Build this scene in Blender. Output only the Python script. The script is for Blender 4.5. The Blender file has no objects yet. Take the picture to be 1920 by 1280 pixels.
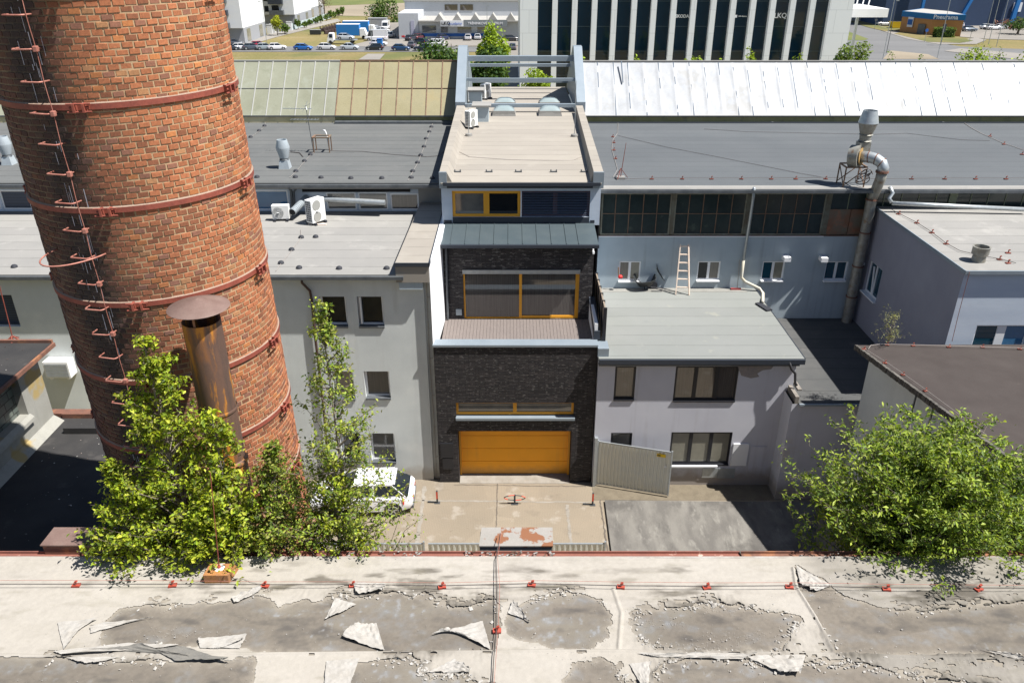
import bpy, math, random
import numpy as np
from mathutils import Vector, Matrix, Quaternion
random.seed(7)
S = bpy.context.scene
COL = S.collection
# ------------------------------------------------------------------ camera, sky, sun, exposure
H = 21.7; FPX = 1480.0; TH = math.radians(26.5); SN, CS = math.sin(TH), math.cos(TH)
cam = bpy.data.cameras.new('camera'); camo = bpy.data.objects.new('camera', cam); COL.objects.link(camo)
camo.location = (0, 0, H); camo.rotation_euler = (math.radians(90)-TH, 0, 0)
cam.sensor_width = 36.0; cam.lens = FPX/1920*36; cam.clip_start = .3; cam.clip_end = 3000
S.camera = camo
SUN = Vector((.56, -.155, 1.0)).normalized()
EL = math.asin(SUN.z); AZ = math.atan2(SUN.x, SUN.y)
w = bpy.data.worlds.new('World'); S.world = w; w.use_nodes = True
nt = w.node_tree; bg = nt.nodes['Background']; sky = nt.nodes.new('ShaderNodeTexSky')
sky.sky_type = 'NISHITA'; sky.sun_disc = False; sky.sun_elevation = EL; sky.sun_rotation = AZ
sky.air_density = 1.0; sky.dust_density = .6; sky.ozone_density = 1.0
nt.links.new(sky.outputs[0], bg.inputs[0]); bg.inputs[1].default_value = .052
sl = bpy.data.lights.new('sun', 'SUN'); sl.energy = 5.0; sl.angle = math.radians(.5); sl.color = (1, .965, .915)
so = bpy.data.objects.new('sun', sl); COL.objects.link(so); so.location = SUN*60; so.rotation_euler = SUN.to_track_quat('Z', 'Y').to_euler()
S.view_settings.view_transform = 'Standard'; S.view_settings.look = 'None'
S.view_settings.exposure = .9; S.view_settings.gamma = 1
S.render.resolution_x = 1024; S.render.resolution_y = 682

# ------------------------------------------------------------------ survey helpers: a sight line cut by a real plane
def ray(u, v):
    a = (640-v)/FPX
    return (u-960)/FPX, CS+SN*a, -SN+CS*a
def PY(u, v, Y):
    dx, ry, rz = ray(u, v); t = Y/ry; return Vector((dx*t, Y, H+rz*t))
def PZ(u, v, h):
    dx, ry, rz = ray(u, v); t = (h-H)/rz; return Vector((dx*t, ry*t, h))
def XX(u, v, Y): return PY(u, v, Y).x
def ZZ(v, Y): return PY(960, v, Y).z

# ------------------------------------------------------------------ scene helpers
WL = {}
def wl(o): return WL.get(o.name, Vector((0, 0, 0)))
def props(o, label=None, cat=None, group=None, kind=None):
    if label: o['label'] = label
    if cat: o['category'] = cat
    if group: o['group'] = group
    if kind: o['kind'] = kind
def thing(name, label, cat, loc, group=None):
    o = bpy.data.objects.new(name, None); COL.objects.link(o); o.location = loc
    o.empty_display_size = .2
    WL[o.name] = Vector(loc); props(o, label, cat, group); return o
class MB:
    def __init__(s): s.v = []; s.f = []; s.mi = []; s.c = None; s.cur = 0
    def add(s, vs, fs):
        n = len(s.v); s.v += [tuple(p) for p in vs]
        for f in fs: s.f.append(tuple(i+n for i in f)); s.mi.append(s.cur)
        return s
    def quad(s, a, b, c, d): return s.add([a, b, c, d], [(0, 1, 2, 3)])
    def poly(s, pts): return s.add(pts, [tuple(range(len(pts)))])
    def box(s, x0, x1, y0, y1, z0, z1):
        if x0 > x1: x0, x1 = x1, x0
        if y0 > y1: y0, y1 = y1, y0
        if z0 > z1: z0, z1 = z1, z0
        return s.add([(x0, y0, z0), (x1, y0, z0), (x1, y1, z0), (x0, y1, z0), (x0, y0, z1), (x1, y0, z1), (x1, y1, z1), (x0, y1, z1)],
                     [(3, 2, 1, 0), (4, 5, 6, 7), (0, 1, 5, 4), (1, 2, 6, 5), (2, 3, 7, 6), (3, 0, 4, 7)])
    def hexa(s, p):   # 4 bottom, 4 top, ccw
        return s.add(p, [(3, 2, 1, 0), (4, 5, 6, 7), (0, 1, 5, 4), (1, 2, 6, 5), (2, 3, 7, 6), (3, 0, 4, 7)])
    def prism(s, pts, z0, z1):
        n = len(pts)
        A = sum(pts[i][0]*pts[(i+1) % n][1]-pts[(i+1) % n][0]*pts[i][1] for i in range(n))
        if A < 0: pts = pts[::-1]
        vs = [(p[0], p[1], z0) for p in pts]+[(p[0], p[1], z1) for p in pts]
        fs = [tuple(range(n-1, -1, -1)), tuple(range(n, 2*n))]+[(i, (i+1) % n, n+(i+1) % n, n+i) for i in range(n)]
        return s.add(vs, fs)
    def prof(s, pts, x0, x1):     # profile of (y, z) swept along x
        n = len(pts)
        vs = [(x0, p[0], p[1]) for p in pts]+[(x1, p[0], p[1]) for p in pts]
        fs = [tuple(range(n)), tuple(range(2*n-1, n-1, -1))]+[(i, n+i, n+(i+1) % n, (i+1) % n) for i in range(n)]
        return s.add(vs, fs)
    def beam(s, a, b, w, h=None, up=(0, 0, 1)):
        h = h or w; a = Vector(a); b = Vector(b); d = (b-a).normalized(); up = Vector(up)
        if abs(d.dot(up)) > .98: up = Vector((0, 1, 0))
        sx = d.cross(up).normalized()*w/2; sz = sx.cross(d).normalized()*h/2
        return s.hexa([a-sx-sz, a+sx-sz, b+sx-sz, b-sx-sz, a-sx+sz, a+sx+sz, b+sx+sz, b-sx+sz])
    def cyl(s, a, b, r0, r1=None, n=12, caps=True):
        r1 = r0 if r1 is None else r1; a = Vector(a); b = Vector(b); d = (b-a).normalized()
        u = d.orthogonal().normalized(); w_ = d.cross(u); vs = []
        for (c, r) in ((a, r0), (b, r1)):
            for i in range(n):
                t = 2*math.pi*i/n; vs.append(c+u*math.cos(t)*r+w_*math.sin(t)*r)
        fs = [(i, (i+1) % n, n+(i+1) % n, n+i) for i in range(n)]
        if caps: fs += [tuple(range(n-1, -1, -1)), tuple(range(n, 2*n))]
        return s.add(vs, fs)
    def tube(s, pts, r, n=8, caps=True):
        pts = [Vector(p) for p in pts]; vs = []; fs = []; m = len(pts)
        rs = r if isinstance(r, (list, tuple)) else [r]*m
        ref = None
        for k, p in enumerate(pts):
            d = (pts[min(k+1, m-1)]-pts[max(k-1, 0)]).normalized()
            if ref is None: ref = d.orthogonal().normalized()
            ref = (ref-d*ref.dot(d)).normalized(); w_ = d.cross(ref)
            for i in range(n):
                t = 2*math.pi*i/n; vs.append(p+(ref*math.cos(t)+w_*math.sin(t))*rs[k])
        for k in range(m-1):
            for i in range(n):
                j = (i+1) % n; fs.append((k*n+i, k*n+j, (k+1)*n+j, (k+1)*n+i))
        if caps: fs += [tuple(range(n-1, -1, -1)), tuple(range((m-1)*n, m*n))]
        return s.add(vs, fs)
    def lathe(s, prof, c, n=16):
        c = Vector(c); vs = []; fs = []
        for (r, z) in prof:
            for i in range(n):
                t = 2*math.pi*i/n; vs.append((c.x+r*math.cos(t), c.y+r*math.sin(t), c.z+z))
        for k in range(len(prof)-1):
            for i in range(n):
                j = (i+1) % n; fs.append((k*n+i, k*n+j, (k+1)*n+j, (k+1)*n+i))
        return s.add(vs, fs)
    def wall(s, x0, x1, z0, z1, Y, holes=(), depth=.18):   # wall facing the camera with real openings
        xs = sorted({x0, x1, *[h[0] for h in holes], *[h[1] for h in holes]}); zs = sorted({z0, z1, *[h[2] for h in holes], *[h[3] for h in holes]})
        for i in range(len(xs)-1):
            for j in range(len(zs)-1):
                cx = (xs[i]+xs[i+1])/2; cz = (zs[j]+zs[j+1])/2
                if any(h[0] < cx < h[1] and h[2] < cz < h[3] for h in holes): continue
                s.quad((xs[i], Y, zs[j]), (xs[i+1], Y, zs[j]), (xs[i+1], Y, zs[j+1]), (xs[i], Y, zs[j+1]))
        for (a, b, c, d) in holes:
            e = Y+depth
            s.quad((a, Y, c), (a, Y, d), (a, e, d), (a, e, c)); s.quad((b, Y, c), (b, e, c), (b, e, d), (b, Y, d))
            s.quad((a, Y, c), (a, e, c), (b, e, c), (b, Y, c)); s.quad((a, Y, d), (b, Y, d), (b, e, d), (a, e, d))
        return s
    def obj(s, name, mat, parent=None, label=None, cat=None, group=None, kind=None, smooth=False, origin=None, bevel=0, angle=None):
        V = np.array(s.v, dtype=float).reshape(-1, 3)
        if parent is not None: org = wl(parent)
        elif origin is not None: org = Vector(origin)
        else:
            lo = V.min(0); hi = V.max(0); org = Vector(((lo[0]+hi[0])/2, (lo[1]+hi[1])/2, lo[2]))
        me = bpy.data.meshes.new(name); me.from_pydata((V-np.array(org)).tolist(), [], s.f)
        for m in (mat if isinstance(mat, (list, tuple)) else [mat]): me.materials.append(m)
        me.polygons.foreach_set('material_index', s.mi)
        if s.c is not None:
            ca = me.color_attributes.new('col', 'FLOAT_COLOR', 'POINT')
            cc = np.ones((len(V), 4)); cc[:, :3] = np.array(s.c); ca.data.foreach_set('color', cc.ravel())
        if smooth: me.polygons.foreach_set('use_smooth', [True]*len(s.f))
        me.update()
        if smooth and angle: me.set_sharp_from_angle(angle=math.radians(angle))
        o = bpy.data.objects.new(name, me); COL.objects.link(o)
        if parent is not None: o.parent = parent; WL[o.name] = org.copy()
        else: o.location = org; WL[o.name] = org.copy()
        if bevel:
            b = o.modifiers.new('edge', 'BEVEL'); b.width = bevel; b.segments = 2; b.limit_method = 'ANGLE'
        props(o, label, cat, group, kind); return o
def dup(root, loc, rot=None, label=None, group=None):
    r = root.copy(); COL.objects.link(r); r.location = loc; WL[r.name] = Vector(loc)
    if rot is not None: r.rotation_euler = (0, 0, rot)
    if label: r['label'] = label
    if group: r['group'] = group
    for ch in list(root.children):
        c = ch.copy(); COL.objects.link(c); c.parent = r
        for g in list(ch.children):
            d = g.copy(); COL.objects.link(d); d.parent = c
    return r
def text(body, size, loc, rotx, rotz, mat, parent, name='lettering', bold=.0, sx=1, depth=.01):
    cu = bpy.data.curves.new('t', 'FONT'); cu.body = body; cu.size = size; cu.extrude = depth; cu.offset = bold
    cu.align_x = 'CENTER'; cu.align_y = 'CENTER'; cu.resolution_u = 3
    t = bpy.data.objects.new('t', cu); COL.objects.link(t); bpy.context.view_layer.update()
    me = bpy.data.meshes.new_from_object(t.evaluated_get(bpy.context.evaluated_depsgraph_get()))
    bpy.data.objects.remove(t); M_ = Matrix.Translation(Vector(loc)-wl(parent)) @ Matrix.Rotation(rotz, 4, 'Z') @ Matrix.Rotation(rotx, 4, 'X') @ Matrix.Diagonal((sx, 1, 1, 1))
    me.transform(M_); me.materials.clear(); me.materials.append(mat)
    o = bpy.data.objects.new(name, me); COL.objects.link(o); o.parent = parent; WL[o.name] = wl(parent).copy(); return o

# ------------------------------------------------------------------ materials
TONE = dict(cream_felt_roof=.5, light_felt_roof=.54, grey_felt_roof=.52, slate_felt_roof=.55, green_grey_felt_roof=.55, dark_felt_roof=.55, brown_felt_roof=.42, zinc_sheet=.4,
    pale_zinc_sheet=.68, weathered_decking=.48, courtyard_concrete=.57, old_asphalt=.55, black_tar_roof=.75, torn_membrane=.49, bare_old_felt=.58, cream_membrane=.42, loose_membrane_flap=.5,
    grey_backing_flap=.5, pale_joint=.5, dark_joint=.5, dusty_gravel=.5, membrane_crumb=.55, dry_grass=.52, road_asphalt=.5, pavement=.5, car_park_concrete=.5, green_grass=.6, sandy_ground=.55,
    greenish_wired_glass=.62, yellowed_wired_glass=.62, ochre_plaster=1.7, peeling_yellow_plaster=.62, white_glazing_bar=.52, grey_plaster=1.5, blue_grey_plaster=1.35, lilac_grey_plaster=1.4, violet_grey_plaster=1.2, pale_blue_plaster=1.3,
    chalky_felt=.48, galvanised_corrugated=1.35, orange_paint=1.25, weathered_coping=.6, white_edge_strip=.5, pale_membrane_roof=.6, peeling_grey_paint=.55, rusted_cone_steel=.6, gutter_litter=.6, skylight_dome=.6)
def hx(*c): return (c[0], c[1], c[2], 1)
def pmat(name, c1, c2=None, scale=1.5, lo=.35, hi=.65, rough=.8, metal=0, bump=0, bscale=40, grain=.1, gscale=50,
         stretch=(1, 1, 1), extra=None, spec=.4, attr=False, coat=0, transl=0, ior=1.5):
    m = bpy.data.materials.new(name); m.use_nodes = True; n = m.node_tree.nodes; L = m.node_tree.links
    P = n['Principled BSDF']; tc = n.new('ShaderNodeTexCoord'); mp = n.new('ShaderNodeMapping'); mp.inputs['Scale'].default_value = stretch
    L.new(tc.outputs['Object'], mp.inputs[0]); vec = mp.outputs[0]
    P.inputs['Roughness'].default_value = rough; P.inputs['Metallic'].default_value = metal; P.inputs['Specular IOR Level'].default_value = spec
    P.inputs['IOR'].default_value = ior; P.inputs['Coat Weight'].default_value = coat; P.inputs['Coat Roughness'].default_value = .08
    def mix(fac, a, b, mode='MIX'):
        x = n.new('ShaderNodeMix'); x.data_type = 'RGBA'; x.blend_type = mode
        for sck, val in ((x.inputs[0], fac), (x.inputs[6], a), (x.inputs[7], b)):
            if hasattr(val, 'is_output'): L.new(val, sck)
            else: sck.default_value = val
        return x.outputs[2]
    def noise(sc, det=6, v=vec, rg=.6):
        x = n.new('ShaderNodeTexNoise'); x.inputs['Scale'].default_value = sc; x.inputs['Detail'].default_value = det; x.inputs['Roughness'].default_value = rg
        L.new(v, x.inputs['Vector']); return x.outputs['Fac']
    def ramp(f, a, b, c0=(0, 0, 0, 1), c1_=(1, 1, 1, 1)):
        x = n.new('ShaderNodeValToRGB'); x.color_ramp.elements[0].position = a; x.color_ramp.elements[1].position = b
        x.color_ramp.elements[0].color = c0; x.color_ramp.elements[1].color = c1_; L.new(f, x.inputs[0]); return x.outputs[0]
    def mth(op, a, b=0.0, c=None):
        x = n.new('ShaderNodeMath'); x.operation = op
        for i, val in enumerate((a, b) if c is None else (a, b, c)):
            if hasattr(val, 'is_output'): L.new(val, x.inputs[i])
            else: x.inputs[i].default_value = val
        return x.outputs[0]
    K = dict(n=n, L=L, mix=mix, noise=noise, ramp=ramp, mth=mth, vec=vec, tc=tc, P=P)
    c = hx(*c1)
    if attr:
        a = n.new('ShaderNodeAttribute'); a.attribute_name = 'col'; c = a.outputs['Color']
    if c2: c = mix(ramp(noise(scale), lo, hi), c, hx(*c2))
    if grain: c = mix(1.0, c, ramp(noise(gscale, 3), .2, .8, (1-grain*1.6,)*3+(1,), (1+grain,)*3+(1,)), 'MULTIPLY')
    if extra: c = extra(K, c)
    if name in TONE: q = TONE[name]; c = mix(1.0, c, (q, q, q, 1), 'MULTIPLY')
    if hasattr(c, 'is_output'): L.new(c, P.inputs['Base Color'])
    else: P.inputs['Base Color'].default_value = c
    if bump:
        b = n.new('ShaderNodeBump'); b.inputs['Strength'].default_value = min(1, bump*4); b.inputs['Distance'].default_value = bump*.1
        L.new(K.get('h') or noise(bscale, 5), b.inputs['Height']); L.new(b.outputs[0], P.inputs['Normal'])
    if transl:
        t = n.new('ShaderNodeBsdfTranslucent'); ms = n.new('ShaderNodeMixShader'); ms.inputs[0].default_value = transl
        if hasattr(c, 'is_output'): L.new(mix(1.0, c, (1.25, 1.2, .5, 1), 'MULTIPLY'), t.inputs[0])
        else: t.inputs[0].default_value = c
        L.new(P.outputs[0], ms.inputs[1]); L.new(t.outputs[0], ms.inputs[2]); L.new(ms.outputs[0], n['Material Output'].inputs[0])
    return m
def seams(sp, wd, dark, axis='Y', off=0., wob=.03):
    wd = wd*2.2
    def f(K, c):
        s = K['n'].new('ShaderNodeSeparateXYZ'); K['L'].new(K['vec'], s.inputs[0]); q = s.outputs[axis]
        q = K['mth']('ADD', q, K['mth']('MULTIPLY', K['noise'](.7, 3), wob*4))
        fr = K['mth']('FRACT', K['mth']('ADD', K['mth']('DIVIDE', q, sp), off))
        ln = K['mth']('LESS_THAN', fr, wd/sp)
        ln = K['mth']('MULTIPLY', ln, K['ramp'](K['noise'](1.3, 3), .2, .5))
        c = K['mix'](ln, c, K['mix'](1.0, c, (dark, dark, dark, 1), 'MULTIPLY'))
        # each strip its own tone
        fl = K['mth']('FLOOR', K['mth']('ADD', K['mth']('DIVIDE', q, sp), off))
        wn = K['n'].new('ShaderNodeTexWhiteNoise'); wn.noise_dimensions = '1D'; K['L'].new(fl, wn.inputs['W'])
        return K['mix'](1.0, c, K['ramp'](wn.outputs['Value'], 0, 1, (.93, .93, .935, 1), (1.05, 1.05, 1.045, 1)), 'MULTIPLY')
    return f
def streaks(col, amt=.5, sx=3.0, sz=.25, lo=.55, hi=.75):
    def f(K, c):
        mp = K['n'].new('ShaderNodeMapping'); mp.inputs['Scale'].default_value = (sx, sx, sz); K['L'].new(K['tc'].outputs['Object'], mp.inputs[0])
        r = K['ramp'](K['noise'](1.0, 7, mp.outputs[0]), lo, hi)
        return K['mix'](K['mth']('MULTIPLY', r, amt), c, hx(*col))
    return f
def chain(*fs):
    def f(K, c):
        for g in fs: c = g(K, c)
        return c
    return f
def blot(col, scale=1.2, lo=.55, hi=.62, amt=1., det=8):
    def f(K, c): return K['mix'](K['mth']('MULTIPLY', K['ramp'](K['noise'](scale, det), lo, hi), amt), c, hx(*col))
    return f
def flatten(K):   # wall coordinates: (x+y, z)
    s = K['n'].new('ShaderNodeSeparateXYZ'); K['L'].new(K['tc'].outputs['Object'], s.inputs[0])
    cb = K['n'].new('ShaderNodeCombineXYZ'); K['L'].new(K['mth']('ADD', s.outputs[0], s.outputs[1]), cb.inputs[0]); K['L'].new(s.outputs[2], cb.inputs[1])
    return cb.outputs[0]
def bricks(c1, c2, mort, bw, bh, ms, light=None):
    def f(K, c):
        b = K['n'].new('ShaderNodeTexBrick'); K['L'].new(flatten(K), b.inputs['Vector']); b.offset = .37
        b.inputs['Color1'].default_value = hx(*c1); b.inputs['Color2'].default_value = hx(*c2); b.inputs['Mortar'].default_value = hx(*mort)
        b.inputs['Scale'].default_value = 1; b.inputs['Brick Width'].default_value = bw; b.inputs['Row Height'].default_value = bh
        b.inputs['Mortar Size'].default_value = ms; b.inputs['Mortar Smooth'].default_value = .2; b.inputs['Bias'].default_value = -.2
        c = b.outputs[0]
        if light:
            mp = K['n'].new('ShaderNodeMapping'); mp.inputs['Scale'].default_value = (5, 5, 17); K['L'].new(K['tc'].outputs['Object'], mp.inputs[0])
            c = K['mix'](K['ramp'](K['noise'](1, 2, mp.outputs[0]), .6, .64), c, hx(*light))
        K['h'] = K['mth']('SUBTRACT', 1.0, b.outputs['Fac'])
        return c
    return f
def voro(scale, amt):   # patchwork of slightly different tones
    def f(K, c):
        x = K['n'].new('ShaderNodeTexVoronoi'); x.inputs['Scale'].default_value = scale; K['L'].new(K['vec'], x.inputs['Vector'])
        bw = K['n'].new('ShaderNodeRGBToBW'); K['L'].new(x.outputs['Color'], bw.inputs[0])
        return K['mix'](1.0, c, K['ramp'](bw.outputs[0], .2, .8, (1-amt,)*3+(1,), (1+amt,)*3+(1,)), 'MULTIPLY')
    return f

def basedirt(hh, col, amt=.8):
    def f(K, c):
        s = K['n'].new('ShaderNodeSeparateXYZ'); K['L'].new(K['tc'].outputs['Object'], s.inputs[0])
        q = K['mth']('SUBTRACT', s.outputs[2], K['mth']('MULTIPLY', K['noise'](2.2, 5), hh*1.4)); r = K['ramp'](q, 0, hh, (1, 1, 1, 1), (0, 0, 0, 1))
        return K['mix'](K['mth']('MULTIPLY', r, amt), c, hx(*col))
    return f
def drips(col, amt, sx=2.2):
    def f(K, c):
        mp = K['n'].new('ShaderNodeMapping'); mp.inputs['Scale'].default_value = (sx, sx, .1); K['L'].new(K['tc'].outputs['Object'], mp.inputs[0])
        r = K['ramp'](K['noise'](1., 3, mp.outputs[0]), .58, .72); g = K['ramp'](K['noise'](.5, 3), .45, .6)
        return K['mix'](K['mth']('MULTIPLY', K['mth']('MULTIPLY', r, g), amt), c, hx(*col))
    return f
def ribs(K, c):
    s = K['n'].new('ShaderNodeSeparateXYZ'); K['L'].new(K['vec'], s.inputs[0])
    q = K['mth']('SINE', K['mth']('MULTIPLY', K['mth']('ADD', s.outputs[0], K['mth']('MULTIPLY', K['noise'](3, 2), .05)), 88)); r = K['ramp'](q, 0, 1, (.955, .955, .955, 1), (1.03, 1.03, 1.03, 1))
    return K['mix'](1.0, c, r, 'MULTIPLY')
m_wall = pmat('grey_plaster', (.41, .43, .42), (.36, .38, .375), scale=.6, grain=.05, gscale=25, bump=.02, bscale=60, extra=chain(streaks((.28, .28, .27), .3, 1.2, .12), blot((.5, .5, .47), .5, .55, .7, .35), drips((.24, .24, .22), .35), basedirt(.5, (.2, .17, .13), .6)))
m_wallb = pmat('blue_grey_plaster', (.29, .335, .36), (.25, .295, .325), scale=.7, grain=.05, bump=.02, extra=chain(streaks((.17, .19, .22), .5, 1.5, .15), drips((.14, .15, .16), .5, 3)))
m_wallp = pmat('lilac_grey_plaster', (.40, .405, .44), (.36, .365, .405), scale=.5, grain=.05, bump=.02, extra=chain(streaks((.27, .25, .27), .45, 1.3, .12, .6, .8), blot((.33, .3, .28), .45, .66, .7, .6), drips((.22, .2, .2), .45), basedirt(.6, (.2, .17, .14), .8)))
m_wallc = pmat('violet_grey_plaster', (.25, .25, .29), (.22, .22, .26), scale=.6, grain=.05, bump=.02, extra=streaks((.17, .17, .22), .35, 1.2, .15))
m_walll = pmat('pale_blue_plaster', (.42, .47, .53), (.36, .41, .48), scale=.8, grain=.04, bump=.02, stretch=(.4, 1, 2), extra=streaks((.3, .33, .38), .4, .6, 1.2))
m_white = pmat('white_plaster', (.8, .8, .8), (.74, .75, .77), scale=.8, grain=.03)
m_whitef = pmat('white_frame', (.78, .79, .8), grain=.03, rough=.45)
m_feltg = pmat('grey_felt_roof', (.20, .21, .21), (.24, .245, .24), scale=.45, lo=.3, hi=.7, grain=.12, gscale=40, rough=.95, bump=.03, extra=chain(seams(.98, .035, .62), blot((.28, .285, .28), 1.5, .58, .75, .5), blot((.13, .135, .14), .9, .62, .8, .4)))
m_feltr = pmat('slate_felt_roof', (.160, .176, .19), (.185, .2, .213), scale=.35, lo=.3, hi=.7, grain=.14, gscale=45, rough=.95, bump=.03, extra=chain(seams(1.0, .03, .8), blot((.15, .16, .17), 1.1, .6, .75, .4)))
m_feltl = pmat('light_felt_roof', (.50, .485, .455), (.45, .44, .415), scale=.5, lo=.35, hi=.65, grain=.08, gscale=40, rough=.95, bump=.02, extra=chain(seams(1.0, .03, .72), blot((.62, .6, .56), .8, .58, .7, .6), blot((.3, .28, .25), 2.2, .68, .78, .45)))
m_feltc = pmat('cream_felt_roof', (.60, .545, .47), (.56, .51, .44), scale=.5, lo=.35, hi=.65, grain=.06, gscale=40, rough=.95, bump=.02, extra=chain(seams(1.0, .03, .72), blot((.66, .61, .53), .7, .55, .7, .5)))
m_feltt = pmat('green_grey_felt_roof', (.365, .385, .362), (.4, .415, .395), scale=.5, lo=.3, hi=.7, grain=.08, gscale=50, rough=.95, bump=.02, extra=chain(seams(.98, .02, .68), blot((.5, .5, .42), 1.1, .62, .72, .6), blot((.3, .32, .31), 1.4, .62, .75, .4)))
m_feltd = pmat('dark_felt_roof', (.13, .135, .135), (.165, .165, .16), scale=.6, grain=.1, rough=.95, bump=.02, extra=chain(seams(1.0, .025, .7), blot((.22, .21, .2), 1.3, .6, .7, .5)))
m_feltb = pmat('brown_felt_roof', (.11, .088, .08), (.14, .115, .105), scale=.9, lo=.35, hi=.7, grain=.16, gscale=30, rough=.95, bump=.04, extra=chain(blot((.2, .17, .15), 3.5, .66, .74, .6), blot((.08, .06, .058), .7, .6, .72, .5)))
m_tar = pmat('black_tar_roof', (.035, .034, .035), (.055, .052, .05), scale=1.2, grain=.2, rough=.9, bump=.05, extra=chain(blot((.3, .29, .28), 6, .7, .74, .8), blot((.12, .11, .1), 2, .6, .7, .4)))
m_zinc = pmat('zinc_sheet', (.18, .24, .27), (.215, .275, .3), scale=1.4, rough=.5, metal=.25, grain=.05, extra=blot((.16, .2, .23), 2.5, .6, .8, .35))
m_zincl = pmat('pale_zinc_sheet', (.42, .49, .55), (.37, .44, .5), scale=1.5, rough=.45, metal=.3, grain=.04)
m_dark = pmat('dark_metal_trim', (.035, .042, .055), grain=.1, rough=.5)
m_gutter = pmat('grey_gutter', (.09, .1, .11), (.14, .15, .16), scale=2, grain=.1, rough=.5, metal=.3)
m_galv = pmat('galvanised_steel', (.46, .49, .5), (.38, .41, .43), scale=6, rough=.4, metal=.55, grain=.08, extra=streaks((.25, .24, .22), .3, 3, .5))
m_oldduct = pmat('weathered_duct_steel', (.33, .33, .3), (.24, .225, .19), scale=4, rough=.55, metal=.4, grain=.12, extra=blot((.2, .11, .06), 3, .6, .7, .8))
m_duct = pmat('ribbed_duct_paint', (.27, .3, .32), grain=.06, rough=.5)
m_orange = pmat('orange_paint', (.8, .33, .004), (.75, .31, .004), scale=1.2, rough=.4, grain=.03, extra=chain(basedirt(.35, (.3, .17, .05), .6), drips((.5, .22, .03), .35, 3)))
m_orangef = pmat('orange_frame', (.78, .36, .03), grain=.04, rough=.4)
m_darkbrick = pmat('dark_long_brick', (.04, .037, .038), grain=.08, rough=.75, bump=.08, extra=bricks((.026, .024, .026), (.068, .06, .06), (.01, .009, .01), .42, .063, .013, (.115, .11, .105)))
m_deck = pmat('weathered_decking', (.40, .34, .31), (.33, .28, .26), scale=5, stretch=(8, .6, 1), grain=.15, gscale=30, rough=.8)
m_gap = pmat('black_gap', (.012, .012, .014), grain=0)
m_glass = pmat('window_glass', (.008, .011, .014), grain=0, rough=.02, spec=.5, ior=1.5)
m_glassb = pmat('blue_window_glass', (.05, .15, .28), (.06, .17, .31), grain=0, rough=.05, spec=.8)
m_glasst = pmat('teal_window_glass', (.012, .055, .085), grain=0, rough=.05, spec=.8)
m_curtain = pmat('taupe_curtain_glass', (.10, .088, .078), (.065, .056, .05), scale=1, stretch=(22, 22, .6), grain=.1, rough=.03, spec=.5, ior=1.9)
m_curtg = pmat('grey_blind_glass', (.10, .1, .1), (.16, .155, .14), scale=1.6, grain=.05, rough=.04, spec=.5, ior=2.1)
m_curto = pmat('pale_blind_glass', (.26, .25, .2), (.21, .2, .16), scale=1.4, grain=.08, rough=.15, spec=.7)
m_oldglass = pmat('dusty_factory_glass', (.018, .03, .032), (.035, .05, .05), scale=1.1, grain=.2, rough=.14, spec=.6, extra=blot((.12, .15, .12), 1.6, .62, .8, .6))
m_blinds = pmat('slatted_blind', (.055, .075, .12), grain=.05, rough=.35, extra=lambda K, c: K['mix'](K['mth']('LESS_THAN', K['mth']('FRACT', K['mth']('MULTIPLY', (lambda s: (K['L'].new(K['vec'], s.inputs[0]), s.outputs[2])[1])(K['n'].new('ShaderNodeSeparateXYZ')), 13)), .35), c, (.015, .02, .03, 1)))
m_blackf = pmat('black_frame', (.02, .021, .026), grain=.05, rough=.4)
m_rustred = pmat('red_oxide_paint', (.27, .07, .045), (.19, .05, .035), scale=5, rough=.6, grain=.15, gscale=30)
m_rungp = pmat('pink_weathered_iron', (.48, .22, .17), (.33, .12, .09), scale=8, rough=.55, metal=.2, grain=.15)
m_flange = pmat('bright_red_holder', (.4, .07, .04), (.3, .05, .035), scale=9, rough=.6, grain=.1)
m_rustflue = pmat('rusted_flue_steel', (.085, .058, .05), (.13, .08, .06), scale=2.2, stretch=(3, 3, .8), rough=.62, metal=.2, grain=.2, gscale=35,
    extra=chain(streaks((.17, .09, .06), .7, 3, .5, .4, .6), streaks((.34, .13, .03), .7, 3, .6, .5, .6), streaks((.5, .2, .025), .85, 7, 1.2, .56, .62)))
m_rustcap = pmat('rusted_cone_steel', (.30, .2, .17), (.24, .15, .125), scale=3, rough=.7, grain=.12, extra=blot((.35, .25, .21), 2.5, .5, .7, .5))
m_rustpeel = pmat('peeling_grey_paint', (.50, .47, .43), (.44, .42, .38), scale=3, rough=.7, grain=.08, extra=blot((.36, .15, .07), 1.7, .49, .51, 1., 7))
m_rust = pmat('brown_rust', (.2, .09, .06), (.14, .07, .05), scale=4, rough=.8, grain=.2, extra=blot((.36, .16, .07), 3, .55, .65, .6))
m_rustor = pmat('orange_rust_box', (.38, .17, .05), (.27, .13, .06), scale=5, rough=.8, grain=.2, extra=blot((.55, .5, .42), 9, .62, .68, .5))
m_corr = pmat('galvanised_corrugated', (.50, .5, .45), (.46, .47, .44), scale=3, rough=.5, metal=.35, grain=.05)
m_pipe = pmat('cream_drainpipe', (.55, .5, .38), (.48, .47, .42), scale=3, rough=.5, grain=.08)
m_brownpipe = pmat('brown_drainpipe', (.06, .035, .03), (.1, .06, .05), scale=4, rough=.4, metal=.2, grain=.1)
m_blackpipe = pmat('black_drainpipe', (.03, .03, .033), grain=.05, rough=.45)
m_wood = pmat('pale_ladder_wood', (.8, .66, .54), (.72, .58, .47), scale=4, grain=.1, stretch=(1, 1, .3))
m_ac = pmat('white_air_con_casing', (.78, .78, .76), (.72, .72, .7), scale=3, rough=.4, grain=.04)
m_grille = pmat('dark_grille', (.06, .065, .075), grain=.05, rough=.4)
m_fang = pmat('grey_fan_grille', (.3, .3, .28), grain=.05, rough=.5)
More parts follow.
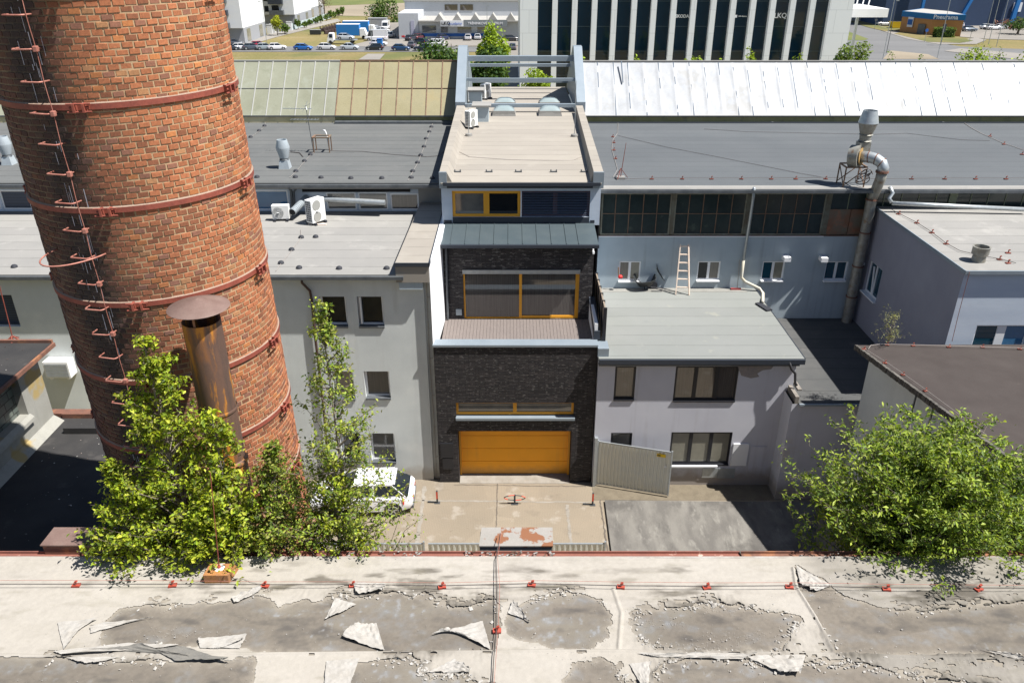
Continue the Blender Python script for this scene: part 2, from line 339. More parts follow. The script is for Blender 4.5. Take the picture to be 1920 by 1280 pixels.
m_blackpl = pmat('black_plastic', (.03, .033, .035), grain=.1, rough=.45)
m_red = pmat('red_plastic', (.6, .03, .03), grain=.03, rough=.4)
m_wire = pmat('lightning_wire', (.1, .085, .08), grain=.05, rough=.5, metal=.3)
m_wirel = pmat('pale_wire', (.4, .36, .33), grain=.05, rough=.5, metal=.3)
m_foot = pmat('black_rubber_foot', (.03, .032, .04), grain=.1, rough=.7)
m_foil = pmat('silver_foil_roof', (.385, .395, .405), (.33, .34, .355), scale=.8, rough=.5, metal=0, spec=.3, grain=.05, gscale=8, bump=.06, bscale=6,
    extra=chain(blot((.3, .3, .295), .5, .54, .6, .8, 10), blot((.34, .36, .39), 2.2, .54, .6, .6, 8)))
m_sky1 = pmat('greenish_wired_glass', (.35, .355, .26), (.42, .43, .33), scale=.5, rough=.3, grain=.08, gscale=15, extra=chain(blot((.5, .53, .45), .9, .56, .7, .5), blot((.27, .29, .2), 1.4, .6, .72, .5)))
m_sky2 = pmat('yellowed_wired_glass', (.40, .355, .205), (.45, .405, .25), scale=.5, rough=.35, grain=.1, gscale=15, extra=chain(blot((.5, .38, .17), .5, .6, .75, .5), blot((.34, .32, .2), 1.2, .58, .72, .5)))
m_bar1 = pmat('white_glazing_bar', (.66, .66, .62), grain=.08)
m_bar2 = pmat('rusty_glazing_bar', (.16, .09, .06), (.24, .16, .1), scale=4, grain=.15)
m_yplast = pmat('ochre_plaster', (.35, .30, .16), (.42, .37, .24), scale=.7, grain=.12, extra=streaks((.14, .13, .08), .7, .8, .6, .5, .7))
m_olive = pmat('olive_painted_strip', (.22, .21, .09), (.28, .26, .13), scale=.9, grain=.12, extra=chain(blot((.1, .1, .08), 1.6, .55, .7, .7), blot((.3, .12, .08), 2.4, .66, .7, .6)))
m_shedw = pmat('peeling_yellow_plaster', (.48, .47, .42), (.42, .41, .36), scale=2, grain=.1, bump=.05, extra=chain(blot((.52, .38, .14), .8, .56, .6, .9, 3), streaks((.25, .25, .24), .5, 3, .6)))
m_block = pmat('glass_block', (.11, .12, .1), (.07, .08, .07), scale=4, rough=.3, grain=.1, extra=bricks((.13, .15, .13), (.07, .085, .08), (.02, .02, .02), .3, .2, .012))
m_rustpan = pmat('rust_stained_panel', (.17, .15, .11), (.22, .11, .065), scale=1.8, grain=.15, extra=blot((.33, .14, .08), 2.5, .55, .65, .6))
m_conc = pmat('courtyard_concrete', (.46, .38, .28), (.40, .335, .25), scale=.35, lo=.35, hi=.65, grain=.1, gscale=22, rough=.95, bump=.03,
    extra=chain(ribs, blot((.60, .54, .46), 1.1, .57, .66, .6), blot((.3, .25, .19), .9, .58, .7, .6), blot((.25, .2, .15), 3.1, .66, .72, .5), voro(.22, .08)))
m_asph = pmat('old_asphalt', (.23, .215, .195), (.34, .32, .285), scale=1.3, lo=.4, hi=.6, grain=.16, stretch=(1, .35, 1), rough=.95, extra=chain(blot((.14, .13, .12), 1.1, .55, .66, .7, 10), blot((.45, .43, .38), 3.5, .58, .68, .6, 10), streaks((.13, .12, .11), .6, .4, 2.5, .55, .62)))
m_joint = pmat('pale_joint', (.58, .53, .46), (.45, .4, .33), scale=2, grain=.15)
m_jointd = pmat('dark_joint', (.24, .2, .16), grain=.15)
m_bark = pmat('grey_bark', (.22, .18, .14), (.12, .1, .08), scale=12, grain=.2)
m_leaf = pmat('leaf', (1, 1, 1), attr=True, grain=0, rough=.5, transl=.38, spec=.3)
m_leaff = pmat('far_leaf', (1, 1, 1), attr=True, grain=0, rough=.7, transl=.3, spec=.2)
# ------------------------------------------------------------------ the courtyard ground
gm = MB(); gm.quad((-900, -60, 0), (900, -60, 0), (900, 1500, 0), (-900, 1500, 0))
m_dry = pmat('dry_grass', (.40, .31, .13), (.30, .27, .09), scale=.06, lo=.35, hi=.65, grain=.2, gscale=1.5, rough=1, extra=chain(blot((.17, .2, .06), .025, .52, .62, .8), blot((.5, .41, .25), .09, .6, .7, .6)))
gm.obj('ground', m_dry, kind='structure')
MB().quad((-14, 9, .012), (17, 9, .012), (17, 30, .012), (-14, 30, .012)).obj('courtyard', m_conc, kind='structure')
jm = MB()
def strip(mb, pts, w, z):
    for a, b in zip(pts[:-1], pts[1:]):
        a = Vector(a); b = Vector(b); d = (b-a); d.z = 0; d.normalize(); s = Vector((-d.y, d.x, 0))*w/2
        pass
rnd = random.Random(3)
def rough_line(mb, a, b, w, z, n=40, jit=.03):
    P = []
    for i in range(n+1):
        t = i/n; P.append((a[0]+(b[0]-a[0])*t+rnd.uniform(-jit, jit), a[1]+(b[1]-a[1])*t+rnd.uniform(-jit, jit)))
    for i in range(n):
        p, q = Vector(P[i]), Vector(P[i+1]); d = (q-p).normalized(); s = Vector((-d.y, d.x))
        w0 = w*rnd.uniform(.6, 1.3)/2
        mb.quad((*(p-s*w0), z), (*(q-s*w0), z), (*(q+s*w0), z), (*(p+s*w0), z))
a = PZ(797, 908, 0); rough_line(jm, (a.x, 28.9), (a.x+.1, 22), .17, .018)
a = PZ(1062, 935, 0); rough_line(jm, (a.x, 27.6), (a.x, 22), .12, .018)
rough_line(jm, (-5, 27.9), (3.4, 27.75), .09, .018)
jm.obj('pale_joint', m_joint, kind='structure')
jd = MB(); a = PZ(932, 935, 0); rough_line(jd, (a.x, 29.1), (a.x, 22), .045, .022, 60, .015)
rough_line(jd, (-2.6, 29.0), (3.3, 28.9), .04, .022); a = PZ(1128, 960, 0); rough_line(jd, (a.x, 27.9), (a.x, 23), .06, .022)
rough_line(jd, (4, 28.5), (11, 28.4), .12, .022)
jd.obj('dark_joint', m_jointd, kind='structure')
p = [PZ(1134, 937, .12), PZ(1530, 941, .12), PZ(1530, 1060, .12), PZ(1150, 1060, .12)]
MB().prism([(q.x, q.y) for q in p], .0, .12).obj('asphalt_slab', m_asph, kind='structure')
MB().quad((3.6, 27.9, .024), (11.5, 27.9, .024), (11.5, 29, .024), (3.6, 29, .024)).obj('gravel_strip', pmat('dusty_gravel', (.36, .3, .21), (.28, .23, .16), scale=2.5, grain=.25, gscale=30, bump=.05), kind='structure')

# ------------------------------------------------------------------ windows
def window(parent, x0, x1, z0, z1, Y, fm, pm, n=1, fw=.07, sill=None, sm=None, dep=.07, mull=None, rows=1, splits=None):
    """frame (part) with panes (sub-parts) at plane Y, facing the camera"""
    f = MB(); f.box(x0, x1, Y, Y+dep, z0, z0+fw); f.box(x0, x1, Y, Y+dep, z1-fw, z1)
    f.box(x0, x0+fw, Y+.001, Y+dep, z0+fw, z1-fw); f.box(x1-fw, x1, Y+.001, Y+dep, z0+fw, z1-fw)
    cuts = splits or [i/n for i in range(1, n)]
    xs = [x0]+[x0+(x1-x0)*c for c in cuts]+[x1]; mw = mull or fw
    for c in xs[1:-1]: f.box(c-mw/2, c+mw/2, Y+.001, Y+dep, z0+fw, z1-fw)
    o = f.obj('window', fm, parent)
    pms = pm if isinstance(pm, (list, tuple)) else [pm]*(len(xs)-1)
    for i in range(len(xs)-1):
        MB().box(xs[i]+.02, xs[i+1]-.02, Y+dep*.55, Y+dep*.8, z0+.02, z1-.02).obj('pane', pms[i], o)
    if sill:
        s = MB(); s.box(x0-.0, x1+.0, sill[0], Y-.001, z0-sill[1], z0+.012); s.obj('sill', sm or m_whitef, o)
    return o

# ------------------------------------------------------------------ modern brick house in the middle
XL, XR, YF = -3.27, 3.55, 29.2
mh = thing('row_house', 'narrow modern house of dark long bricks with orange garage door and orange window frames', 'house', (0, 32, 0))
ZC = ZZ(650, YF)            # top of the lower brickwork
gx0, gx1 = XX(858, 808, YF), XX(1072, 808, YF); gz1 = ZZ(808, YF)
wx0, wx1 = XX(855, 768, YF), XX(1076, 768, YF); wz0, wz1 = ZZ(783, YF), ZZ(755, YF)
fw_ = MB(); fw_.wall(XL, XR, 0, ZC, YF, [(gx0, gx1, 0, gz1), (wx0, wx1, wz0, wz1)], .3)
fw_.box(gx0, gx1, YF+.31, YF+.9, gz1+.001, gz1+.3)
fw_.quad((gx0, YF+.3, 0), (gx0, YF+.8, 0), (gx0, YF+.8, gz1), (gx0, YF+.3, gz1)); fw_.quad((gx1, YF+.3, 0), (gx1, YF+.3, gz1), (gx1, YF+.8, gz1), (gx1, YF+.8, 0))
YB = 32.3; ZE = ZZ(459, 31.9); ZD = 6.72
sx0, sx1 = XX(868, 512, YB), XX(1087, 512, YB); sz1 = ZZ(512, YB)
fw_.wall(-3.0, XR, ZD, ZE, YB, [(sx0, sx1, ZD+.02, sz1)], .2)
fw_.quad((XR, YF, 0), (XR, YB, 0), (XR, YB, ZD), (XR, YF, ZD)); fw_.quad((XL, YF, 0), (XL, YF, ZD), (XL, YB, ZD), (XL, YB, 0))
fw_.quad((XL, YF, ZC), (XR, YF, ZC), (XR, YF+.48, ZC), (XL, YF+.48, ZC)); fw_.quad((XL, YF+.48, ZD-.2), (XL, YF+.48, ZC), (XR, YF+.48, ZC), (XR, YF+.48, ZD-.2))
fw_.quad((3.6, YB, ZD), (3.6, 34.1, ZD), (3.6, 34.1, ZE), (3.6, YB, ZE))
fw_.obj('brick_wall', m_darkbrick, mh)
cp = MB(); cp.box(XL-.03, XR+.03, YF-.06, YF+.5, ZC+.002, ZC+.11); cp.obj('coping', m_zincl, mh, bevel=.01)
gd = MB(); n = 4; zt = gz1+.12; zb = .12
for i in range(n):
    a = zb+(zt-zb)*i/n; b = zb+(zt-zb)*(i+1)/n; gd.box(gx0+.03, gx1-.03, YF+.52, YF+.58, a+.008, b-.008)
gdo = gd.obj('garage_door', m_orange, mh, bevel=.006)
MB().box(gx0+.02, gx1-.02, YF+.59, YF+.62, .05, zt).obj('door_seal', m_gap, gdo)
for xa_ in (gx0+.015, gx1-.1): MB().box(xa_, xa_+.085, YF+.45, YF+.515, .1, zt).obj('door_track', m_orangef, mh)
MB().hexa([(gx0+.02, YF-.1, .013), (gx1-.02, YF-.1, .013), (gx1-.02, YF+.6, .013), (gx0+.02, YF+.6, .013), (gx0+.02, YF-.1, .03), (gx1-.02, YF-.1, .03), (gx1-.02, YF+.6, .12), (gx0+.02, YF+.6, .12)]).obj('ramp', m_joint, mh)
window(mh, wx0, wx1, wz0+.12, wz1+.02, YF+.12, m_orangef, m_curtg, 2, .1, mull=.16)
MB().box(wx0-.02, wx1+.05, YF-.12, YF+.2, wz0-.08, wz0+.05).obj('window_ledge', m_zincl, mh, bevel=.008)
mb = MB(); mb.box(XX(826, 840, YF), XX(850, 840, YF), YF-.05, YF-.002, ZZ(857, YF), ZZ(830, YF)); mb.box(XX(830, 868, YF), XX(850, 868, YF), YF-.045, YF-.002, ZZ(878, YF), ZZ(858.5, YF)); mb.obj('meter_cabinet', m_blackf, mh)
dk = MB(); x = -3.0; i = 0
while x < XR-.05:
    dk.box(x, min(x+.137, XR), YF+.5, YB, ZD-.03, ZD+rnd.uniform(-.002, .002)); x += .146
dk.obj('terrace_decking', m_deck, mh)
MB().box(-3.0, XR, YF+.49, YB, ZD-.3, ZD-.031).obj('deck_base', m_gap, mh)
# big sliding doors
m_slat = pmat('grey_blind_behind_glass', (.085, .082, .078), (.05, .048, .046), scale=1, stretch=(22, 22, .6), grain=.1, rough=.03, spec=.5, ior=1.9)
sd = MB(); fw = .1; ym = YB+.06
sd.box(sx0, sx0+fw*.7, ym, ym+.1, ZD+.02, sz1); sd.box(sx1-.16, sx1, ym, ym+.1, ZD+.02, sz1); xm = XX(976, 550, YB)
sd.box(xm-.06, xm+.06, ym-.02, ym+.08, ZD+.02, sz1); sd.box(xm+.06, sx1-.16, ym+.001, ym+.09, ZD+.02, ZD+.14); sd.box(sx0+.07, xm-.06, ym+.001, ym+.09, ZD+.02, ZD+.06)
sdo = sd.obj('sliding_door', m_orangef, mh)
MB().box(sx0+.05, xm-.03, ym+.05, ym+.06, ZD+.04, sz1-.01).obj('pane', m_slat, sdo); MB().box(xm+.03, sx1-.1, ym+.05, ym+.06, ZD+.04, sz1-.01).obj('pane', m_slat, sdo)
ab = MB(); ab.box(sx0-.02, sx1+.02, YB-.06, YB+.16, sz1-.02, sz1+.16); abo = ab.obj('blind_box', m_galv, mh)
MB().box(XX(855, 585, YB), XX(866, 585, YB), YB-.05, YB-.001, ZZ(590, YB), ZZ(579, YB)).obj('wall_lamp', m_zincl, mh)
c = PY(1112, 470, YB); MB().cyl(c+Vector((0, -.3, 0)), c+Vector((0, -.08, -.02)), .05).box(c.x-.03, c.x+.03, YB-.1, YB-.001, c.z-.03, c.z+.08).obj('camera_dome', m_whitef, mh)
# left white side wall of the terrace
Z7 = 10.62
MB().prism([(-3.27, YF), (-3.0, YB), (-3.0, 35.8), (-3.27, 35.8)], ZD-.4, Z7).obj('side_wall', m_white, mh)
MB().tube([PY(836, 464, 32.15), PY(836, 466, 32.15)+Vector((0, 0, -.3)), Vector((-2.88, 32.2, ZD+.05))], .05).obj('downpipe', m_gutter, mh)
# lower zinc roof
ZT = ZZ(418, 34.1)
zr = MB(); x0, x1 = -3.06, 3.68
zr.hexa([(x0, 31.85, ZE-.02), (x1, 31.85, ZE-.02), (x1, 34.1, ZT-.04), (x0, 34.1, ZT-.04), (x0, 31.85, ZE+.04), (x1, 31.85, ZE+.04), (x1, 34.1, ZT), (x0, 34.1, ZT)])
zo = zr.obj('zinc_roof', m_zinc, mh)
zs = MB()
for u in (845, 872, 899, 926, 953, 980, 1007, 1034, 1062, 1085):
    xx = XX(u, 450, 32.1); zs.hexa([(xx-.012, 31.84, ZE+.035), (xx+.012, 31.84, ZE+.035), (xx+.012, 34.1, ZT-.005), (xx-.012, 34.1, ZT-.005), (xx-.012, 31.84, ZE+.07), (xx+.012, 31.84, ZE+.07), (xx+.012, 34.1, ZT+.03), (xx-.012, 34.1, ZT+.03)])
zs.obj('standing_seam', m_zinc, zo)
MB().box(x0-.02, x1+.02, 31.74, 31.845, ZE-.1, ZE+.03).obj('gutter', m_dark, mh)
# upper storey
YU = 34.1; ZR = 12.55
ux0, ux1 = XX(848, 385, YU), XX(1106, 385, YU); uz0, uz1 = ZZ(407, YU), ZZ(358, YU); xm = XX(976, 385, YU)
us = MB(); us.wall(-3.12, 3.92, ZT-.1, ZR-.25, YU, [(ux0, ux1, uz0, uz1)], .14)
us.quad((-3.12, YU, 6), (-3.12, YU, ZR), (-3.12, 60, ZR), (-3.12, 60, 6)); us.quad((3.92, YU, 0), (3.92, 60, 0), (3.92, 60, ZR), (3.92, YU, ZR)); us.quad((-3.12, 60, 0), (-3.12, 60, ZR), (3.92, 60, ZR), (3.92, 60, 0))
us.obj('upper_wall', m_walll, mh)
window(mh, ux0, xm, uz0, uz1, YU+.06, m_orangef, [m_curtg, m_glass], 2, .13, mull=.26)
wb = MB()
bl = window(mh, xm, ux1, uz0, uz1, YU+.1, pmat('brown_frame_behind_blind', (.12, .06, .05), grain=.1), [m_glass, m_glass], 2, .12, mull=.2)
k = 0; z = uz0+.03
while z < uz1-.02:
    wb.hexa([(xm+.06, YU+.035, z), (ux1-.02, YU+.035, z), (ux1-.02, YU+.075, z+.022), (xm+.06, YU+.075, z+.022), (xm+.06, YU+.035, z+.004), (ux1-.02, YU+.035, z+.004), (ux1-.02, YU+.075, z+.026), (xm+.06, YU+.075, z+.026)]); z += .075
wb.obj('blind', pmat('blue_slat', (.15, .18, .25), grain=.05, rough=.35, metal=.3), mh)
MB().box(xm+.0, xm+.05, YU-.01, YU+.1, uz0-.15, uz1).obj('blind_rail', m_whitef, mh)
MB().box(ux0, ux1, YU-.03, YU+.05, ZT, uz0-.002).box(-3.05, ux0-.05, YU-.03, YU-.001, ZT, ZT+.13).box(ux1+.05, 3.7, YU-.03, YU-.001, ZT, ZT+.13).obj('sill_flashing', m_dark, mh)
MB().box(-3.1, 3.9, 33.82, 34.1, ZR-.25, ZR-.05).obj('fascia', m_dark, mh)
MB().box(-3.1, 3.9, 33.74, 60.2, ZR-.05, ZR).obj('flat_roof', m_feltc, mh)
MB().box(-3.0, 3.85, 33.7, 33.74, ZR-.12, ZR+.03).obj('roof_edge', m_dark, mh)
MB().hexa([(-3.15, 33.9, ZR), (-2.62, 33.9, ZR), (-2.62, 50, ZR), (-3.4, 50, ZR), (-3.15, 33.9, ZR+.45), (-2.85, 33.9, ZR+.45), (-2.95, 50, ZR+.45), (-3.4, 50, ZR+.45)]).hexa([(3.42, 33.9, ZR), (3.97, 33.9, ZR), (4.35, 50, ZR), (3.9, 50, ZR), (3.55, 33.9, ZR+.45), (3.97, 33.9, ZR+.45), (4.35, 50, ZR+.45), (3.95, 50, ZR+.45)]).obj('parapet', m_feltc, mh)
for xa_, xb_ in ((-3.17, -2.84), (3.53, 3.99)): MB().box(xa_, xb_, 33.8, 33.9, ZR-.25, ZR+.46).obj('parapet_end', m_zincl, mh)
# zinc-clad gables that follow the saw-tooth rooflights
for (xa, xb) in ((-3.5, -2.9), (4.0, 4.55)):
    g = MB(); g.prof([(50.2, ZR+.0), (50.2, ZR+.62), (54.4, 15.95), (55.2, 15.95), (60, ZR+.6), (60, ZR)], xa, xb); g.obj('gable_cladding', m_zincl, mh)
ba = MB()
for (y, z, r) in ((50.3, 12.95, .13), (52.3, 14.2, .11), (54.6, 15.2, .2), (57.2, 14.45, .12), (59.2, 13.1, .12)):
    ba.box(-2.9, 4.0, y-r, y+r, z-r*.8, z+r*.8)
ba.obj('roof_beam', m_zincl, mh)
for (u, v) in ((945, 210), (1031, 210), (947, 194), (1030, 194)):
    c = PZ(u, v, ZR+.15); sk = MB(); a, b = .72, .62
    sk.hexa([(c.x-a, c.y-b, ZR), (c.x+a, c.y-b, ZR), (c.x+a, c.y+b, ZR), (c.x-a, c.y+b, ZR), (c.x-a*.9, c.y-b*.88, ZR+.3), (c.x+a*.9, c.y-b*.88, ZR+.3), (c.x+a*.9, c.y+b*.88, ZR+.3), (c.x-a*.9, c.y+b*.88, ZR+.3)])
    so_ = sk.obj('skylight', m_feltl, mh); dm = MB(); N = 8; vs = []; fs = []
    for i in range(N+1):
        for j in range(N+1):
            x, y = i/N*2-1, j/N*2-1; vs.append((c.x+x*a*.85, c.y+y*b*.82, ZR+.301+.22*(1-x**4)*(1-y**4)))
    for i in range(N):
        for j in range(N): q = i*(N+1)+j; fs.append((q, q+N+1, q+N+2, q+1))
    dm.add(vs, fs); dm.obj('dome', pmat('skylight_dome', (.42, .52, .53), (.5, .58, .58), rough=.1, spec=.8, grain=.03), so_, smooth=True)
for (u0, u1, v0, v1) in ((880, 903, 176, 198), (893, 916, 207, 229)):
    b0 = PZ(u0, v1, ZR); b1 = PZ(u1, v1, ZR); hh = .85
    vb = MB(); vb.box(b0.x, b1.x, b0.y, b0.y+1.2, ZR, ZR+hh); vo = vb.obj('vent_shaft', m_wallb, mh); MB().box(b0.x-.25, b1.x+.15, b0.y-.1, b0.y+1.3, ZR+hh+.001, ZR+hh+.1).obj('shaft_cover', m_feltl, vo)
rb = MB()
for u in (858, 917, 972, 1038, 1095):
    c = PZ(u, 323, ZR); rb.box(c.x-.16, c.x+.16, c.y-.05, c.y+.05, ZR, ZR+.05).box(c.x-.15, c.x-.1, c.y-.04, c.y+.04, ZR+.05, ZR+.12).box(c.x+.1, c.x+.15, c.y-.04, c.y+.04, ZR+.05, ZR+.12)
rb.obj('snow_guard', m_gutter, mh)
def cable(pts, r, name='cable', mat=None, parent=None, **k):
    return MB().tube(pts, r, 5).obj(name, mat or m_wire, parent, **k)
P = [PZ(u, v, ZR+.02) for u, v in ((845, 270), (862, 285), (880, 294), (950, 299), (1030, 301), (1075, 300), (1092, 293))]
cable(P, .012, 'roof_cable', m_wirel, mh)
# railing wall and screen on the terrace's right side
MB().box(3.45, 3.58, YF+.5, YB, ZD, ZD+1.0).obj('side_wall', m_white, mh)
MB().hexa([(3.42, YF+.45, ZC+.1), (3.68, YF+.45, ZC+.1), (3.68, YB, ZD+1.0), (3.42, YB, ZD+1.0), (3.42, YF+.45, ZC+.5), (3.68, YF+.45, ZC+.5), (3.68, YB, ZD+1.1), (3.42, YB, ZD+1.1)]).obj('side_coping', m_dark, mh)
sc = MB(); y = 29.7
while y < 33.5: sc.box(3.82, 3.88, y, y+.72, 6.85, 8.42); y += .78
sc.obj('terrace_screen', pmat('taupe_board', (.27, .22, .17), (.22, .18, .14), scale=3, grain=.1), mh)
sc = MB(); y = 29.68
while y < 34: sc.box(3.78, 3.92, y-.03, y+.03, 6.6, 8.45); y += .78
sc.obj('screen_post', m_blackf, mh)
MB().box(3.55, 4.0, 28.95, 29.7, 6.5, 6.93).obj('corner_flashing', m_zincl, mh)

# ------------------------------------------------------------------ left grey building with flat roof
YA = 29.4; AXR = -3.56; ZA = 10.1
an = thing('office_building', 'light grey plastered building with three storeys of white framed windows behind the chimney', 'building', (-14, 33, 0))
H_ = []
def hole(u0, u1, v0, v1, Y, um=None): vm = (v0+v1)/2; return (XX(u0, vm, Y), XX(u1, vm, Y), ZZ(v1, Y), ZZ(v0, Y))
W3 = [hole(601, 650, 556, 612, YA), hole(671, 719, 556, 612, YA), hole(625, 664, 696, 748, YA), hole(684, 731, 696, 746, YA), hole(640, 676, 812, 864, YA), hole(695, 741, 812, 866, YA)]
WB_ = hole(-60, 30, 553, 612, YA)
mb = MB(); mb.wall(-40, AXR, 0, ZA-.05, YA, W3+[WB_], .3)
mb.quad((AXR, YA, 0), (AXR, 38, 0), (AXR, 38, ZA-.05), (AXR, YA, ZA-.05)); mb.quad((-40, 60, 0), (-40, YA, 0), (-40, YA, ZA), (-40, 60, ZA))
mb.obj('wall', m_wall, an)
MB().box(AXR, XL, YA+.15, YA+3, 0, Z7-.4).obj('wall_return', m_wall, an)
for i, h in enumerate(W3):
    window(an, *h, YA+.2, m_whitef, [m_glass, m_glass, m_curtain, m_curtain, m_glass, m_curtg][i], 1, .085)
    MB().box(h[0]-.0, h[1]+.0, YA-.06, YA+.199, h[2]-.06, h[2]+.012).obj('sill', m_gutter, an)
window(an, *WB_, YA+.18, m_gutter, m_blinds, 1, .05)
# open casement in the second top window
h = W3[1]; MB().box(h[0]+.1, h[0]+.15, YA-.0, YA+.2, h[2]+.12, h[3]-.05).obj('open_casement', m_whitef, an)
MB().box(-40, -4.6, YA-.28, 37.6, ZA-.05, ZA+.03).obj('flat_roof', m_feltl, an)
MB().box(-40, -4.3, YA-.40, YA-.28, ZA-.16, ZA-.02).obj('gutter', m_gutter, an)
bx = MB(); bx.hexa([(-4.6, YA-.3, ZA-.3), (XL-.02, YA-.3, ZA-.3), (XL-.02, 37.4, ZA-.3), (-4.45, 37.4, ZA-.3), (-4.6, YA-.3, Z7), (XL-.02, YA-.3, Z7), (XL-.02, 37.4, Z7), (-4.45, 37.4, Z7)])
bx.obj('raised_roof_block', m_feltc, an)
MB().box(-4.63, XL, YA-.35, YA-.301, Z7-.14, Z7+.02).box(XL-.015, XL+.03, YA-.35, 37, Z7-.14, Z7+.02).obj('block_edge', m_dark, an)
MB().box(-4.5, AXR+.0, YA-.26, YA-.001, ZA-.62, ZA-.301).obj('block_fascia', m_wallb, an)
MB().tube([PY(566, 520, YA-.2), PY(566, 530, YA-.2), PY(581, 545, YA-.1), PY(585, 565, YA-.1), PY(592, 640, YA-.1), PY(602, 720, YA-.1), PY(608, 780, YA-.1), PY(616, 880, YA-.1)], .055).obj('downpipe', m_brownpipe, an, smooth=True)
cb = MB(); x = AXR+.12; cb.tube([(x, YA+.1, .2), (x+.02, YA+.1, 3), (x-.03, YA+.1, 6), (x, YA+.1, Z7-.4)], .012, 5)
for z in (1.2, 2.8, 4.4, 6.2, 7.6, 9): cb.tube([(x, YA+.1, z), (x+.08, YA+.06, z+.02), (x+.1, YA+.12, z+.02)], .012, 5)
cb.obj('lightning_conductor', m_wirel, an)
for (c0, c1) in (((97, 667), (143, 697)),):
    p = PY(100, 697, YA); q = PY(146, 697, YA); w_ = MB().box(p.x, q.x, YA-.55, YA-.02, p.z, p.z+.75)
    t = thing('wall_condenser', 'white boxed condenser with louvres fixed on the grey wall left of the chimney', 'air conditioner', ((p.x+q.x)/2, YA-.3, p.z))
    w_.obj('casing', m_ac, t, bevel=.015); g = MB()
    for i in range(9): g.box(p.x+.06, q.x-.06, YA-.565, YA-.551, p.z+.06+i*.07, p.z+.09+i*.07)
    g.obj('louvre', m_galv, t); MB().box(p.x+.12, p.x+.2, YA-.5, YA-.02, p.z-.1, p.z-.001).box(q.x-.2, q.x-.12, YA-.5, YA-.02, p.z-.1, p.z-.001).obj('bracket', m_whitef, t)

# ------------------------------------------------------------------ factory hall left: strip windows, felt roof, glazed saw tooth
YW = 37.5; ZH = 11.72
hl = thing('factory_hall', 'long factory hall on the left with dark felt roof and sloping wired glass rooflight', 'building', (-20, 45, 0))
SW = [hole(-80, -2, 357, 393, YW), hole(2, 56, 357, 393, YW), hole(455, 541, 357, 394, YW), hole(612, 668, 361, 394, YW), hole(672, 727, 361, 394, YW), hole(732, 785, 363, 394, YW)]
mb = MB(); mb.wall(-46, -3.3, ZA, ZH-.3, YW, SW, .12)
for x in (-46, -3.2): mb.quad((x, YW, 0), (x, 62, 0), (x, 62, ZH-.1), (x, YW, ZH-.1))
mb.quad((-46, 62, 0), (-46, 62, ZH), (-3.2, 62, ZH), (-3.2, 62, 0)); mb.obj('wall', m_walll, hl)
for i, h in enumerate(SW): window(hl, *h, YW+.04, m_whitef, [m_blinds, m_blinds, m_glassb, m_curtg, m_curtg, m_curtain][i], 1, .07)
MB().box(XX(565, 355, 37.3), XX(768, 355, 37.3), YW-.1, YW+.0, ZZ(359, YW), ZZ(350.5, YW)).obj('lintel_recess', m_gap, hl)
MB().box(XX(786, 380, YW), -3.35, YW-.12, YW-.002, ZA+.1, ZH-.35).obj('pale_panel', m_feltl, hl)
MB().box(-46, -3.25, 36.85, 51.4, ZH-.08, ZH).obj('felt_roof', m_feltg, hl)
MB().box(-46, -3.3, 36.72, 36.849, ZH-.2, ZH-.07).obj('gutter', m_gutter, hl)
MB().box(-46, -3.3, 36.86, 37.1, ZH-.3, ZH-.081).obj('fascia', m_feltl, hl)
MB().tube([PY(541, 350, 36.8), PY(546, 358, 37.3), PY(548, 396, 37.35)], .07).tube([PY(556, 352, 37), PY(551, 360, 37.3), PY(552, 396, 37.35)], .05).obj('downpipe', m_gutter, hl)
# rooflight: real framing, panels and shed wall
YS, YT, ZS, ZTT = 51.2, 54.4, 12.15, 15.05
def sawtooth(parent, x0, x1, mp_, mbar, wallm, pitch, rail=True):
    MB().box(x0, x1, YS+.06, YS+.45, ZH, ZS-.02).obj('rooflight_base', wallm, parent)
    MB().add([(x0, YS, ZS), (x1, YS, ZS), (x1, YT, ZTT), (x0, YT, ZTT), (x0, YS+.1, ZS-.06), (x1, YS+.1, ZS-.06), (x1, YT, ZTT-.08), (x0, YT, ZTT-.08)], [(0, 1, 2, 3), (4, 7, 6, 5), (0, 4, 5, 1)]).obj('rooflight', mp_, parent)
    MB().add([(x0, YT, ZTT-.05), (x1, YT, ZTT-.05), (x1, 61.5, ZH), (x0, 61.5, ZH)], [(0, 1, 2, 3)]).obj('back_slope', m_feltg, parent)
    b = MB(); x = x0+.03
    if mbar:
        while x <= x1+.001:
            b.beam((x, YS-.02, ZS+.01), (x, YT, ZTT+.03), .055, .05); x += pitch
        b.box(x0, x1, YT-.06, YT+.1, ZTT-.02, ZTT+.07)
        if rail: b.beam((x0, (YS+YT)/2-.05, (ZS+ZTT)/2), (x1, (YS+YT)/2-.05, (ZS+ZTT)/2), .04, .03)
        b.obj('glazing_bar', mbar, parent)
    MB().box(x0, x1, YS-.06, YS-.021, ZS-.05, ZS+.03).obj('rooflight_gutter', m_gutter, parent)
xs_ = XX(632, 160, 52.8)
sawtooth(hl, -46, xs_, m_sky1, m_bar1, m_yplast, .92)
sawtooth(hl, xs_+.02, -3.5, m_sky2, m_bar2, m_olive, .955)
MB().box(XX(628, 228, 51), -3.6, 50.8, 51.25, ZH+.002, ZH+.14).obj('shelf_flashing', m_gutter, hl)

